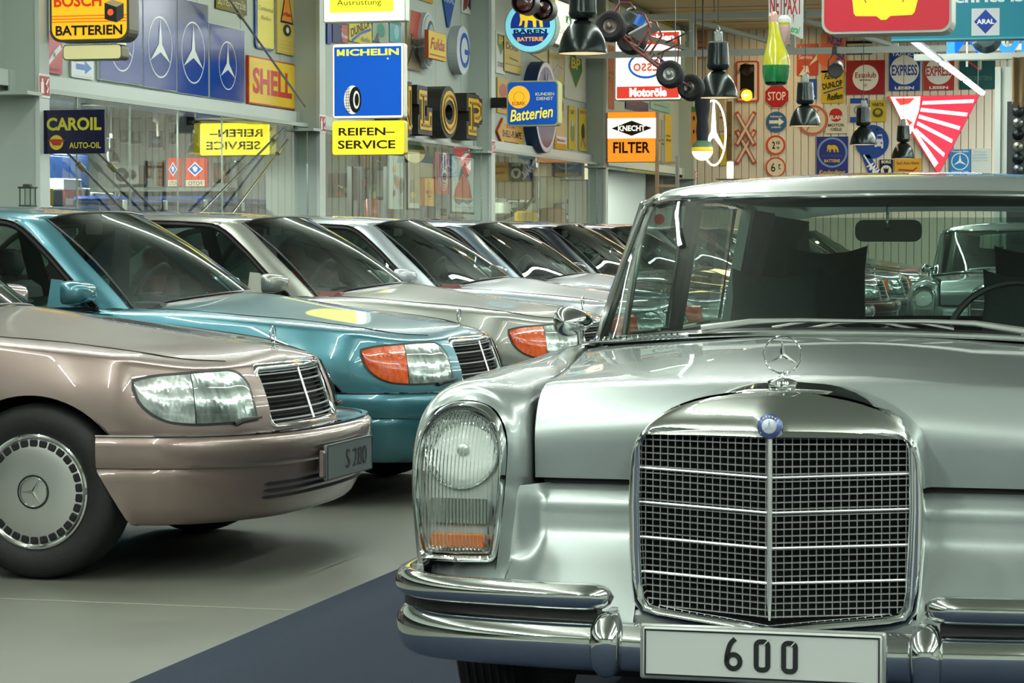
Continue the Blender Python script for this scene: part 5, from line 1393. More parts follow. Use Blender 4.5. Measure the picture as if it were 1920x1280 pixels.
sign('ochre trapezoid enamel sign partly behind the blue drum', 'W', 1041, 1063, 172, 280, '#b9912c', [('e', .45, .75, .25, .12, '#8e3b22'), ('r', .1, .1, .95, .22, '#c9cbd0'), ('t', 'Matador', .5, .16, .7, .06, {}, '#7a2c22')], outline=[(.2, 1), (.6, 1), (1, 0), (0, 0)])
sign('narrow yellow enamel strip with green figure, left of its twin', 'W', 1067, 1080, 199, 280, '#bda92f', [('t', 'BP', .5, .86, .5, .1, {}, '#4d5a26'), ('e', .5, .4, .3, .22, '#6d7a48'), ('e', .45, .6, .15, .08, '#a9ab9a')])
sign('narrow yellow enamel strip with black figure, next to the fourth column', 'W', 1086, 1100, 204, 283, '#bda92f', [('t', 'BOSCH', .5, .92, .8, .08, {}, '#8e3a22'), ('e', .5, .45, .22, .2, '#2c2a1c'), ('l', [(.2, .1), (.5, .3), (.8, .08)], .05, '#8d8a6c')])
sign('yellow label at the top above the nearest hanging lamp', 'W', 1033, 1042, -20, 26, '#b9a22d', [('t', 'B', .5, .5, .5, .3, {}, '#8e2c1c')])
sign('blue and white strip at the top right of the third bay', 'W', 1046, 1070, -30, 2, '#5c7db5', ())
PY = 33.7
bear = [(.20, .50), (.24, .62), (.22, .74), (.30, .84), (.42, .80), (.60, .82), (.74, .76), (.82, .62), (.84, .47), (.76, .47), (.73, .60), (.66, .62), (.66, .47), (.58, .47), (.56, .60), (.44, .62), (.42, .47), (.34, .47), (.36, .60), (.30, .62), (.27, .52)]
def bear_ops(c1, c2, e=0): return [('c', .5, .5, .38, (c2, e)), ('p', [(.15 + .7*x, y*.9 + .05) for x, y in bear], (c1, e))]
sign('round sky blue and navy light box with yellow bear and battery lettering', 'P', 944, 1045, -2, 99, '#78c4d0', bear_ops('#e5c32a', '#122c78', .7) + [('r', .10, .36, .90, .46, ('#78c4d0', .7)), ('t', 'BÄREN', .5, .405, .62, .10, {'b': .04}, ('#11265c', 0)), ('t', 'BATTERIE', .5, .255, .48, .075, {'b': .03}, ('#dd9d2c', .8))], .22, '#90a69a', .75, outline='round', plane=PY, name='light_box', fw=.02)
t = sign('blue light box with yellow script for batteries on a bracket from the third column', 'P', 950, 1047, 151, 236, '#1348a0', [('c', .24, .64, .25, ('#dfa62c', .8)), ('o', .24, .64, .12, .008, ('#a4761c', 0)), ('t', 'ELBAK', .24, .50, .26, .08, {'b': .02}, ('#b4561c', .3)), ('t', 'KUNDEN', .74, .70, .36, .07, {'b': .02}, ('#b8bf8a', .5)), ('t', 'DIENST', .74, .60, .32, .07, {'b': .02}, ('#b8bf8a', .5)), ('t', 'Batterien', .48, .27, .84, .26, {'s': .3, 'b': .015, 'r': .10}, ('#dfc93a', .9))], .22, '#b5b77a', .55, .10, plane=PY, name='light_box', fw=.03)
MB().box((XW + .34 - t.location.x, -.14, -.05), (-.33, -.06, .09)).build('bracket', BLACK, t, smooth=False)
# ---------------- bay 4 and its light boxes
PY = 41.0
t = sign('white light box with red bands and blue oval, behind the hanging go-kart', 'P', 1153, 1278, 57, 188, '#fdfaf0', [('r', .03, .80, .96, .97, ('#d8412f', .9)), ('t', 'empfehlen', .55, .885, .68, .13, {'b': .04}, '#ffffff'), ('r', .03, .03, .96, .20, ('#d8412f', .9)), ('t', 'Motoröle', .5, .115, .56, .13, {'b': .05}, '#ffffff'),
    ('e', .47, .50, .27, .19, ('#2d63bb', .8)), ('e', .47, .50, .235, .155, '#fdfaf0'), ('t', 'Esso', .47, .50, .38, .17, {'b': .02, 'm': True}, ('#dd6a4c', .8))], .30, '#8c9a80', 1.15, .03, plane=PY, name='light_box', fw=.012)
sign('orange and white light box with black diamond and filter lettering on the fourth column', 'P', 1139, 1230, 209, 304, '#f08a24', [('r', .0, .47, 1, .87, ('#fdf2dc', 1.1)), ('p', [(.08, .67), (.5, .52), (.92, .67), (.5, .82)], ('#33281c', 0)), ('t', 'KNECHT', .5, .67, .56, .11, {'b': .03}, '#fff8e8'), ('t', 'FILTER', .5, .29, .76, .22, {'b': .03}, ('#3a1d10', 0))], .25, '#6a5a48', 1.0, .01, plane=PY, name='light_box', fw=.008)
for (a, b, c, d, col, l) in ((1140, 1151, -20, 22, '#b39a26', 'yellow strip at the top of the fourth bay, left of the go-kart'), (1222, 1262, 16, 56, '#c4a92a', 'yellow enamel sign above the white and red light box'), (1263, 1277, 38, 56, '#bfc0b0', 'pale plate at the top corner above the white and red light box'),
    (1141, 1152, 85, 204, '#9b4b33', 'long rust red strip left of the white and red light box'), (1174, 1216, 188, 208, '#23285f', 'dark blue enamel sign under the white and red light box'), (1220, 1257, 189, 208, '#78aaa4', 'turquoise enamel sign under the white and red light box'),
    (1176, 1230, 302, 322, '#d9c42a', 'bright yellow plate under the orange filter light box'), (1232, 1239, 222, 300, '#bda42c', 'narrow yellow strip right of the orange filter light box'), (1240, 1246, 225, 310, '#7f95b4', 'narrow pale blue strip beside the yellow strips'), (1247, 1260, 215, 306, '#c9a82b', 'narrow yellow strip with red lettering in the far bay')):
    sign(l, 'W', a, b, c, d, col, [('r', .15, .45, .85, .5, '#6d5a2c'), ('r', .15, .55, .7, .58, '#6d5a2c')])
# ---------------- the end wall
def E_(lab, xl, xr, yt, yb, bg, ops=(), **k): return sign(lab, 'E', xl, xr, yt, yb, bg, ops, k.pop('depth', .03), **k)
oct_ = [(.5 + .541*cos(pi/8 + pi/4*i), .5 + .541*sin(pi/8 + pi/4*i)) for i in range(8)]
E_('red octagonal stop sign with white letters', 1434, 1479, 158, 202, '#a8262a', [('t', 'STOP', .5, .5, .74, .36, {'b': .01}, '#e4ddd0')], outline=oct_, frame='#d6cfc0', fw=.012)
E_('round blue pedestrian sign with white arrow to the right', 1436, 1475, 209, 248, '#38618e', [('p', [(.16, .42), (.62, .42), (.62, .30), (.88, .5), (.62, .70), (.62, .58), (.16, .58)], '#dcdccb'), ('t', 'Fußgänger', .5, .75, .56, .12, {}, '#dcdccb'), ('t', 'zulässig', .5, .24, .48, .12, {}, '#dcdccb')], outline='round')
E_('round red ringed sign limiting the width to 2.10 m', 1435, 1474, 253, 291, '#d6cbb2', [('o', .5, .5, .49, .10, '#c9482f'), ('t', '2', .40, .5, .14, .36, {}, BK), ('t', '10', .62, .62, .16, .16, {}, BK), ('t', 'm', .62, .36, .12, .1, {}, BK)], outline='round')
E_('round red ringed sign limiting the weight to 6 t', 1435, 1474, 294, 333, '#d6cbb2', [('o', .5, .5, .49, .07, '#c9482f'), ('t', '6', .38, .5, .20, .42, {'b': 0}, BK), ('t', 't', .68, .54, .11, .28, {'b': 0}, BK)], outline='round')
for (yt, yb, l) in ((208, 276, 'red and white railway crossing cross, the upper one'), (242, 309, 'red and white railway crossing cross, the lower one')):
    t = thing('crossing_cross', l, 'sign', (on_y(1400, 0, YE)[0], YE - .02 - (.06 if yt < 220 else 0)*.8, on_y(1400, (yt+yb)/2, YE)[1]), 0, 'railway crosses on the end wall')
    L_ = .37; H_ = .34
    for sg in (-1, 1):
        for q, (wd_, col, yy) in enumerate(((.085, '#b0452f', -.02), (.045, '#cfc4ad', -.026))):
            m = MB(); a = (-.19*sg, -H_); b = (.19*sg, H_); k = 1 - .12*q
            stroke(m, [(a[0]*k, a[1]*k), (b[0]*k, b[1]*k)], wd_, yy - .003*(sg > 0), yy + .018)
            m.build('arm' if q == 0 else 'white_stripe', mat(col, .5), t, smooth=False)
# traffic light with lit amber arrow
t = sign('traffic light in red and white framed plate with its amber lamp lit', 'E', 1379, 1423, 114, 191, '#b4493a', [('rr', .08, .04, .92, .96, .04, '#cfc6b4'), ('rr', .20, .09, .80, .91, .03, '#16120c')], .05, r=.12, name='traffic_light', cat='traffic light')
m = MB().lathe([(.115, .0), (.115, .03), (.0, .045)], 28, Matrix.Translation((.0, -.07, -.28))); m.build('amber_lamp', mat('#ffb22a', .3, 0, 2.2), t)
m = MB().lathe([(.115, .0), (.115, .03), (.0, .045)], 28, Matrix.Translation((.0, -.07, .22))); m.build('dark_lamp', mat('#2c100c', .2), t)
for z in (-.28, .22):
    P = [[(.13*cos(a), -yy, z + .13*sin(a)) for yy in (.06, .22)] for a in np.linspace(-.2, pi + .2, 20)]
    MB().grid(P).build('visor', BLACK, t)
stroke(m_ := MB(), [(-.06, -.28), (.05, -.28)], .03, -.125, -.12); m_.add([(-.09, -.122, -.28), (-.02, -.122, -.22), (-.02, -.122, -.34)], [(0, 1, 2)]); m_.build('arrow', mat('#fff6b0', .3, 0, 3), t, smooth=False)
E_('red service sign with white arrow and lettering', 1494, 1533, 82, 141, '#bb3b2a', [('t', 'Auto-', .36, .86, .5, .13, {}, '#e0cdb8'), ('t', 'Service', .42, .58, .64, .13, {}, '#e0cdb8'), ('p', [(.1, 0), (.35, .25), (.25, .30), (.55, .30), (.62, .05), (.5, .12), (.35, 0)], '#d8cfba'), ('p', [(.6, .3), (.98, .48), (.98, .66), (.7, .42)], '#d8cfba')])
E_('blue square plate partly behind a hanging lamp', 1508, 1531, 148, 186, '#1f4c9c', [('p', [(.4, .1), (.9, .1), (.65, .45)], '#cfd4d8')])
E_('yellow tyre sign with black and blue slanted letters', 1540, 1582, 132, 193, '#c4a92b', [('t', 'Fahre', .42, .82, .6, .18, {'s': .3}, BK), ('t', 'DUNLOP', .5, .56, .9, .19, {'b': .03, 'r': .2}, BK), ('l', [(.1, .30), (.95, .48)], .04, '#2c4a86'), ('t', 'Reifen', .6, .2, .7, .2, {'s': .3, 'r': .1}, BK)])
E_('orange and purple poster behind the black stage lamp', 1539, 1588, 62, 136, '#cf7d5c', [('t', 'INDER', .55, .80, .6, .26, {'b': .03}, '#54408f'), ('e', .25, .45, .4, .3, '#d8602e'), ('t', '50', .75, .42, .3, .22, {'b': .04}, '#4b3c8c')])
E_('white sign with black bars and small lettering', 1586, 1635, 76, 102, '#bab7a2', [('r', 0, .78, 1, .98, BK), ('t', 'BILSTEIN', .45, .5, .8, .24, {}, '#3a3a30'), ('r', 0, .0, 1, .08, BK)])
E_('dark red motor oil sign with white disc', 1587, 1659, 113, 177, '#8f1e24', [('c', .5, .49, .38, '#d6d6ca'), ('t', 'Essolub', .5, .57, .54, .16, {'b': .01}, '#8a2a24'), ('t', 'MOTOR OIL', .5, .42, .3, .05, {}, '#333333'), ('c', .5, .27, .05, '#b4a9a0')])
for a, b, c, d, col, l in ((1667, 1725, 96, 170, '#1d3f93', 'blue newspaper sign with white disc'), (1732, 1789, 100, 169, '#a8322f', 'red newspaper sign with white disc, partly behind the fluorescent tube')):
    E_(l, a, b, c, d, col, [('t', 'TÄGLICH', .5, .93, .84, .10, {'b': .02}, '#dcdcd2'), ('c', .5, .52, .365, '#d4d6ce'), ('t', 'EXPRESS', .5, .52, .82, .27, {'b': .02}, col), ('t', 'LESEN', .5, .07, .62, .08, {'b': .04}, '#dcdcd2')])
E_('dark green sign with red stroke and pale lettering', 1799, 1866, 114, 167, '#14484a', [('l', [(.25, .98), (.6, .65)], .06, '#b0403a'), ('r', .55, .7, .62, 1, '#b9b9aa'), ('t', 'MORGENSTERN', .5, .38, .8, .16, {'b': 0}, '#4e7a70')])
E_('round orange ringed white sign behind the second smallest lamp', 1505, 1543, 196, 254, '#cbbfa6', [('o', .5, .5, .49, .08, '#b86446'), ('l', [(.2, .15), (.8, .85)], .05, '#9d8a76')], outline='round')
E_('white motor oil sign with red disc', 1548, 1588, 198, 250, '#c9c6b6', [('c', .48, .66, .24, '#a82a28'), ('t', 'ELAN', .48, .58, .56, .14, {'b': .04}, '#d8d4c8'), ('t', 'MOTOR', .5, .30, .76, .11, {}, '#5a5850'), ('t', 'OELE', .5, .15, .52, .11, {}, '#5a5850')])
E_('blue and white striped metal bracket sign behind a hanging lamp', 1594, 1627, 184, 229, '#c0c0b2', [('r', 0, .78, 1, 1, '#20489c'), ('r', 0, 0, 1, .22, '#20489c'), ('o', .5, .5, .2, .03, '#5b6a80')])
E_('small yellow battery sign with dark emblem', 1631, 1661, 188, 228, '#b8a42b', [('t', 'VARTA', .5, .80, .74, .17, {'b': .02}, BK), ('e', .5, .42, .33, .22, '#4b4a22'), ('e', .5, .45, .18, .12, '#a89a2c')])
E_('round blue sign with a white car front', 1604, 1666, 234, 297, '#1c418c', [('p', [(.58, .35), (.58, .52), (.64, .56), (.66, .70), (.80, .72), (.82, .56), (.84, .52), (.84, .30), (.78, .30), (.78, .36), (.64, .36), (.64, .33)], '#c8cbd2'), ('r', .66, .58, .80, .67, '#1c418c'), ('c', .64, .46, .025, '#1c418c'), ('c', .79, .46, .025, '#1c418c'), ('c', .66, .86, .04, '#141d3a')], outline='round')
E_('dark blue square battery sign with round yellow bear emblem', 1531, 1590, 256, 327, '#27307a', [('o', .5, .58, .40, .05, '#6f8db4')] + [('p', [(.2 + .6*x, y*.55 + .33) for x, y in bear], '#c9a82b'), ('t', 'BÄREN', .5, .50, .62, .10, {'b': .04}, '#39448c'), ('t', 'BATTERIE', .5, .36, .5, .08, {'b': .03}, '#c9a82b'), ('t', 'Kundendienst', .5, .06, .84, .12, {'s': .3}, '#c9a82b')])
E_('blue and white slanted tail fin panel', 1615, 1658, 290, 335, '#1b3f8e', [('l', [(.1, 1), (.75, .05)], .07, '#cfd4d6'), ('t', 'ANA', .55, .42, .6, .32, {'b': .05, 'r': -.8}, '#dfe3e6')], outline=[(0, 1), (.35, 1), (1, 0), (.4, 0)])
E_('small black sign with white disc and black eagle', 1649, 1674, 299, 335, '#161616', [('t', 'BORG', .5, .88, .7, .16, {'b': .03}, '#cfcfc6'), ('c', .5, .42, .28, '#cfcfc6'), ('p', [(.3, .6), (.45, .5), (.5, .66), (.55, .5), (.7, .6), (.65, .35), (.5, .2), (.35, .35)], BK)])
E_('yellow car alarm sign with red lettering at the bottom of the end wall', 1677, 1727, 297, 335, '#c4992a', [('t', 'Such Auto Alarm', .5, .78, .84, .16, {}, '#8e3a1c'), ('l', [(.15, .45), (.7, .4), (.85, .55)], .08, '#a8321f')])
E_('blue square sign with white star ring and white lettering', 1780, 1820, 280, 325, '#2a78b4', [('o', .5, .5, .36, .04, '#d5dbd8'), ('s', .5, .5, .33, '#d5dbd8'), ('t', 'Mercedes-Benz', .5, .92, .8, .08, {}, '#d5dbd8'), ('t', 'Original-Teile', .5, .07, .8, .08, {}, '#d5dbd8')])
E_('pale plate with light blue small print beside the blue star sign', 1821, 1859, 278, 325, '#b9c0ba', [('t', 'Wir führen\nausschließlich\nMercedes-Benz\nOriginal-Teile', .45, .68, .8, .44, {'b': 0}, '#8db0c4')])
# lit red triangle with white rays
t = sign('large lit red triangular sign with white rays, pointing down', 'E', 1664, 1836, 179, 327, '#dc3348', [('p', [(.03, .99), (.36, .99), (.345, .82), (.28, .60), (.255, .52), (.225, .52)], ('#fff3e6', 1.6))] +
    [('p', [(.385 - .018*k, .93 - .085*k), (.375 - .018*k, .885 - .085*k), (b[0] - .012, b[1] - .045), b], ('#fff0ea', 1.3)) for k, b in enumerate(((.945, .945), (.875, .775), (.795, .605), (.715, .44), (.63, .265)))] + [('p', [(.285, .60), (.265, .57), (.52, .09), (.56, .145)], ('#fff0ea', 1.3)), ('p', [(.08, .97), (.30, .97), (.24, .90), (.14, .88)], ('#e0463c', 1)), ('p', [(.20, .72), (.28, .66), (.24, .62)], ('#e0463c', 1))],
    .10, '#c9404c', .9, outline=[(0, 1), (1, 1), (.56, 0)], name='light_box', fw=.003)
# ---------------- boxes hanging from the roof on the right
pect = [(.36, 1.0), (.375, .30), (.42, .27), (.47, .27), (.50, .12), (.56, .12), (.585, .27), (.67, .27), (.70, .38), (.725, 1.0)]
t = sign('red light box with the yellow bottom of a shell, hanging at the top edge', 'P', 1541, 1785, -150, 62, '#a81c2c', [('p', [(.24, .29), (.25, .18), (.266, .156), (.426, .151), (.459, .118), (.50, .118), (.533, .151), (.697, .156), (.717, .18), (.742, .29), (.80, .55), (.78, .75), (.65, .92), (.49, .96), (.33, .92), (.2, .75), (.18, .55)], ('#f0cf22', .95)), ('l', [(.31, .36), (.345, .27)], .010, ('#a8321c', .3)), ('l', [(.66, .36), (.625, .27)], .010, ('#a8321c', .3))], .32, '#b9bfb0', .62, .10, plane=17.5, name='light_box', fw=.022)
for sx in (-.3, .3): MB().tube([(sx, -.15, .3), (sx, -.15, ZC - t.location.z - .0)], .008, 6).build('hanger', STEEL, t)
t = sign('long teal banner box with white lettering and a blue diamond emblem at the top right', 'P', 1672, 2060, -150, 73, '#157a8e', [('t', 'fortschritt ist,', .40, .345, .60, .10, {'b': .03}, ('#d6e6e4', .25)), ('r', .392, .03, .528, .26, ('#c3cbcb', .25)), ('p', [(.404, .148), (.460, .045), (.516, .148), (.460, .25)], ('#153a8e', .25)), ('t', 'ARAL', .460, .148, .086, .042, {'b': .04}, ('#dfe6ea', .3)), ('r', 0, 0, 1, .014, ('#3f9fae', .3))], .25, '#2d8c9c', .22, .005, plane=24.0, name='banner_box', fw=.004)
for sx in (-.7, .7): MB().tube([(sx, -.12, .3), (sx, -.12, ZC - t.location.z)], .008, 6).build('hanger', STEEL, t)
# blue lit letters behind
def lit_letter(ch, xl, xr, yt, yb, Y, lab):
    x0, x1 = on_y(xl, yb, Y)[0], on_y(xr, yb, Y)[0]; zt, zb = on_y(xl, yt, Y)[1], on_y(xl, yb, Y)[1]
    vs, fs = text_mesh(ch, x1-x0, zt-zb, .02, ext=.06)
    t = thing('lit_letter', lab, 'letter', ((x0+x1)/2, Y, (zt+zb)/2), 0, 'blue lit letters')
    MB().add(vs, fs).build('glowing_face', mat('#1f7fe8', .4, 0, .9), t, smooth=False)
    MB().box((-.015, 0, -(zt-zb)/2 - .18), (.015, .03, (zt-zb)/2)).build('stay', STEEL, t, smooth=False)
for ch, a, b, l in (('M', 1776, 1850, 'blue lit letter M under the teal banner, the left one'), ('O', 1866, 1912, 'blue lit letter O under the teal banner'), ('L', 1916, 1950, 'blue lit letter at the right edge of the picture')):
    lit_letter(ch, a, b, 30, 102, 36.0, l)
t = thing('steel_beam', 'white horizontal beam carrying the blue lit letters at the right edge', 'beam', (on_y(1795, 106, 36)[0], 36.0, on_y(1795, 107, 36)[1]))
MB().box((-.6, -.10, -.045), (9, .10, .045)).build('beam', steellight, t, smooth=False)
t = thing('steel_post', 'white steel post standing under the right end of the beam', 'post', (on_y(1880, 128, 36)[0], 36.0, 0))
MB().box((-.10, -.08, 0), (-.02, .08, on_y(1880, 126, 36)[1])).box((-.02, -.02, 0), (.04, .02, on_y(1880, 126, 36)[1])).box((.04, -.08, 0), (.11, .08, on_y(1880, 126, 36)[1])).build('post', steellight, t, smooth=False)
x, z = on_y(1850, 72, 34)
t = thing('round_lamp', 'round silver lamp bowl in front of the blue lit letters', 'lamp', (x, 34, z))
MB().lathe([(0, .12), (.12, .10), (.19, .02), (.20, 0), (.17, -.05), (0, -.08)], 32).build('bowl', mat('#6d7f86', .2, .6), t); MB().tube([(0, 0, .18), (0, 0, ZC - z)], .01, 6).build('hanger', STEEL, t)
# hub caps on the board at the right edge and the brown cover
x0, z0 = on_y(1905, 330, 35)
t = thing('hub_cap_board', 'dark upright board at the right edge that carries a column of hub caps', 'board', (x0, 35.2, 0))
MB().cbox((-.14, 0, 0), (.5, .04, on_y(1900, 190, 35.2)[1]), .005).build('board', mat('#2c3230', .6), t, smooth=False)
for i, (py, c) in enumerate(((208, '#3a4144'), (230, '#7d8482'), (252, '#23292a'), (275, '#8d8f80'), (297, '#2b3234'), (318, '#646c70'))):
    x, z = on_y(1908, py, 35.1)
    q = thing('chrome_disc', ['dark chrome hub cap, top of the column of six', 'silver hub cap, second from the top', 'black hub cap, third from the top', 'dull yellowish hub cap, fourth from the top', 'dark hub cap, fifth from the top', 'grey hub cap, lowest of the column'][i], 'hub cap', (x, 35.19, z), 0, 'hub caps on the board')
    MB().lathe([(0, .05), (.02, .05), (.025, .035), (.055, .03), (.07, .02), (.078, 0)], 24).build('cap', mat(c, .25, .85), q); MB().lathe([(0, .056), (.016, .055), (.018, .04)], 16).build('centre', mat('#15181a', .3, .5), q)
P = [[(on_y(1898, 110, 34.5)[0] + .02*k + .012*sin(k*1.9), 34.5 - .05*sin(k*1.3) - .02*j*(k % 2), interp(j, [0, 6], [on_y(1900, 196, 34.5)[1] + .06*sin(k*1.7), on_y(1900, 108, 34.5)[1]])) for j in range(7)] for k in range(28)]
o = MB().grid(P).build('brown_cover', mat('#8a7450', .8), None, angle=180); tag(o, 'brown cloth cover hanging in folds at the right edge', 'cloth')
# ================================================================== HANGING LAMPS AND OTHER THINGS UNDER THE ROOF
SHADE = mat('#1e2624', .22, .55); GLOWW = mat('#fff0d0', .4, 0, 1.6); CAST = mat('#8d928e', .35, .7)
def pendant(lab, X, Y, zr, group='factory pendant lamps in a row', k=1.0, power=18):
    t = thing('pendant_lamp', lab, 'lamp', (X, Y, zr), 0, group)
    T = Matrix.Rotation(R(90), 4, 'X') @ Matrix.Scale(-1, 4, (0, 1, 0)); T = Matrix(((1, 0, 0, 0), (0, 0, 1, 0), (0, -1, 0, 0), (0, 0, 0, 1)))
    Z = lambda prof: [(r * k, h * k) for r, h in prof]
    def up(prof, n=36):     # profile (r, z) about the vertical axis
        return MB().grid([[(r*k*cos(a), r*k*sin(a), z*k) for r, z in prof] for a in np.linspace(0, 2*pi, n + 1)[:-1]], closed_u=True)
    up([(.212, -.004), (.213, .004), (.206, .05), (.190, .11), (.165, .17), (.130, .225), (.09, .262), (.055, .28), (.04, .285)]).build('shade', SHADE, t, angle=50)
    up([(.208, .0), (.200, .05), (.184, .108), (.158, .166), (.122, .22), (.05, .26), (0, .265)]).build('shade_lining', mat('#efe6cf', .6), t, angle=60)
    up([(.0, .06), (.03, .065), (.052, .10), (.055, .13), (.035, .175), (.02, .2)]).build('bulb', mat('#fff2d8', .4, 0, 9.0), t)
    up([(.04, .275), (.05, .285), (.10, .295), (.118, .32), (.122, .345), (.118, .36), (.112, .50), (.104, .575), (.085, .585), (.0, .588)]).build('housing', SHADE, t, angle=35)
    up([(.108, .572), (.110, .585), (.09, .592), (.03, .595), (.03, .60)]).build('top_ring', CAST, t, angle=30)
    MB().cbox((-.04*k, -.03*k, .59*k), (.045*k, .03*k, .70*k), .01*k).tube([(.0, 0, .69*k), (.02*k, 0, .72*k), (0, 0, .76*k), (-.02*k, 0, .72*k), (0, 0, .69*k)], .006*k, 6).build('hanger_clamp', CAST, t)
    MB().tube([(0, 0, .74*k), (0, 0, ZC - zr - .01)], .005, 5).build('cable', BLACK, t)
    if power:
        d = bpy.data.lights.new('lamp_light', 'SPOT'); d.energy = power; d.color = (1, .86, .62); d.spot_size = R(130); d.shadow_soft_size = .05
        o = bpy.data.objects.new('lamp_light', d); COL.objects.link(o); o.location = (X, Y, zr + .03)
    return t
for (px, yb, w, lab) in ((1092, 100, 92, 'black factory pendant lamp nearest the camera, right of the round battery sign'), (1345, 183, 74, 'black factory pendant lamp left of the lit amber traffic light'), (1508, 236, 58, 'black factory pendant lamp left of the dark red oil sign'), (1617, 271, 50, 'black factory pendant lamp in front of the round blue car sign'), (1692, 297, 44, 'smallest black factory pendant lamp, in front of the lit red triangle')):
    dep = .42 * FPX / w; r = (px - 960) / FPX * dep
    X = r*cos(HEAD) - dep*sin(HEAD); Y = r*sin(HEAD) + dep*cos(HEAD)
    pendant(lab, X, Y, on_y(px, yb, Y)[1])
# the long suspended fluorescent line on the right
t = thing('strip_luminaire', 'long suspended line of lit fluorescent tubes running down to the red triangle', 'lamp', (-3.2, 31.7, 3.8))
MB().cbox((-.035, 0, .02), (.035, 12.3, .06), .008).build('housing', mat('#d8dcd8', .4), t, smooth=False)
for i in range(3):
    MB().cbox((-.035, .1 + 4.15*i, -.022), (.035, 3.75 + 4.15*i, .018), .012).build('tube', mat('#f4fff8', .3, 0, 5.0), t, smooth=False)
for y in (5, 11): MB().tube([(0, y, .05), (0, y, ZC - 3.84)], .006, 5).build('hanger', STEEL, t)

# ---- go-kart hung from the roof
def kart():
    Y = 23.5; x, z = on_y(1222, 108, Y)
    t = thing('go_kart', 'old red tube go-kart with black tyres hanging nose down from the roof', 'go-kart', (x, Y, z), 0)
    ax = R(38.5)
    U = Vector((cos(ax), -.10, -sin(ax))).normalized(); L = Vector((.14, .95, -.16)); L = (L - U*L.dot(U)).normalized(); W = U.cross(L) * 1
    if W.z < 0: W = -W
    P = lambda a, b, c: tuple(U*a + L*b + W*c)
    wb = .37
    def kwheel(a, b, r, wdt, col, nm='wheel'):
        prof = [(r*.45, wdt*.3), (r*.5, wdt*.45), (r*.8, wdt*.5), (r*.95, wdt*.42), (r, wdt*.2), (r, -wdt*.2), (r*.95, -wdt*.42), (r*.8, -wdt*.5), (r*.5, -wdt*.45), (r*.45, -wdt*.3)]
        G = [[tuple(Vector(P(a, b, 0)) + U*(q*cos(an)) + W*(q*sin(an)) - L*h) for q, h in prof] for an in np.linspace(0, 2*pi, 33)[:-1]]
        w_ = MB().grid(G, closed_u=True).build(nm, RUBBER, t, angle=40)
        prof = [(r*.5, wdt*.40), (r*.47, wdt*.33), (r*.30, wdt*.28), (r*.18, wdt*.32), (r*.14, wdt*.45), (0, wdt*.47)]
        G = [[tuple(Vector(P(a, b, 0)) + U*(q*cos(an)) + W*(q*sin(an)) - L*h) for q, h in prof] for an in np.linspace(0, 2*pi, 25)[:-1]]
        MB().grid(G, closed_u=True).build('rim', mat(col, .35, .6), w_)
    kwheel(-wb, -.42, .145, .16, '#6f625c'); kwheel(-wb - .03, .42, .145, .16, '#4d4a48')
    kwheel(wb, -.40, .130, .14, '#8d908c'); kwheel(wb, .42, .130, .14, '#5a5a58')
    RT = mat('#6b2c24', .4)
    m = MB()
    for b in (-.24, .24): m.tube([P(-wb - .08, b, .0), P(-.1, b, -.03), P(wb - .06, b*.8, -.02)], .016, 7)
    for a in (-.40, -.2, .02, .2, .3): m.tube([P(a, -.24, -.01), P(a, .24, -.01)], .010, 6)
    m.tube([P(-wb, -.40, 0), P(-wb, .40, 0)], .014, 6).tube([P(wb, -.38, 0), P(wb, .38, 0)], .014, 6)
    m.build('frame', RT, t)
    for b in (-.24, .20): MB().tube([P(-.10, b, 0), P(-.12, b, .22), P(-.25, b, .28), P(-.32, b, .25)], .011, 6).build('seat_rail', RT, t)
    MB().tube([P(-.02, -.24, 0), P(-.02, -.24, .12), P(-.16, -.24, .22)], .010, 6).build('arm_rail', RT, t)
    MB().add([P(-.26, -.20, .04), P(-.26, .20, .04), P(-.16, .20, .26), P(-.16, -.20, .26)], [(0, 1, 2, 3)]).tube([P(-.26, -.20, .04), P(-.16, -.20, .26)], .012, 6).build('seat_board', mat('#c9cec9', .4), t)
    MB().tube([P(-.28, -.1, .15), P(-.30, -.1, .26)], [.05, .05], 12).build('fuel_tank', mat('#1e62b8', .3), t)
    m = MB(); 
    for k in range(5): m.tube([P(-.42 + .03*k, -.08, .17), P(-.42 + .03*k, .10, .17)], [.055, .055], 10)
    m.tube([P(-.47, 0, .1), P(-.47, 0, .22), P(-.44, 0, .27)], .02, 8)
    m.build('engine', mat('#4a4f4a', .4, .6), t)
    m = MB().tube([P(-.50, -.20, .05), P(-.52, -.2, .22), P(-.44, -.2, .28), P(-.38, -.2, .26)], .012, 6); m.build('rear_loop', RT, t)
    # steering
    m = MB().tube([P(.02, .0, .05), P(.13, .0, .26)], .010, 6).tube([P(.30, .0, .02), P(.13, 0, .26)], .006, 5).tube([P(.10, -.02, .02), P(.06, -.02, .12)], .008, 5); m.build('steering_column', RT, t)
    c = Vector(P(.08, 0, .31)); e1 = Vector((.9, .1, .42)).normalized(); e2 = Vector((-.1, .98, .12)); e2 = (e2 - e1*e2.dot(e1)).normalized()
    m = MB().tube([tuple(c + e1*.13*cos(a) + e2*.13*sin(a)*1.0) for a in np.linspace(0, 2*pi, 33)[:-1]], .008, 6, closed=True)
    m.tube([tuple(c - e1*.13), tuple(c + e1*.13)], .007, 5).tube([P(.13, 0, .26), tuple(c)], .012, 6); m.build('steering_wheel', BLACK, t)
    m = MB()
    for k in range(3): m.tube([P(.05 + .05*k, -.16, .0), P(.05 + .05*k, -.16, .05)], .006, 5)
    for b in (-.16, -.10): m.tube([P(.0, b, .05), P(.22, b, .05)], .006, 5)
    m.build('side_rail', mat('#5b534c', .4, .4), t)
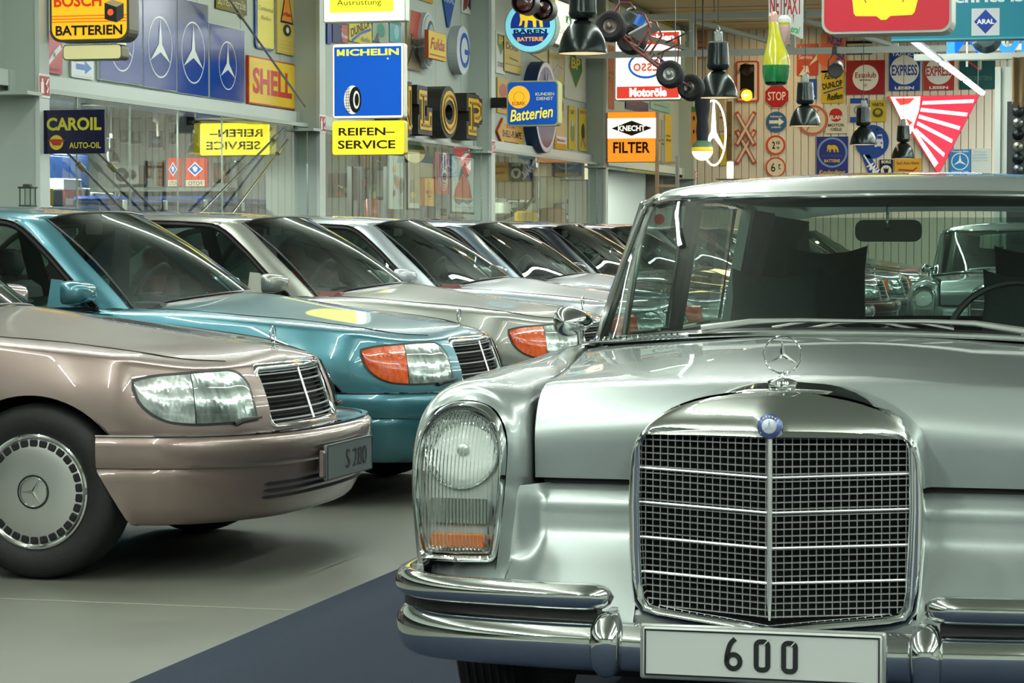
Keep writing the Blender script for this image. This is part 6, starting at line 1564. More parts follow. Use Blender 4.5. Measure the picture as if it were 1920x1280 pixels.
    for a, b in ((-.42, 0), (.30, 0)): MB().tube([P(a, b, .0), (P(a, b, 0)[0], P(a, b, 0)[1], ZC - z)], .004, 4).build('hanging_wire', STEEL, t)
kart()
# ---- skittle shaped advertising figure
def lathe_up(prof, n=32, sx=1.0): return MB().grid([[(r*cos(a)*sx, r*sin(a), z) for r, z in prof] for a in np.linspace(0, 2*pi, n + 1)[:-1]], closed_u=True)
Y = 22.0; x, z = on_y(1455, 160, Y); pm = .0047
t = thing('hanging_skittle', 'big yellow and green skittle hanging above the stop sign', 'skittle', (x, Y, z))
S_ = lambda L: [(r*pm*.98, h*pm) for r, h in L]
lathe_up(S_([(0, 0), (16, 0), (20, 2), (22, 6)])).build('black_base', mat('#0c0d0c', .25), t)
lathe_up(S_([(22, 6), (24.5, 14), (26, 24), (26.5, 37)])).build('green_band', mat('#0f7a3c', .2, 0, 0, 1), t)
m = lathe_up(S_([(26.5, 37), (25.5, 48), (22, 62), (17, 76), (13, 90), (10.5, 105), (9.5, 118)])); m.v = [(q[0] - .00035*max(0, (q[2]/pm - 60))*1.2, q[1], q[2]) for q in m.v]; m.build('yellow_body', mat('#c7c42c', .2, 0, 0, 1), t)
m = lathe_up(S_([(9.5, 118), (9, 128), (7.5, 134), (4, 137), (0, 138)])); m.v = [(q[0] - .025, q[1], q[2]) for q in m.v]; m.build('pink_tip', mat('#c49a8a', .3, 0, 0, 1), t)
MB().tube([(-.02, 0, 136*pm), (-.02, 0, ZC - z)], .004, 5).build('cable', BLACK, t)
Y = 23.2; x, z = on_y(1470, 90, Y)
t = thing('hanging_skittle', 'small pink skittle with a white cap just behind the big yellow one', 'skittle', (x, Y, z))
lathe_up([(0, 0), (.015, 0), (.04, .07), (.062, .16), (.06, .21)]).build('pink_body', mat('#c9a6a0', .25, 0, 0, 1), t)
lathe_up([(.06, .21), (.062, .235)]).build('yellow_band', mat('#c2bd2e', .3), t)
lathe_up([(.062, .235), (.06, .27), (.03, .30), (0, .30)]).build('white_cap', mat('#cfd4d0', .25), t)
MB().tube([(0, 0, .29), (0, 0, ZC - z)], .004, 5).build('cable', BLACK, t)
# white hanging sign with red lettering, tilted
t = sign('white hanging sign with dripping red letters and green lettering', 'P', 1441, 1506, -30, 74, '#b9bfb8', [('t', 'NETPAXT', .5, .62, .92, .34, {'b': .03}, '#9c2f36'), ('p', [(.42, .45), (.44, .30), (.46, .45)], '#9c2f36'), ('p', [(.70, .45), (.72, .26), (.74, .45)], '#9c2f36'), ('p', [(.20, .48), (.24, .38), (.28, .48)], '#9c2f36'), ('t', 'für', .28, .30, .22, .12, {'r': -.2}, '#a8343a'), ('t', 'Mineral', .66, .20, .5, .13, {'r': -.3}, '#2c9a4c')],
    .01, plane=27.0, outline=[(0, 1), (1, 1), (1, .02), (.97, 0), (.6, .12), (0, .34)])
MB().tube([(0, 0, .3), (0, 0, ZC - t.location.z)], .004, 4).build('cable', BLACK, t)
# round signal lamps at the top
for i, (px, py, r, Y, c, l) in enumerate(((985, 5, 23, 19.0, '#3c0d10', 'round dark red signal lamp at the top edge in front of the round battery sign'), (1020, 18, 21, 19.4, '#2a0c0c', 'round black signal lamp right of the dark red one at the top edge'))):
    x, z = on_y(px, py, Y); k = r * (Y/ cos(.2)) / FPX
    t = thing('signal_lamp', l, 'lamp', (x, Y, z))
    MB().lathe([(k*.3, -.25), (k, -.10), (k, .02), (k*1.02, .06), (k*.94, .06), (k*.92, .0)], 32).build('housing', BLACK, t)
    MB().lathe([(k*.93, .0), (k*.7, .025), (0, .04)], 32).build('lens', mat(c, .15, 0, 0, 1), t)
    MB().tube([(0, .1, 0), (0, .1, ZC - z)], .01, 5).build('hanger', BLACK, t)
x, z = on_y(1036, 12, 19.8)
t = thing('yellow_bracket', 'yellow bracket piece between the signal lamps and the nearest hanging lamp', 'bracket', (x, 19.8, z))
MB().cbox((-.018, 0, -.05), (.018, .02, .25), .005).build('bar', mat('#b8a82a', .4), t); MB().tube([(0, .01, .2), (0, .01, ZC - z)], .006, 5).build('hanger', BLACK, t)
# stage lamp
x, z = on_y(1568, 128, 30)
t = thing('stage_lamp', 'black stage spotlight in a yoke in front of the yellow tyre sign', 'lamp', (x, 30, z))
MB().grid([[(r*cos(a), -h*.9 + .0, r*sin(a) - h*.35) for r, h in ((.0, -.12), (.05, -.12), (.075, -.06), (.09, .06), (.092, .10), (.082, .10), (.08, .07), (0, .06))] for a in np.linspace(0, 2*pi, 25)[:-1]], closed_u=True).build('lamp_body', BLACK, t)
MB().tube([(-.10, 0, 0), (-.095, 0, .10), (-.04, 0, .17), (.04, 0, .17), (.095, 0, .10), (.10, 0, 0)], .009, 6).tube([(-.03, 0, .16), (-.02, 0, .26)], .03, 8).tube([(0, 0, .17), (0, 0, ZC - z)], .008, 5).build('yoke', BLACK, t)
# neon star ring seen obliquely, globe lamp, dark sleeve
x, z = on_y(1338, 249, 43.0)
t = thing('neon_star_ring', 'white neon ring with three-pointed star seen almost edge on', 'sign', (x, 43, z), R(0), None)
W_ = mat('#fff8ec', .4, 0, 2.2); K = .56; sq = .22
MB().tube([(K*sq*cos(a), K*.9*cos(a), K*1.0*sin(a)) for a in np.linspace(0, 2*pi, 49)[:-1]], .018, 8, closed=True).build('neon_ring', W_, t)
m = MB()
for k in range(3):
    a = pi/2 + 2*pi*k/3; m.tube([(0, 0, 0), (K*sq*cos(a), K*.9*cos(a), K*sin(a))], [.05, .015], 8)
m.build('neon_star', W_, t); MB().tube([(0, 0, K), (0, 0, ZC - z - .05)], .006, 5).build('cable', BLACK, t)
x, z = on_y(1317, 281, 38.0)
t = thing('globe_lamp', 'lit globe lamp with yellow band and green top under a dark blue sleeve', 'lamp', (x, 38, z))
g = lambda a0, a1: [(.165*cos(a), .165*sin(a)) for a in np.linspace(a0, a1, 8)]
lathe_up(g(-pi/2, -.15)).build('glowing_bowl', mat('#fff3c0', .4, 0, 1.6), t)
lathe_up(g(-.15, .25)).build('yellow_band', mat('#d8b82a', .4, 0, .6), t); lathe_up(g(.25, 1.2)).build('green_top', mat('#5f8a6c', .5), t)
lathe_up([(.085, .13), (.10, .30), (.085, .45), (.11, .62), (.12, .80), (0, .80)], 20).build('sleeve', mat('#161c28', .7), t); MB().tube([(0, 0, .8), (0, 0, ZC - z)], .01, 5).build('cable', BLACK, t)
t = sign('orange and green slotted strip beside the dark blue sleeve', 'P', 1296, 1309, 200, 272, '#d88a2c', [('r', .25, .65, .5, .75, BK), ('r', .25, .3, .5, .4, BK), ('r', 0, .86, 1, 1, '#4b7a2c')], .03, plane=39.0)
MB().tube([(0, 0, .2), (0, 0, ZC - t.location.z)], .006, 5).build('cable', BLACK, t)
# tall dark frames and notices on the left part of the end wall
for a, b, c, d, col, l in ((1347, 1358, 185, 246, '#b8a682', 'narrow framed notice on the end wall left of the traffic light'), (1350, 1362, 252, 310, '#c9b23a', 'yellow and brown notice near the lit jar'), (1364, 1372, 190, 300, '#6f5c38', 'narrow brown pipe-like trim on the end wall'), (1306, 1326, 60, 110, '#c48f7c', 'faded pink notice high on the end wall')):
    sign(l, 'E', a, b, c, d, col, [('r', .2, .4, .8, .44, '#5b4a2c'), ('r', .2, .6, .7, .63, '#5b4a2c')], .03)
t = thing('lit_jar', 'glowing white jar beside a small brown one at the foot of the end wall signs', 'lamp', (on_y(1369, 320, 46)[0], 46, on_y(1369, 335, 46)[1]))
lathe_up([(0, 0), (.06, 0), (.065, .15), (.06, .31), (.0, .32)], 20).build('glass', mat('#fff4cc', .4, 0, 2.0), t)
MB().cbox((-.25, -.15, -.02), (.5, .15, 0), .005).box((-.02, -.02, -t.location.z), (.02, .02, -.02)).build('stand', mat('#6a6148', .5), t, smooth=False)
# wooden ladder behind the limousine pillar
Y = 30.0; xl, zl = on_y(1232, 300, Y); xr = on_y(1270, 300, Y)[0]
t = thing('ladder', 'slim wooden ladder standing in the aisle behind the limousine', 'ladder', ((xl+xr)/2, Y, 0))
hw = (xr - xl)/2; zt = on_y(1250, 292, Y)[1]
for s in (-1, 1): MB().box((s*hw - .02, -.02, 0), (s*hw + .02, .02, zt)).build('rail', mat('#7a6040', .6) if s < 0 else mat('#76746a', .6), t, smooth=False)
for k in range(8):
    MB().box((-hw, -.015, zt - .10 - .28*k), (hw, .015, zt - .07 - .28*k)).build('rung', mat('#8c6c48', .6), t, smooth=False)
# ================================================================== GLAZED SIDE ROOMS BEHIND THE ROW
XB = -14.6
roomgrey = mat('#8f988f', .6)
struct('wall_room', MB().box((XB - .2, -12, 0), (XB, YE, 2.9)), roomgrey)
struct('ceiling_room', MB().box((XB, -12, 2.72), (XW - .25, YE, 2.86)), mat('#7f867c', .6))
for i, y in enumerate((18.2, 27.1, 34.9, 47.2)):
    struct('wall_partition_%d' % (i + 1), MB().box((XB, y, 0), (XW - .32, y + .08, 2.72)), mat('#99a299', .6))
PANE = glass('shop_pane', (.90, .95, .92), 1.45)
def panes(n, y0, y1, cuts):
    ys = [y0] + cuts + [y1]
    t = tag(MB().box((XW + .17, y0, 2.55), (XW + .21, y1, 2.59)).build('window_%d' % n, steelgrey, smooth=False), kind='structure')
    for a, b in zip(ys[:-1], ys[1:]):
        MB().add([(XW + .19, a + .006, .1), (XW + .19, b - .006, .1), (XW + .19, b - .006, 2.55), (XW + .19, a + .006, 2.55)], [(0, 1, 2, 3)]).build('pane', PANE, t, smooth=False)
        MB().box((XW + .182, b - .004, .1), (XW + .198, b + .004, 2.55)).build('seam', mat('#b5bdb6', .2, .8), t, smooth=False)
    MB().box((XW + .17, y0, 0), (XW + .21, y1, .1)).build('sill', steelgrey, t, smooth=False)
c_ = [on_x(p, 300, XW + .19)[0] for p in (144, 243, 333, 416)]
panes(1, COLY[0] + .2, COLY[1], c_)
panes(2, COLY[1] + .2, COLY[2], [on_x(p, 300, XW + .19)[0] for p in (693, 757, 820)])
panes(3, COLY[2] + .2, COLY[3], [on_x(p, 300, XW + .19)[0] for p in (1010, 1061)])
BAYW = [27.09]
def W_(lab, xl, xr, yt, yb, bg, ops=(), **k):
    if 'X' not in k: return sign(lab, 'P', xl, xr, yt, yb, bg, ops, k.pop('depth', .02), plane=BAYW[0], **k)
    return sign(lab, 'W', xl, xr, yt, yb, bg, ops, k.pop('depth', .02), plane=k.pop('X', XB + .01), **k)
pos = ['second from the left, top row', 'third from the left, top row', 'fourth from the left, top row', 'fifth from the left, top row', 'rightmost, top row', 'second row, leftmost', 'second row, second from the left', 'second row, the large bluish one', 'second row, right of the bluish one']
rects = [(223, 241, 199, 223), (243, 268, 206, 226), (277, 289, 206, 225), (315, 331, 211, 232), (349, 371, 216, 237), (224, 242, 242, 270), (244, 266, 245, 272), (277, 307, 243, 281), (316, 331, 247, 273)]
for (a, b, c, d), p in zip(rects, pos):
    big = (a == 277 and c > 240)
    W_('framed car photograph in the glazed room, ' + p, a, b, c, d, '#b4bab4', [('r', .04, .12, .96, .95, '#2c3638' if not big else '#2a4358'), ('e', .5, .42, .3, .12, '#59646a' if not big else '#5c86a2'), ('r', .1, .2, .9, .26, '#3d474a')], name='photograph', cat='picture', group='photographs on the back wall of the glazed room')
t = W_('white air conditioning unit with two dark fans in the glazed room', 215, 260, 310, 345, '#a5ada6', [('c', .30, .5, .38, '#2b3132'), ('c', .30, .5, .14, '#666e6c'), ('c', .72, .5, .26, '#2b3132')], depth=.25, name='air_conditioner', cat='machine', r=.08)
W_('small dark portrait picture right of the air conditioning unit', 271, 286, 300, 336, '#9ea69e', [('r', .1, .05, .9, .95, '#2b2420'), ('e', .6, .5, .2, .35, '#86604e')], name='picture', cat='picture')
W_('narrow brown lettered board beside the dark portrait', 294, 306, 304, 348, '#7d5436', [('r', .2, .1 + .14*k, .8, .16 + .14*k, '#3c2a1c') if False else ('r', .2, .3, .8, .4, '#3c2a1c'), ('r', .2, .6, .8, .7, '#3c2a1c')])
for a, b, l in ((315, 334, 'red lit film sign with a blue diamond, the left one'), (348, 384, 'red lit film sign with a blue diamond, the right one')):
    W_(l, a, b, 296, 349, '#d04a34', [('r', 0, 0, 1, .22, ('#d8d2b4', .5)), ('t', 'FOTO', .5, .1, .7, .14, {'b': .0, 'm': True}, ('#3a3a30', 0)), ('p', [(.1, .6), (.5, .86), (.9, .6), (.5, .34)], ('#e4e4dc', .8)), ('p', [(.18, .6), (.5, .80), (.82, .6), (.5, .40)], ('#2468b8', .8)), ('p', [(.35, .66), (.5, .72), (.65, .64), (.55, .5), (.45, .52)], ('#d8e2ea', .8))], depth=.08, emit=.75, name='light_box')
W_('dark red flowered poster at the right end of the glazed room', 400, 429, 305, 343, '#4a2422', [('e', .4, .5, .25, .3, '#7d4a34'), ('e', .7, .4, .12, .2, '#a08a54')], name='poster', cat='poster')
t = sign('yellow box with mirror-reversed lettering, built as the tyre service reflection in the glazing', 'P', 375, 506, 230, 291, '#f0df2e', [('t', 'REIFEN–', .52, .68, .76, .24, {'b': .025, 'm': True}, ('#352c10', 0)), ('t', 'SERVICE', .48, .30, .78, .26, {'b': .025, 'm': True}, ('#352c10', 0))], .2, '#cdbf3a', 1.1, .08, plane=25.9, name='light_box', fw=.01)  # glowing box stands in for the mirror image of the tyre service box
t.location.x = t.location.x
MB().box((-.02, .05, .2), (.02, .09, 2.72 - t.location.z)).build('hanger', STEEL, t, smooth=False)
def box_thing(name, cat, lab, px0, px1, yt, X, dx, col, zbase=0.0, ops=None, c=.01, metal=0.0, group=None):
    y0, zt = on_x(px0, yt, X); y1 = on_x(px1, yt, X)[0]
    t = thing(name, lab, cat, (X, (y0+y1)/2, zbase), 0, group)
    h = (y1-y0)/2
    MB().cbox((-dx, -h, 0), (0, h, zt - zbase), c).build('body', mat(col, .45, metal), t, smooth=False)
    return t, h, zt - zbase
t, h, z = box_thing('blue_cabinet', 'cabinet', 'tall dark blue cabinet behind the oil sign', 91, 166, 286, -11.3, .5, '#143258'); MB().cbox((.0, -h*.95, .1), (.012, -.01, z - .03), .004).build('door', mat('#16386a', .4), t, smooth=False); MB().cbox((.0, .01, .1), (.012, h*.95, z - .03), .004).build('door', mat('#16386a', .4), t, smooth=False)
t, h, z = box_thing('side_table', 'table', 'long pale work counter standing in the glazed room', 92, 330, 386, -10.9, .6, '#9aa39c'); MB().box((.0, -h, z - .03), (.03, h, z)).build('worktop_edge', mat('#b5bcb5', .4), t, smooth=False)
ZT = z
def on_counter(name, cat, lab, a, b, yt, col, dx=.25, X=-10.9, zb=None):
    t, h, z = box_thing(name, cat, lab, a, b, yt, X, dx, col, ZT if zb is None else zb); return t, h, z
t, h, z = on_counter('carton', 'box', 'red and white carton on the counter', 121, 154, 356, '#a02a2c'); MB().box((.001, -h*.9, z*.1), (.003, -h*.1, z*.5)).box((.001, h*.1, z*.2), (.003, h*.6, z*.6)).build('white_print', mat('#d0d2cc', .5), t, smooth=False)
t2, h2, z2 = on_counter('carton', 'box', 'white carton with barcode on top of the red one', 119, 154, 334, '#c4cac4', .24, zb=ZT + z + .001)
m = MB()
for k in range(6): m.box((.001, h2*.45 + k*.012, z2*.3), (.003, h2*.45 + k*.012 + .006, z2*.75))
m.build('barcode', INK, t2, smooth=False)
on_counter('yellow_box', 'box', 'narrow yellow box at the left end of the counter', 92, 101, 352, '#b99a1e'); on_counter('grey_box', 'box', 'dark grey box beside the narrow yellow one', 102, 118, 354, '#555c58')
t, h, z = on_counter('loudspeaker', 'loudspeaker', 'white loudspeaker right of the cartons', 155, 170, 352, '#b9beb8'); 
for k in (.25, .7): MB().lathe([(.05, .004), (.045, .006), (0, .002)], 20, Matrix.Translation((.0, 0, z*k)) @ Matrix.Rotation(R(90), 4, 'Z')).build('cone', BLACK, t)
t, h, z = on_counter('metal_cabinet', 'cabinet', 'low grey metal cabinet with a round badge', 174, 214, 360, '#8d9690'); MB().lathe([(.05, .003), (0, .006)], 20, Matrix.Translation((.0, 0, z*.5)) @ Matrix.Rotation(R(90), 4, 'Z')).build('badge', mat('#c5cac5', .4), t)
for k, (a, l) in enumerate(((214, 'dark bottle left of the other by the chests'), (221, 'dark bottle nearest the blue chests'))):
    y, zt = on_x(a + 3, 358, -10.95)
    t = thing('bottle', l, 'bottle', (-10.95, y, ZT), 0, 'bottles on the counter'); hh = max(.12, zt - ZT)
    lathe_up([(0, 0), (.04, 0), (.04, hh*.55), (.015, hh*.75), (.014, hh), (0, hh)], 14).build('glass', mat('#141a16', .15), t)
# shelf and chests
y0, zt = on_y(168, 352, 26.9); y1 = on_y(430, 352, 26.9)[0]
t = thing('wall_shelf', 'long pale shelf along the back wall of the glazed room', 'shelf', ((y0+y1)/2, 27.1, zt)); MB().cbox((-(y1-y0)/2, -.25, -.05), ((y1-y0)/2, 0, 0), .005).build('board', mat('#9fa8a0', .5), t, smooth=False)
for i, (a, b, yt, l) in enumerate(((228, 302, 367, 'dark blue lidded chest, left of four'), (304, 378, 368, 'dark blue lidded chest, second of four'), (380, 448, 367, 'dark blue lidded chest, third of four'), (450, 519, 372, 'dark blue lidded chest, right of four'))):
    X = -9.95; y0, zt = on_x(a, yt, X); y1 = on_x(b, yt, X)[0]
    t = thing('blue_chest', l, 'chest', (X, (y0+y1)/2, 0), 0, 'blue chests in a row'); h = (y1-y0)/2
    MB().cbox((-.5, -h, .1), (0, h, zt - .09), .02).build('body', mat('#1b2f52', .4), t, smooth=False); MB().cbox((-.52, -h*1.01, zt - .08), (.015, h*1.01, zt), .025).build('lid', mat('#163c86', .3), t, smooth=False); MB().cbox((.016, -h - .02, zt - .14), (.04, -h + .05, zt - .04), .006).build('clip', mat('#b4beb8', .4), t, smooth=False)
    MB().box((-.48, -h*.9, 0), (-.02, h*.9, .1)).build('plinth', DARK, t, smooth=False)
# pendant lamps in the room
for px, yb, w, X, l in ((184, 197, 64, -10.2, 'large pendant lamp cut by the rail in the glazed room'), (209, 304, 32, -10.8, 'grey pendant lamp right of the dark blue oil sign'), (329, 284, 12, -11.2, 'small pendant lamp in the glazed room by the left film sign'), (364, 287, 26, -10.7, 'grey pendant lamp left of the reversed yellow reflection box')):
    y, z = on_x(px, yb, X)
    dep = -X*sin(HEAD) + y*cos(HEAD); k = w * dep / FPX / .42
    t = pendant(l, X, y, z, 'lamps in the glazed room', min(k, .9), 0)
    cab_ = [c for c in KIDS[t.name] if c.name.startswith('cable')][0]; cab_.scale.z = 1
    top = 2.72 - z
    me = cab_.data
    for v in me.vertices:
        if v.co.z > 1: v.co.z = max(top, .76*min(k, .9))
for p_, zb in ((297, 252),):
    y, z = on_x(p_, zb, -10.6); t = thing('hanging_plug', 'pale hanging cable plug in the middle of the glazed room', 'plug', (-10.6, y, z)); lathe_up([(0, -.02), (.02, -.02), (.022, .12), (.06, .14), (.07, .26), (.03, .30)], 14).build('plug', mat('#b8b59c', .5), t); MB().tube([(0, 0, .29), (0, 0, 2.72 - z)], .012, 6).build('cable', mat('#b8b59c', .5), t)
P = [[(-10.4 + .03*sin(k*1.7), on_x(441, 340, -10.4)[0] + .035*k, z_) for z_ in (.9, 1.5, 2.2)] for k in range(12)]
o = MB().grid(P).build('white_curtain', mat('#c2c8c2', .8), angle=180); tag(o, 'narrow white curtain right of the film signs', 'curtain')
o.location.z = .5 - .5
MB().tube([(-10.4, on_x(441, 340, -10.4)[0], 2.2), (-10.4, on_x(441, 340, -10.4)[0] + .4, 2.2)], .01, 6).tube([(-10.4, on_x(441, 340, -10.4)[0] + .2, 2.2), (-10.4, on_x(441, 340, -10.4)[0] + .2, 2.72)], .008, 5).build('curtain_rail', STEEL, o)
# lantern on the left
y, z = on_x(52, 384, -9.1)
x_, z_ = on_y(52, 384, 18.3)
t = thing('lantern', 'square metal lantern at the left edge above the teal sedan', 'lantern', (x_, 18.3, z_ - .02))
MB().cbox((-.055, -.055, .0), (.055, .055, .02), .004).build('base', mat('#3d423c', .4, .5), t, smooth=False)
MB().cbox((-.06, -.06, .15), (.06, .06, .165), .004).cbox((-.03, -.03, .165), (.03, .03, .185), .004).build('cap', mat('#3d423c', .4, .5), t, smooth=False)
for a in (-1, 1):
    for b in (-1, 1): MB().box((a*.045 - .004, b*.045 - .004, .02), (a*.045 + .004, b*.045 + .004, .15)).build('corner_post', mat('#3d423c', .4, .5), t, smooth=False)
MB().cbox((-.038, -.038, .021), (.038, .038, .149), .004).build('glass', PANE, t, smooth=False)
MB().box((-.25, -.1, -z_ + .02), (.25, .1, 0)).build('pedestal', mat('#9aa39b', .5), t, smooth=False)
# ---------------- bay 2
BAYW[0] = 34.89
t = W_('tall framed poster of old buildings, left one in the second glazed bay', 764, 787, 281, 394, '#b9bfb6', [('r', .12, .12, .92, .94, '#8c8568'), ('r', .2, .3, .5, .5, '#6c6a58'), ('e', .4, .25, .2, .05, '#b09a60'), ('l', [(.3, .6), (.35, .9)], .01, '#5c5848'), ('l', [(.6, .55), (.65, .92)], .01, '#a59a70')], X=-9.36, frame='#15201c', name='framed_poster', cat='poster', fw=.05)
t = W_('framed poster of a red rock island with a green peak', 846, 889, 291, 401, '#b4beb8', [('p', [(.08, .27), (.15, .42), (.3, .55), (.4, .66), (.65, .66), (.8, .5), (.88, .27)], '#a33a2e'), ('p', [(.28, .55), (.40, .78), (.52, .84), (.62, .78), (.74, .66), (.62, .62), (.5, .68), (.38, .62)], '#33483c'), ('p', [(.50, .82), (.56, .89), (.62, .82)], '#1f2c28'), ('r', .08, .245, .9, .275, '#a89a4a'), ('p', [(.1, .24), (.3, .15), (.5, .22), (.7, .17), (.9, .24)], '#4c6680'), ('r', .1, .93, .85, .94, '#79827c'), ('r', .1, .11, .35, .12, '#79827c'), ('r', .45, .11, .9, .12, '#79827c'), ('r', .45, .06, .7, .07, '#79827c')], X=-9.36, frame='#15201c', name='framed_poster', cat='poster', fw=.035)
t = W_('red poster with white concentric ovals', 816, 842, 286, 364, '#992a2c', [('o', .62, .45, .36, .02, '#cfc8bc'), ('o', .62, .45, .30, .02, '#cfc8bc'), ('o', .62, .45, .24, .02, '#cfc8bc'), ('e', .62, .45, .2, .16, '#cfc8bc'), ('r', .48, .55, .76, 1, '#cfc8bc'), ('e', .62, .42, .14, .1, '#5c2a2a'), ('r', .58, .6, .66, .95, '#4a4a44')], X=-9.36, name='poster', cat='poster')
t = W_('yellow tin plate with red side and faded lettering', 791, 813, 334, 386, '#b98e22', [('r', 0, 0, .25, 1, '#8c1f1c'), ('o', .62, .7, .14, .02, '#8c4a1c'), ('t', 'MINOL', .62, .5, .55, .14, {}, '#9a3a1c'), ('p', [(.45, .38), (.8, .38), (.62, .3)], '#8c3a1c')], X=-9.36, name='tin_plate')
t = W_('pale poster with colourful slender figures', 730, 757, 292, 392, '#a8b4ac', [('e', .35, .75, .12, .07, '#b98c5c'), ('e', .55, .5, .1, .12, '#b0583c'), ('e', .4, .55, .07, .1, '#5c7a58'), ('e', .8, .45, .12, .15, '#5c6a60'), ('l', [(.6, .1), (.62, .4)], .02, '#4b5560'), ('l', [(.75, .05), (.78, .35)], .02, '#7a4c50'), ('e', .3, .3, .05, .06, '#8c4a44')], X=-9.36, name='poster', cat='poster')
t = W_('tan cardboard panel behind the yellow tin plate', 788, 816, 306, 334, '#8a7c58', X=-9.385, name='panel_board', cat='board')
W_('dark board above the black rail in the second bay', 664, 682, 291, 313, '#1e1d1a', name='board', cat='board'); W_('orange board between two dark boards in the second bay', 682, 698, 291, 314, '#b8762c', name='board', cat='board', outline=[(0, 1), (.6, 1), (1, 0), (0, 0)]); W_('dark blue board with small yellow emblem', 698, 722, 293, 314, '#1c3444', [('l', [(.4, .55), (.7, .5)], .1, '#b9b24a'), ('c', .45, .6, .1, '#b9b24a')], name='board', cat='board')
W_('yellow poster behind the dark post in the second bay', 682, 692, 319, 341, '#b3ad48', [('r', .1, .3, .9, .35, '#3b3a22')], name='poster', cat='poster')
W_('dark glass display with orange and red things in the second bay', 614, 654, 325, 370, '#1c2a2a', [('p', [(.1, 1), (.4, .1), (.55, .1), (.5, 1)], '#6c2c2a'), ('p', [(.3, .05), (.7, .05), (.6, .3), (.45, .12)], '#a8452a'), ('l', [(.5, .5), (.75, .4)], .05, '#c9d2cc'), ('e', .85, .3, .08, .12, '#8a8330')], name='display_case', cat='display', frame='#222a28')
W_('black window with green lit plant in the second bay', 656, 720, 314, 375, '#141a1a', [('e', .7, .25, .12, .25, '#2d5a34'), ('e', .72, .15, .05, .12, '#b5bf8a'), ('e', .42, .5, .06, .1, '#9a3a3a'), ('r', .8, .1, .98, .9, '#8d9a8c')], name='display_case', cat='display')
def post(lab, px, yt, yb, X, w, col):
    y, zt = on_x(px, yt, X); t = thing('frame_post', lab, 'post', (X, y, 0), 0, None); MB().box((-.03, -w/2, 0), (.03, w/2, zt)).build('post', mat(col, .4, .3), t, smooth=False)
post('black glazing post left of the red chair back', 676, 312, 400, -10.6, .10, '#0f1414'); post('grey glazing post between the red chair backs', 725, 312, 400, -10.5, .12, '#56605a'); post('dark thin glazing post in the second bay', 657, 312, 400, -10.7, .08, '#1f2b28')
def chair(lab, px, yt, X, w, ry):
    y, zt = on_x(px, yt, X); t = thing('red_chair', lab, 'chair', (X, y, 0), ry, 'red shell chairs')
    G = [[(-.05*cos(a*1.2)*1.0 - .18*(1-b)*0 - .04*b, w/2*sin(a)*(1 - .15*b**4), .45 + (zt - .45)*b) for b in np.linspace(0, 1, 8)] for a in np.linspace(-1.3, 1.3, 11)]
    o = MB().grid(G).build('backrest', mat('#a83a32', .35), t, angle=180); o.modifiers.new('s', 'SOLIDIFY').thickness = .02
    MB().cbox((0, -w*.48, .42), (.42, w*.48, .46), .02).build('seat', mat('#a83a32', .35), t, smooth=False)
    for a, b in ((.04, -1), (.04, 1), (.38, -1), (.38, 1)): MB().tube([(a, b*w*.4, 0), (a, b*w*.36, .43)], .012, 6).build('leg', STEEL, t)
chair('red shell chair with faded back beside the grey post', 703, 373, -9.95, .5, 0); chair('deep red shell chair right of the grey post', 739, 361, -10.5, .5, .3)
# ---------------- bay 3
t = W_('double tan metal door panel in the third bay', 928, 995, 306, 373, '#8f8460', [('r', .495, 0, .505, 1, '#3d3a2a')], X=-10.3, depth=.12, name='tan_cabinet', cat='cabinet')
t = W_('pale green double cabinet door in the third bay', 1023, 1075, 333, 392, '#939a7c', [('r', .50, 0, .51, 1, '#4d513c')], X=-10.5, depth=.12, name='green_cabinet', cat='cabinet')
t = W_('yellow carton with red lettering above the pale green doors', 1040, 1072, 307, 332, '#c2a51c', [('t', 'Kodak', .45, .5, .5, .2, {}, '#b0401c')], X=-10.6, depth=.3, name='carton', cat='box')
W_('narrow yellow carton beside the yellow lettered one', 1028, 1038, 311, 331, '#c2a51c', X=-10.6, depth=.3, name='carton', cat='box'); W_('blue and white carton on the tan cabinet', 928, 955, 293, 305, '#9fb6bc', [('r', .5, 0, .95, 1, '#2a6f9e')], X=-10.4, depth=.3, name='carton', cat='box')
W_('red balloon-like cap above the white rungs', 1009, 1021, 303, 320, '#b8384c', X=-10.8, outline='round', name='red_ball', cat='ball', depth=.06)
t = W_('dark grey pipe bundle behind the white rungs', 1004, 1016, 312, 410, '#4f4a42', [('r', .4, 0, .55, 1, '#7a5a3a')], X=-10.9, depth=.1, name='pipe_bundle', cat='pipe')
y0 = on_x(999, 350, -10.4)[0]; y1 = on_x(1022, 350, -10.4)[0]
t = thing('rack_ladder', 'white rack ladder between the tan and the green cabinet', 'ladder', (-10.75, (y0+y1)/2, 0)); zz_ = on_x(1010, 305, -10.4)[1]
for s in (-1, 1): MB().tube([(0, s*(y1-y0)/2, 0), (0, s*(y1-y0)/2, zz_)], .02, 6).build('rail', mat('#8d948c', .5), t)
for py in (312, 340, 367, 394): z = on_x(1010, py, -10.4)[1]; MB().tube([(0, -(y1-y0)/2, z), (0, (y1-y0)/2, z)], .018, 6).build('rung', mat('#a9b0a6', .5), t)
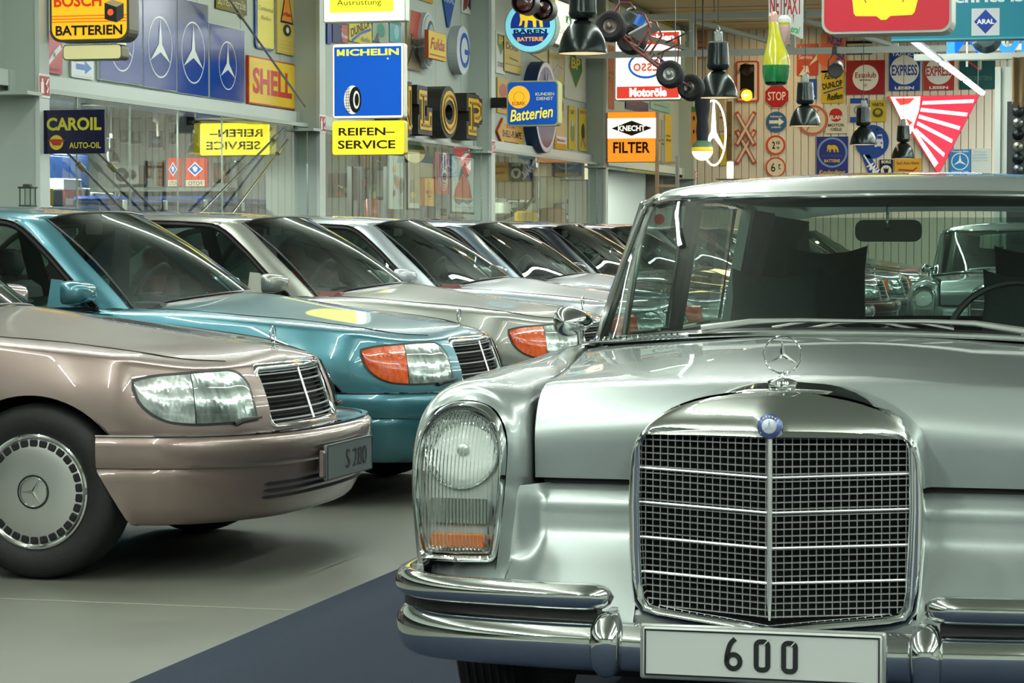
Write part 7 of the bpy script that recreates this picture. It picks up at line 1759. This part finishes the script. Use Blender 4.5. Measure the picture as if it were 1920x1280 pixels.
def machine(lab, a, b, yt, yb, X, col, col2):
    y0, zt = on_x(a, yt, X); y1 = on_x(b, yt, X)[0]; zb = on_x(a, yb, X)[1]; t = thing('bench_machine', lab, 'machine', (X, (y0+y1)/2, zb)); h = (y1-y0)/2; H_ = zt - zb
    lathe_up([(0, 0), (h*.5, 0), (h*.52, H_*.1), (h*.5, H_*.85), (h*.35, H_*.92), (0, H_*.92)], 20).build('drum', mat(col, .4, .3), t)
    MB().cbox((-.12, h*.35, 0), (.12, h, H_*.95), .02).build('housing', mat(col2, .35), t, smooth=False)
    MB().tube([(0, -h*.2, H_*.9), (0, -h*.2, H_*1.15), (0, h*.7, H_*1.15), (0, h*.7, H_*.9)], .012, 6).build('handle', BLACK, t); MB().cbox((.121, h*.5, H_*.5), (.13, h*.8, H_*.8), .004).build('label_plate', mat('#b5bdb8', .4), t, smooth=False)
t, h, z = box_thing('blue_bench', 'bench', 'white topped blue bench carrying the small machines', 1032, 1111, 403, -9.95, .6, '#24406e'); MB().cbox((-.65, -h*1.05, z - .06), (.03, h*1.05, z), .01).build('top', mat('#b5beb8', .4), t, smooth=False); BT = z
machine('small grey and black machine with dials on the white bench', 1043, 1094, 377, 402, -10.2, '#7f877c', '#161c1c')
t, h, z = box_thing('grey_bench', 'bench', 'low pale bench under the tan cabinet', 929, 985, 402, -10.1, .5, '#8e968c')
machine('grey green machine with a dark housing under the tan cabinet', 930, 980, 376, 401, -10.3, '#7d8674', '#20302c')
pts = [(px, py) for px, py in ((996, 325), (1000, 350), (999, 372), (985, 390), (965, 400), (945, 409), (938, 411))]
pp = [(-9.9, *on_x(px, py, -9.9)) for px, py in pts]; base = Vector((-9.9, pp[-1][1], pp[-1][2]))
t = thing('work_lamp', 'black articulated work lamp arm bending down to the left in the third bay', 'lamp', tuple(base)); MB().tube([tuple(Vector(p) - base) for p in pp], .030, 8).build('arm', BLACK, t); q = Vector(pp[4]) - base; MB().sphere(tuple(q + Vector((.03, -.12, .03))), .11, 16, 8, (.6, 1, .55)).build('lamp_head', mat('#2c3030', .3, .5), t)
y, zz_ = pp[0][1], pp[0][2]; MB().tube([tuple(Vector(pp[0]) - base), tuple(Vector((-9.9, y, 2.72)) - base)], .02, 6).build('mount', BLACK, t)
for i, (a, b, yt, yb, col, l) in enumerate(((981, 992, 395, 412, '#a8902a', 'yellow canister left of the white rungs'), (1030, 1042, 389, 402, '#8a6a4a', 'brown canister left of the green cabinet'), (797, 806, 384, 400, '#4b5556', 'dark canister in the second bay'), (806, 815, 386, 402, '#a9b0aa', 'pale canister in the second bay'))):
    X = -9.62; y0, zt = on_x(a, yt, X); y1 = on_x(b, yt, X)[0]; t = thing('canister', l, 'can', (X, (y0+y1)/2, 0)); h = (y1-y0)/2
    lathe_up([(0, 0), (h, 0), (h, zt - .03), (h*.7, zt), (0, zt)], 18).build('body', mat(col, .4), t)
W_('black box with yellow emblem in the second bay', 817, 838, 391, 404, '#191813', [('e', .3, .5, .2, .35, '#b08a22'), ('r', .5, .2, .95, .5, '#8d8420')], X=-9.95, depth=.2, name='box', cat='box')
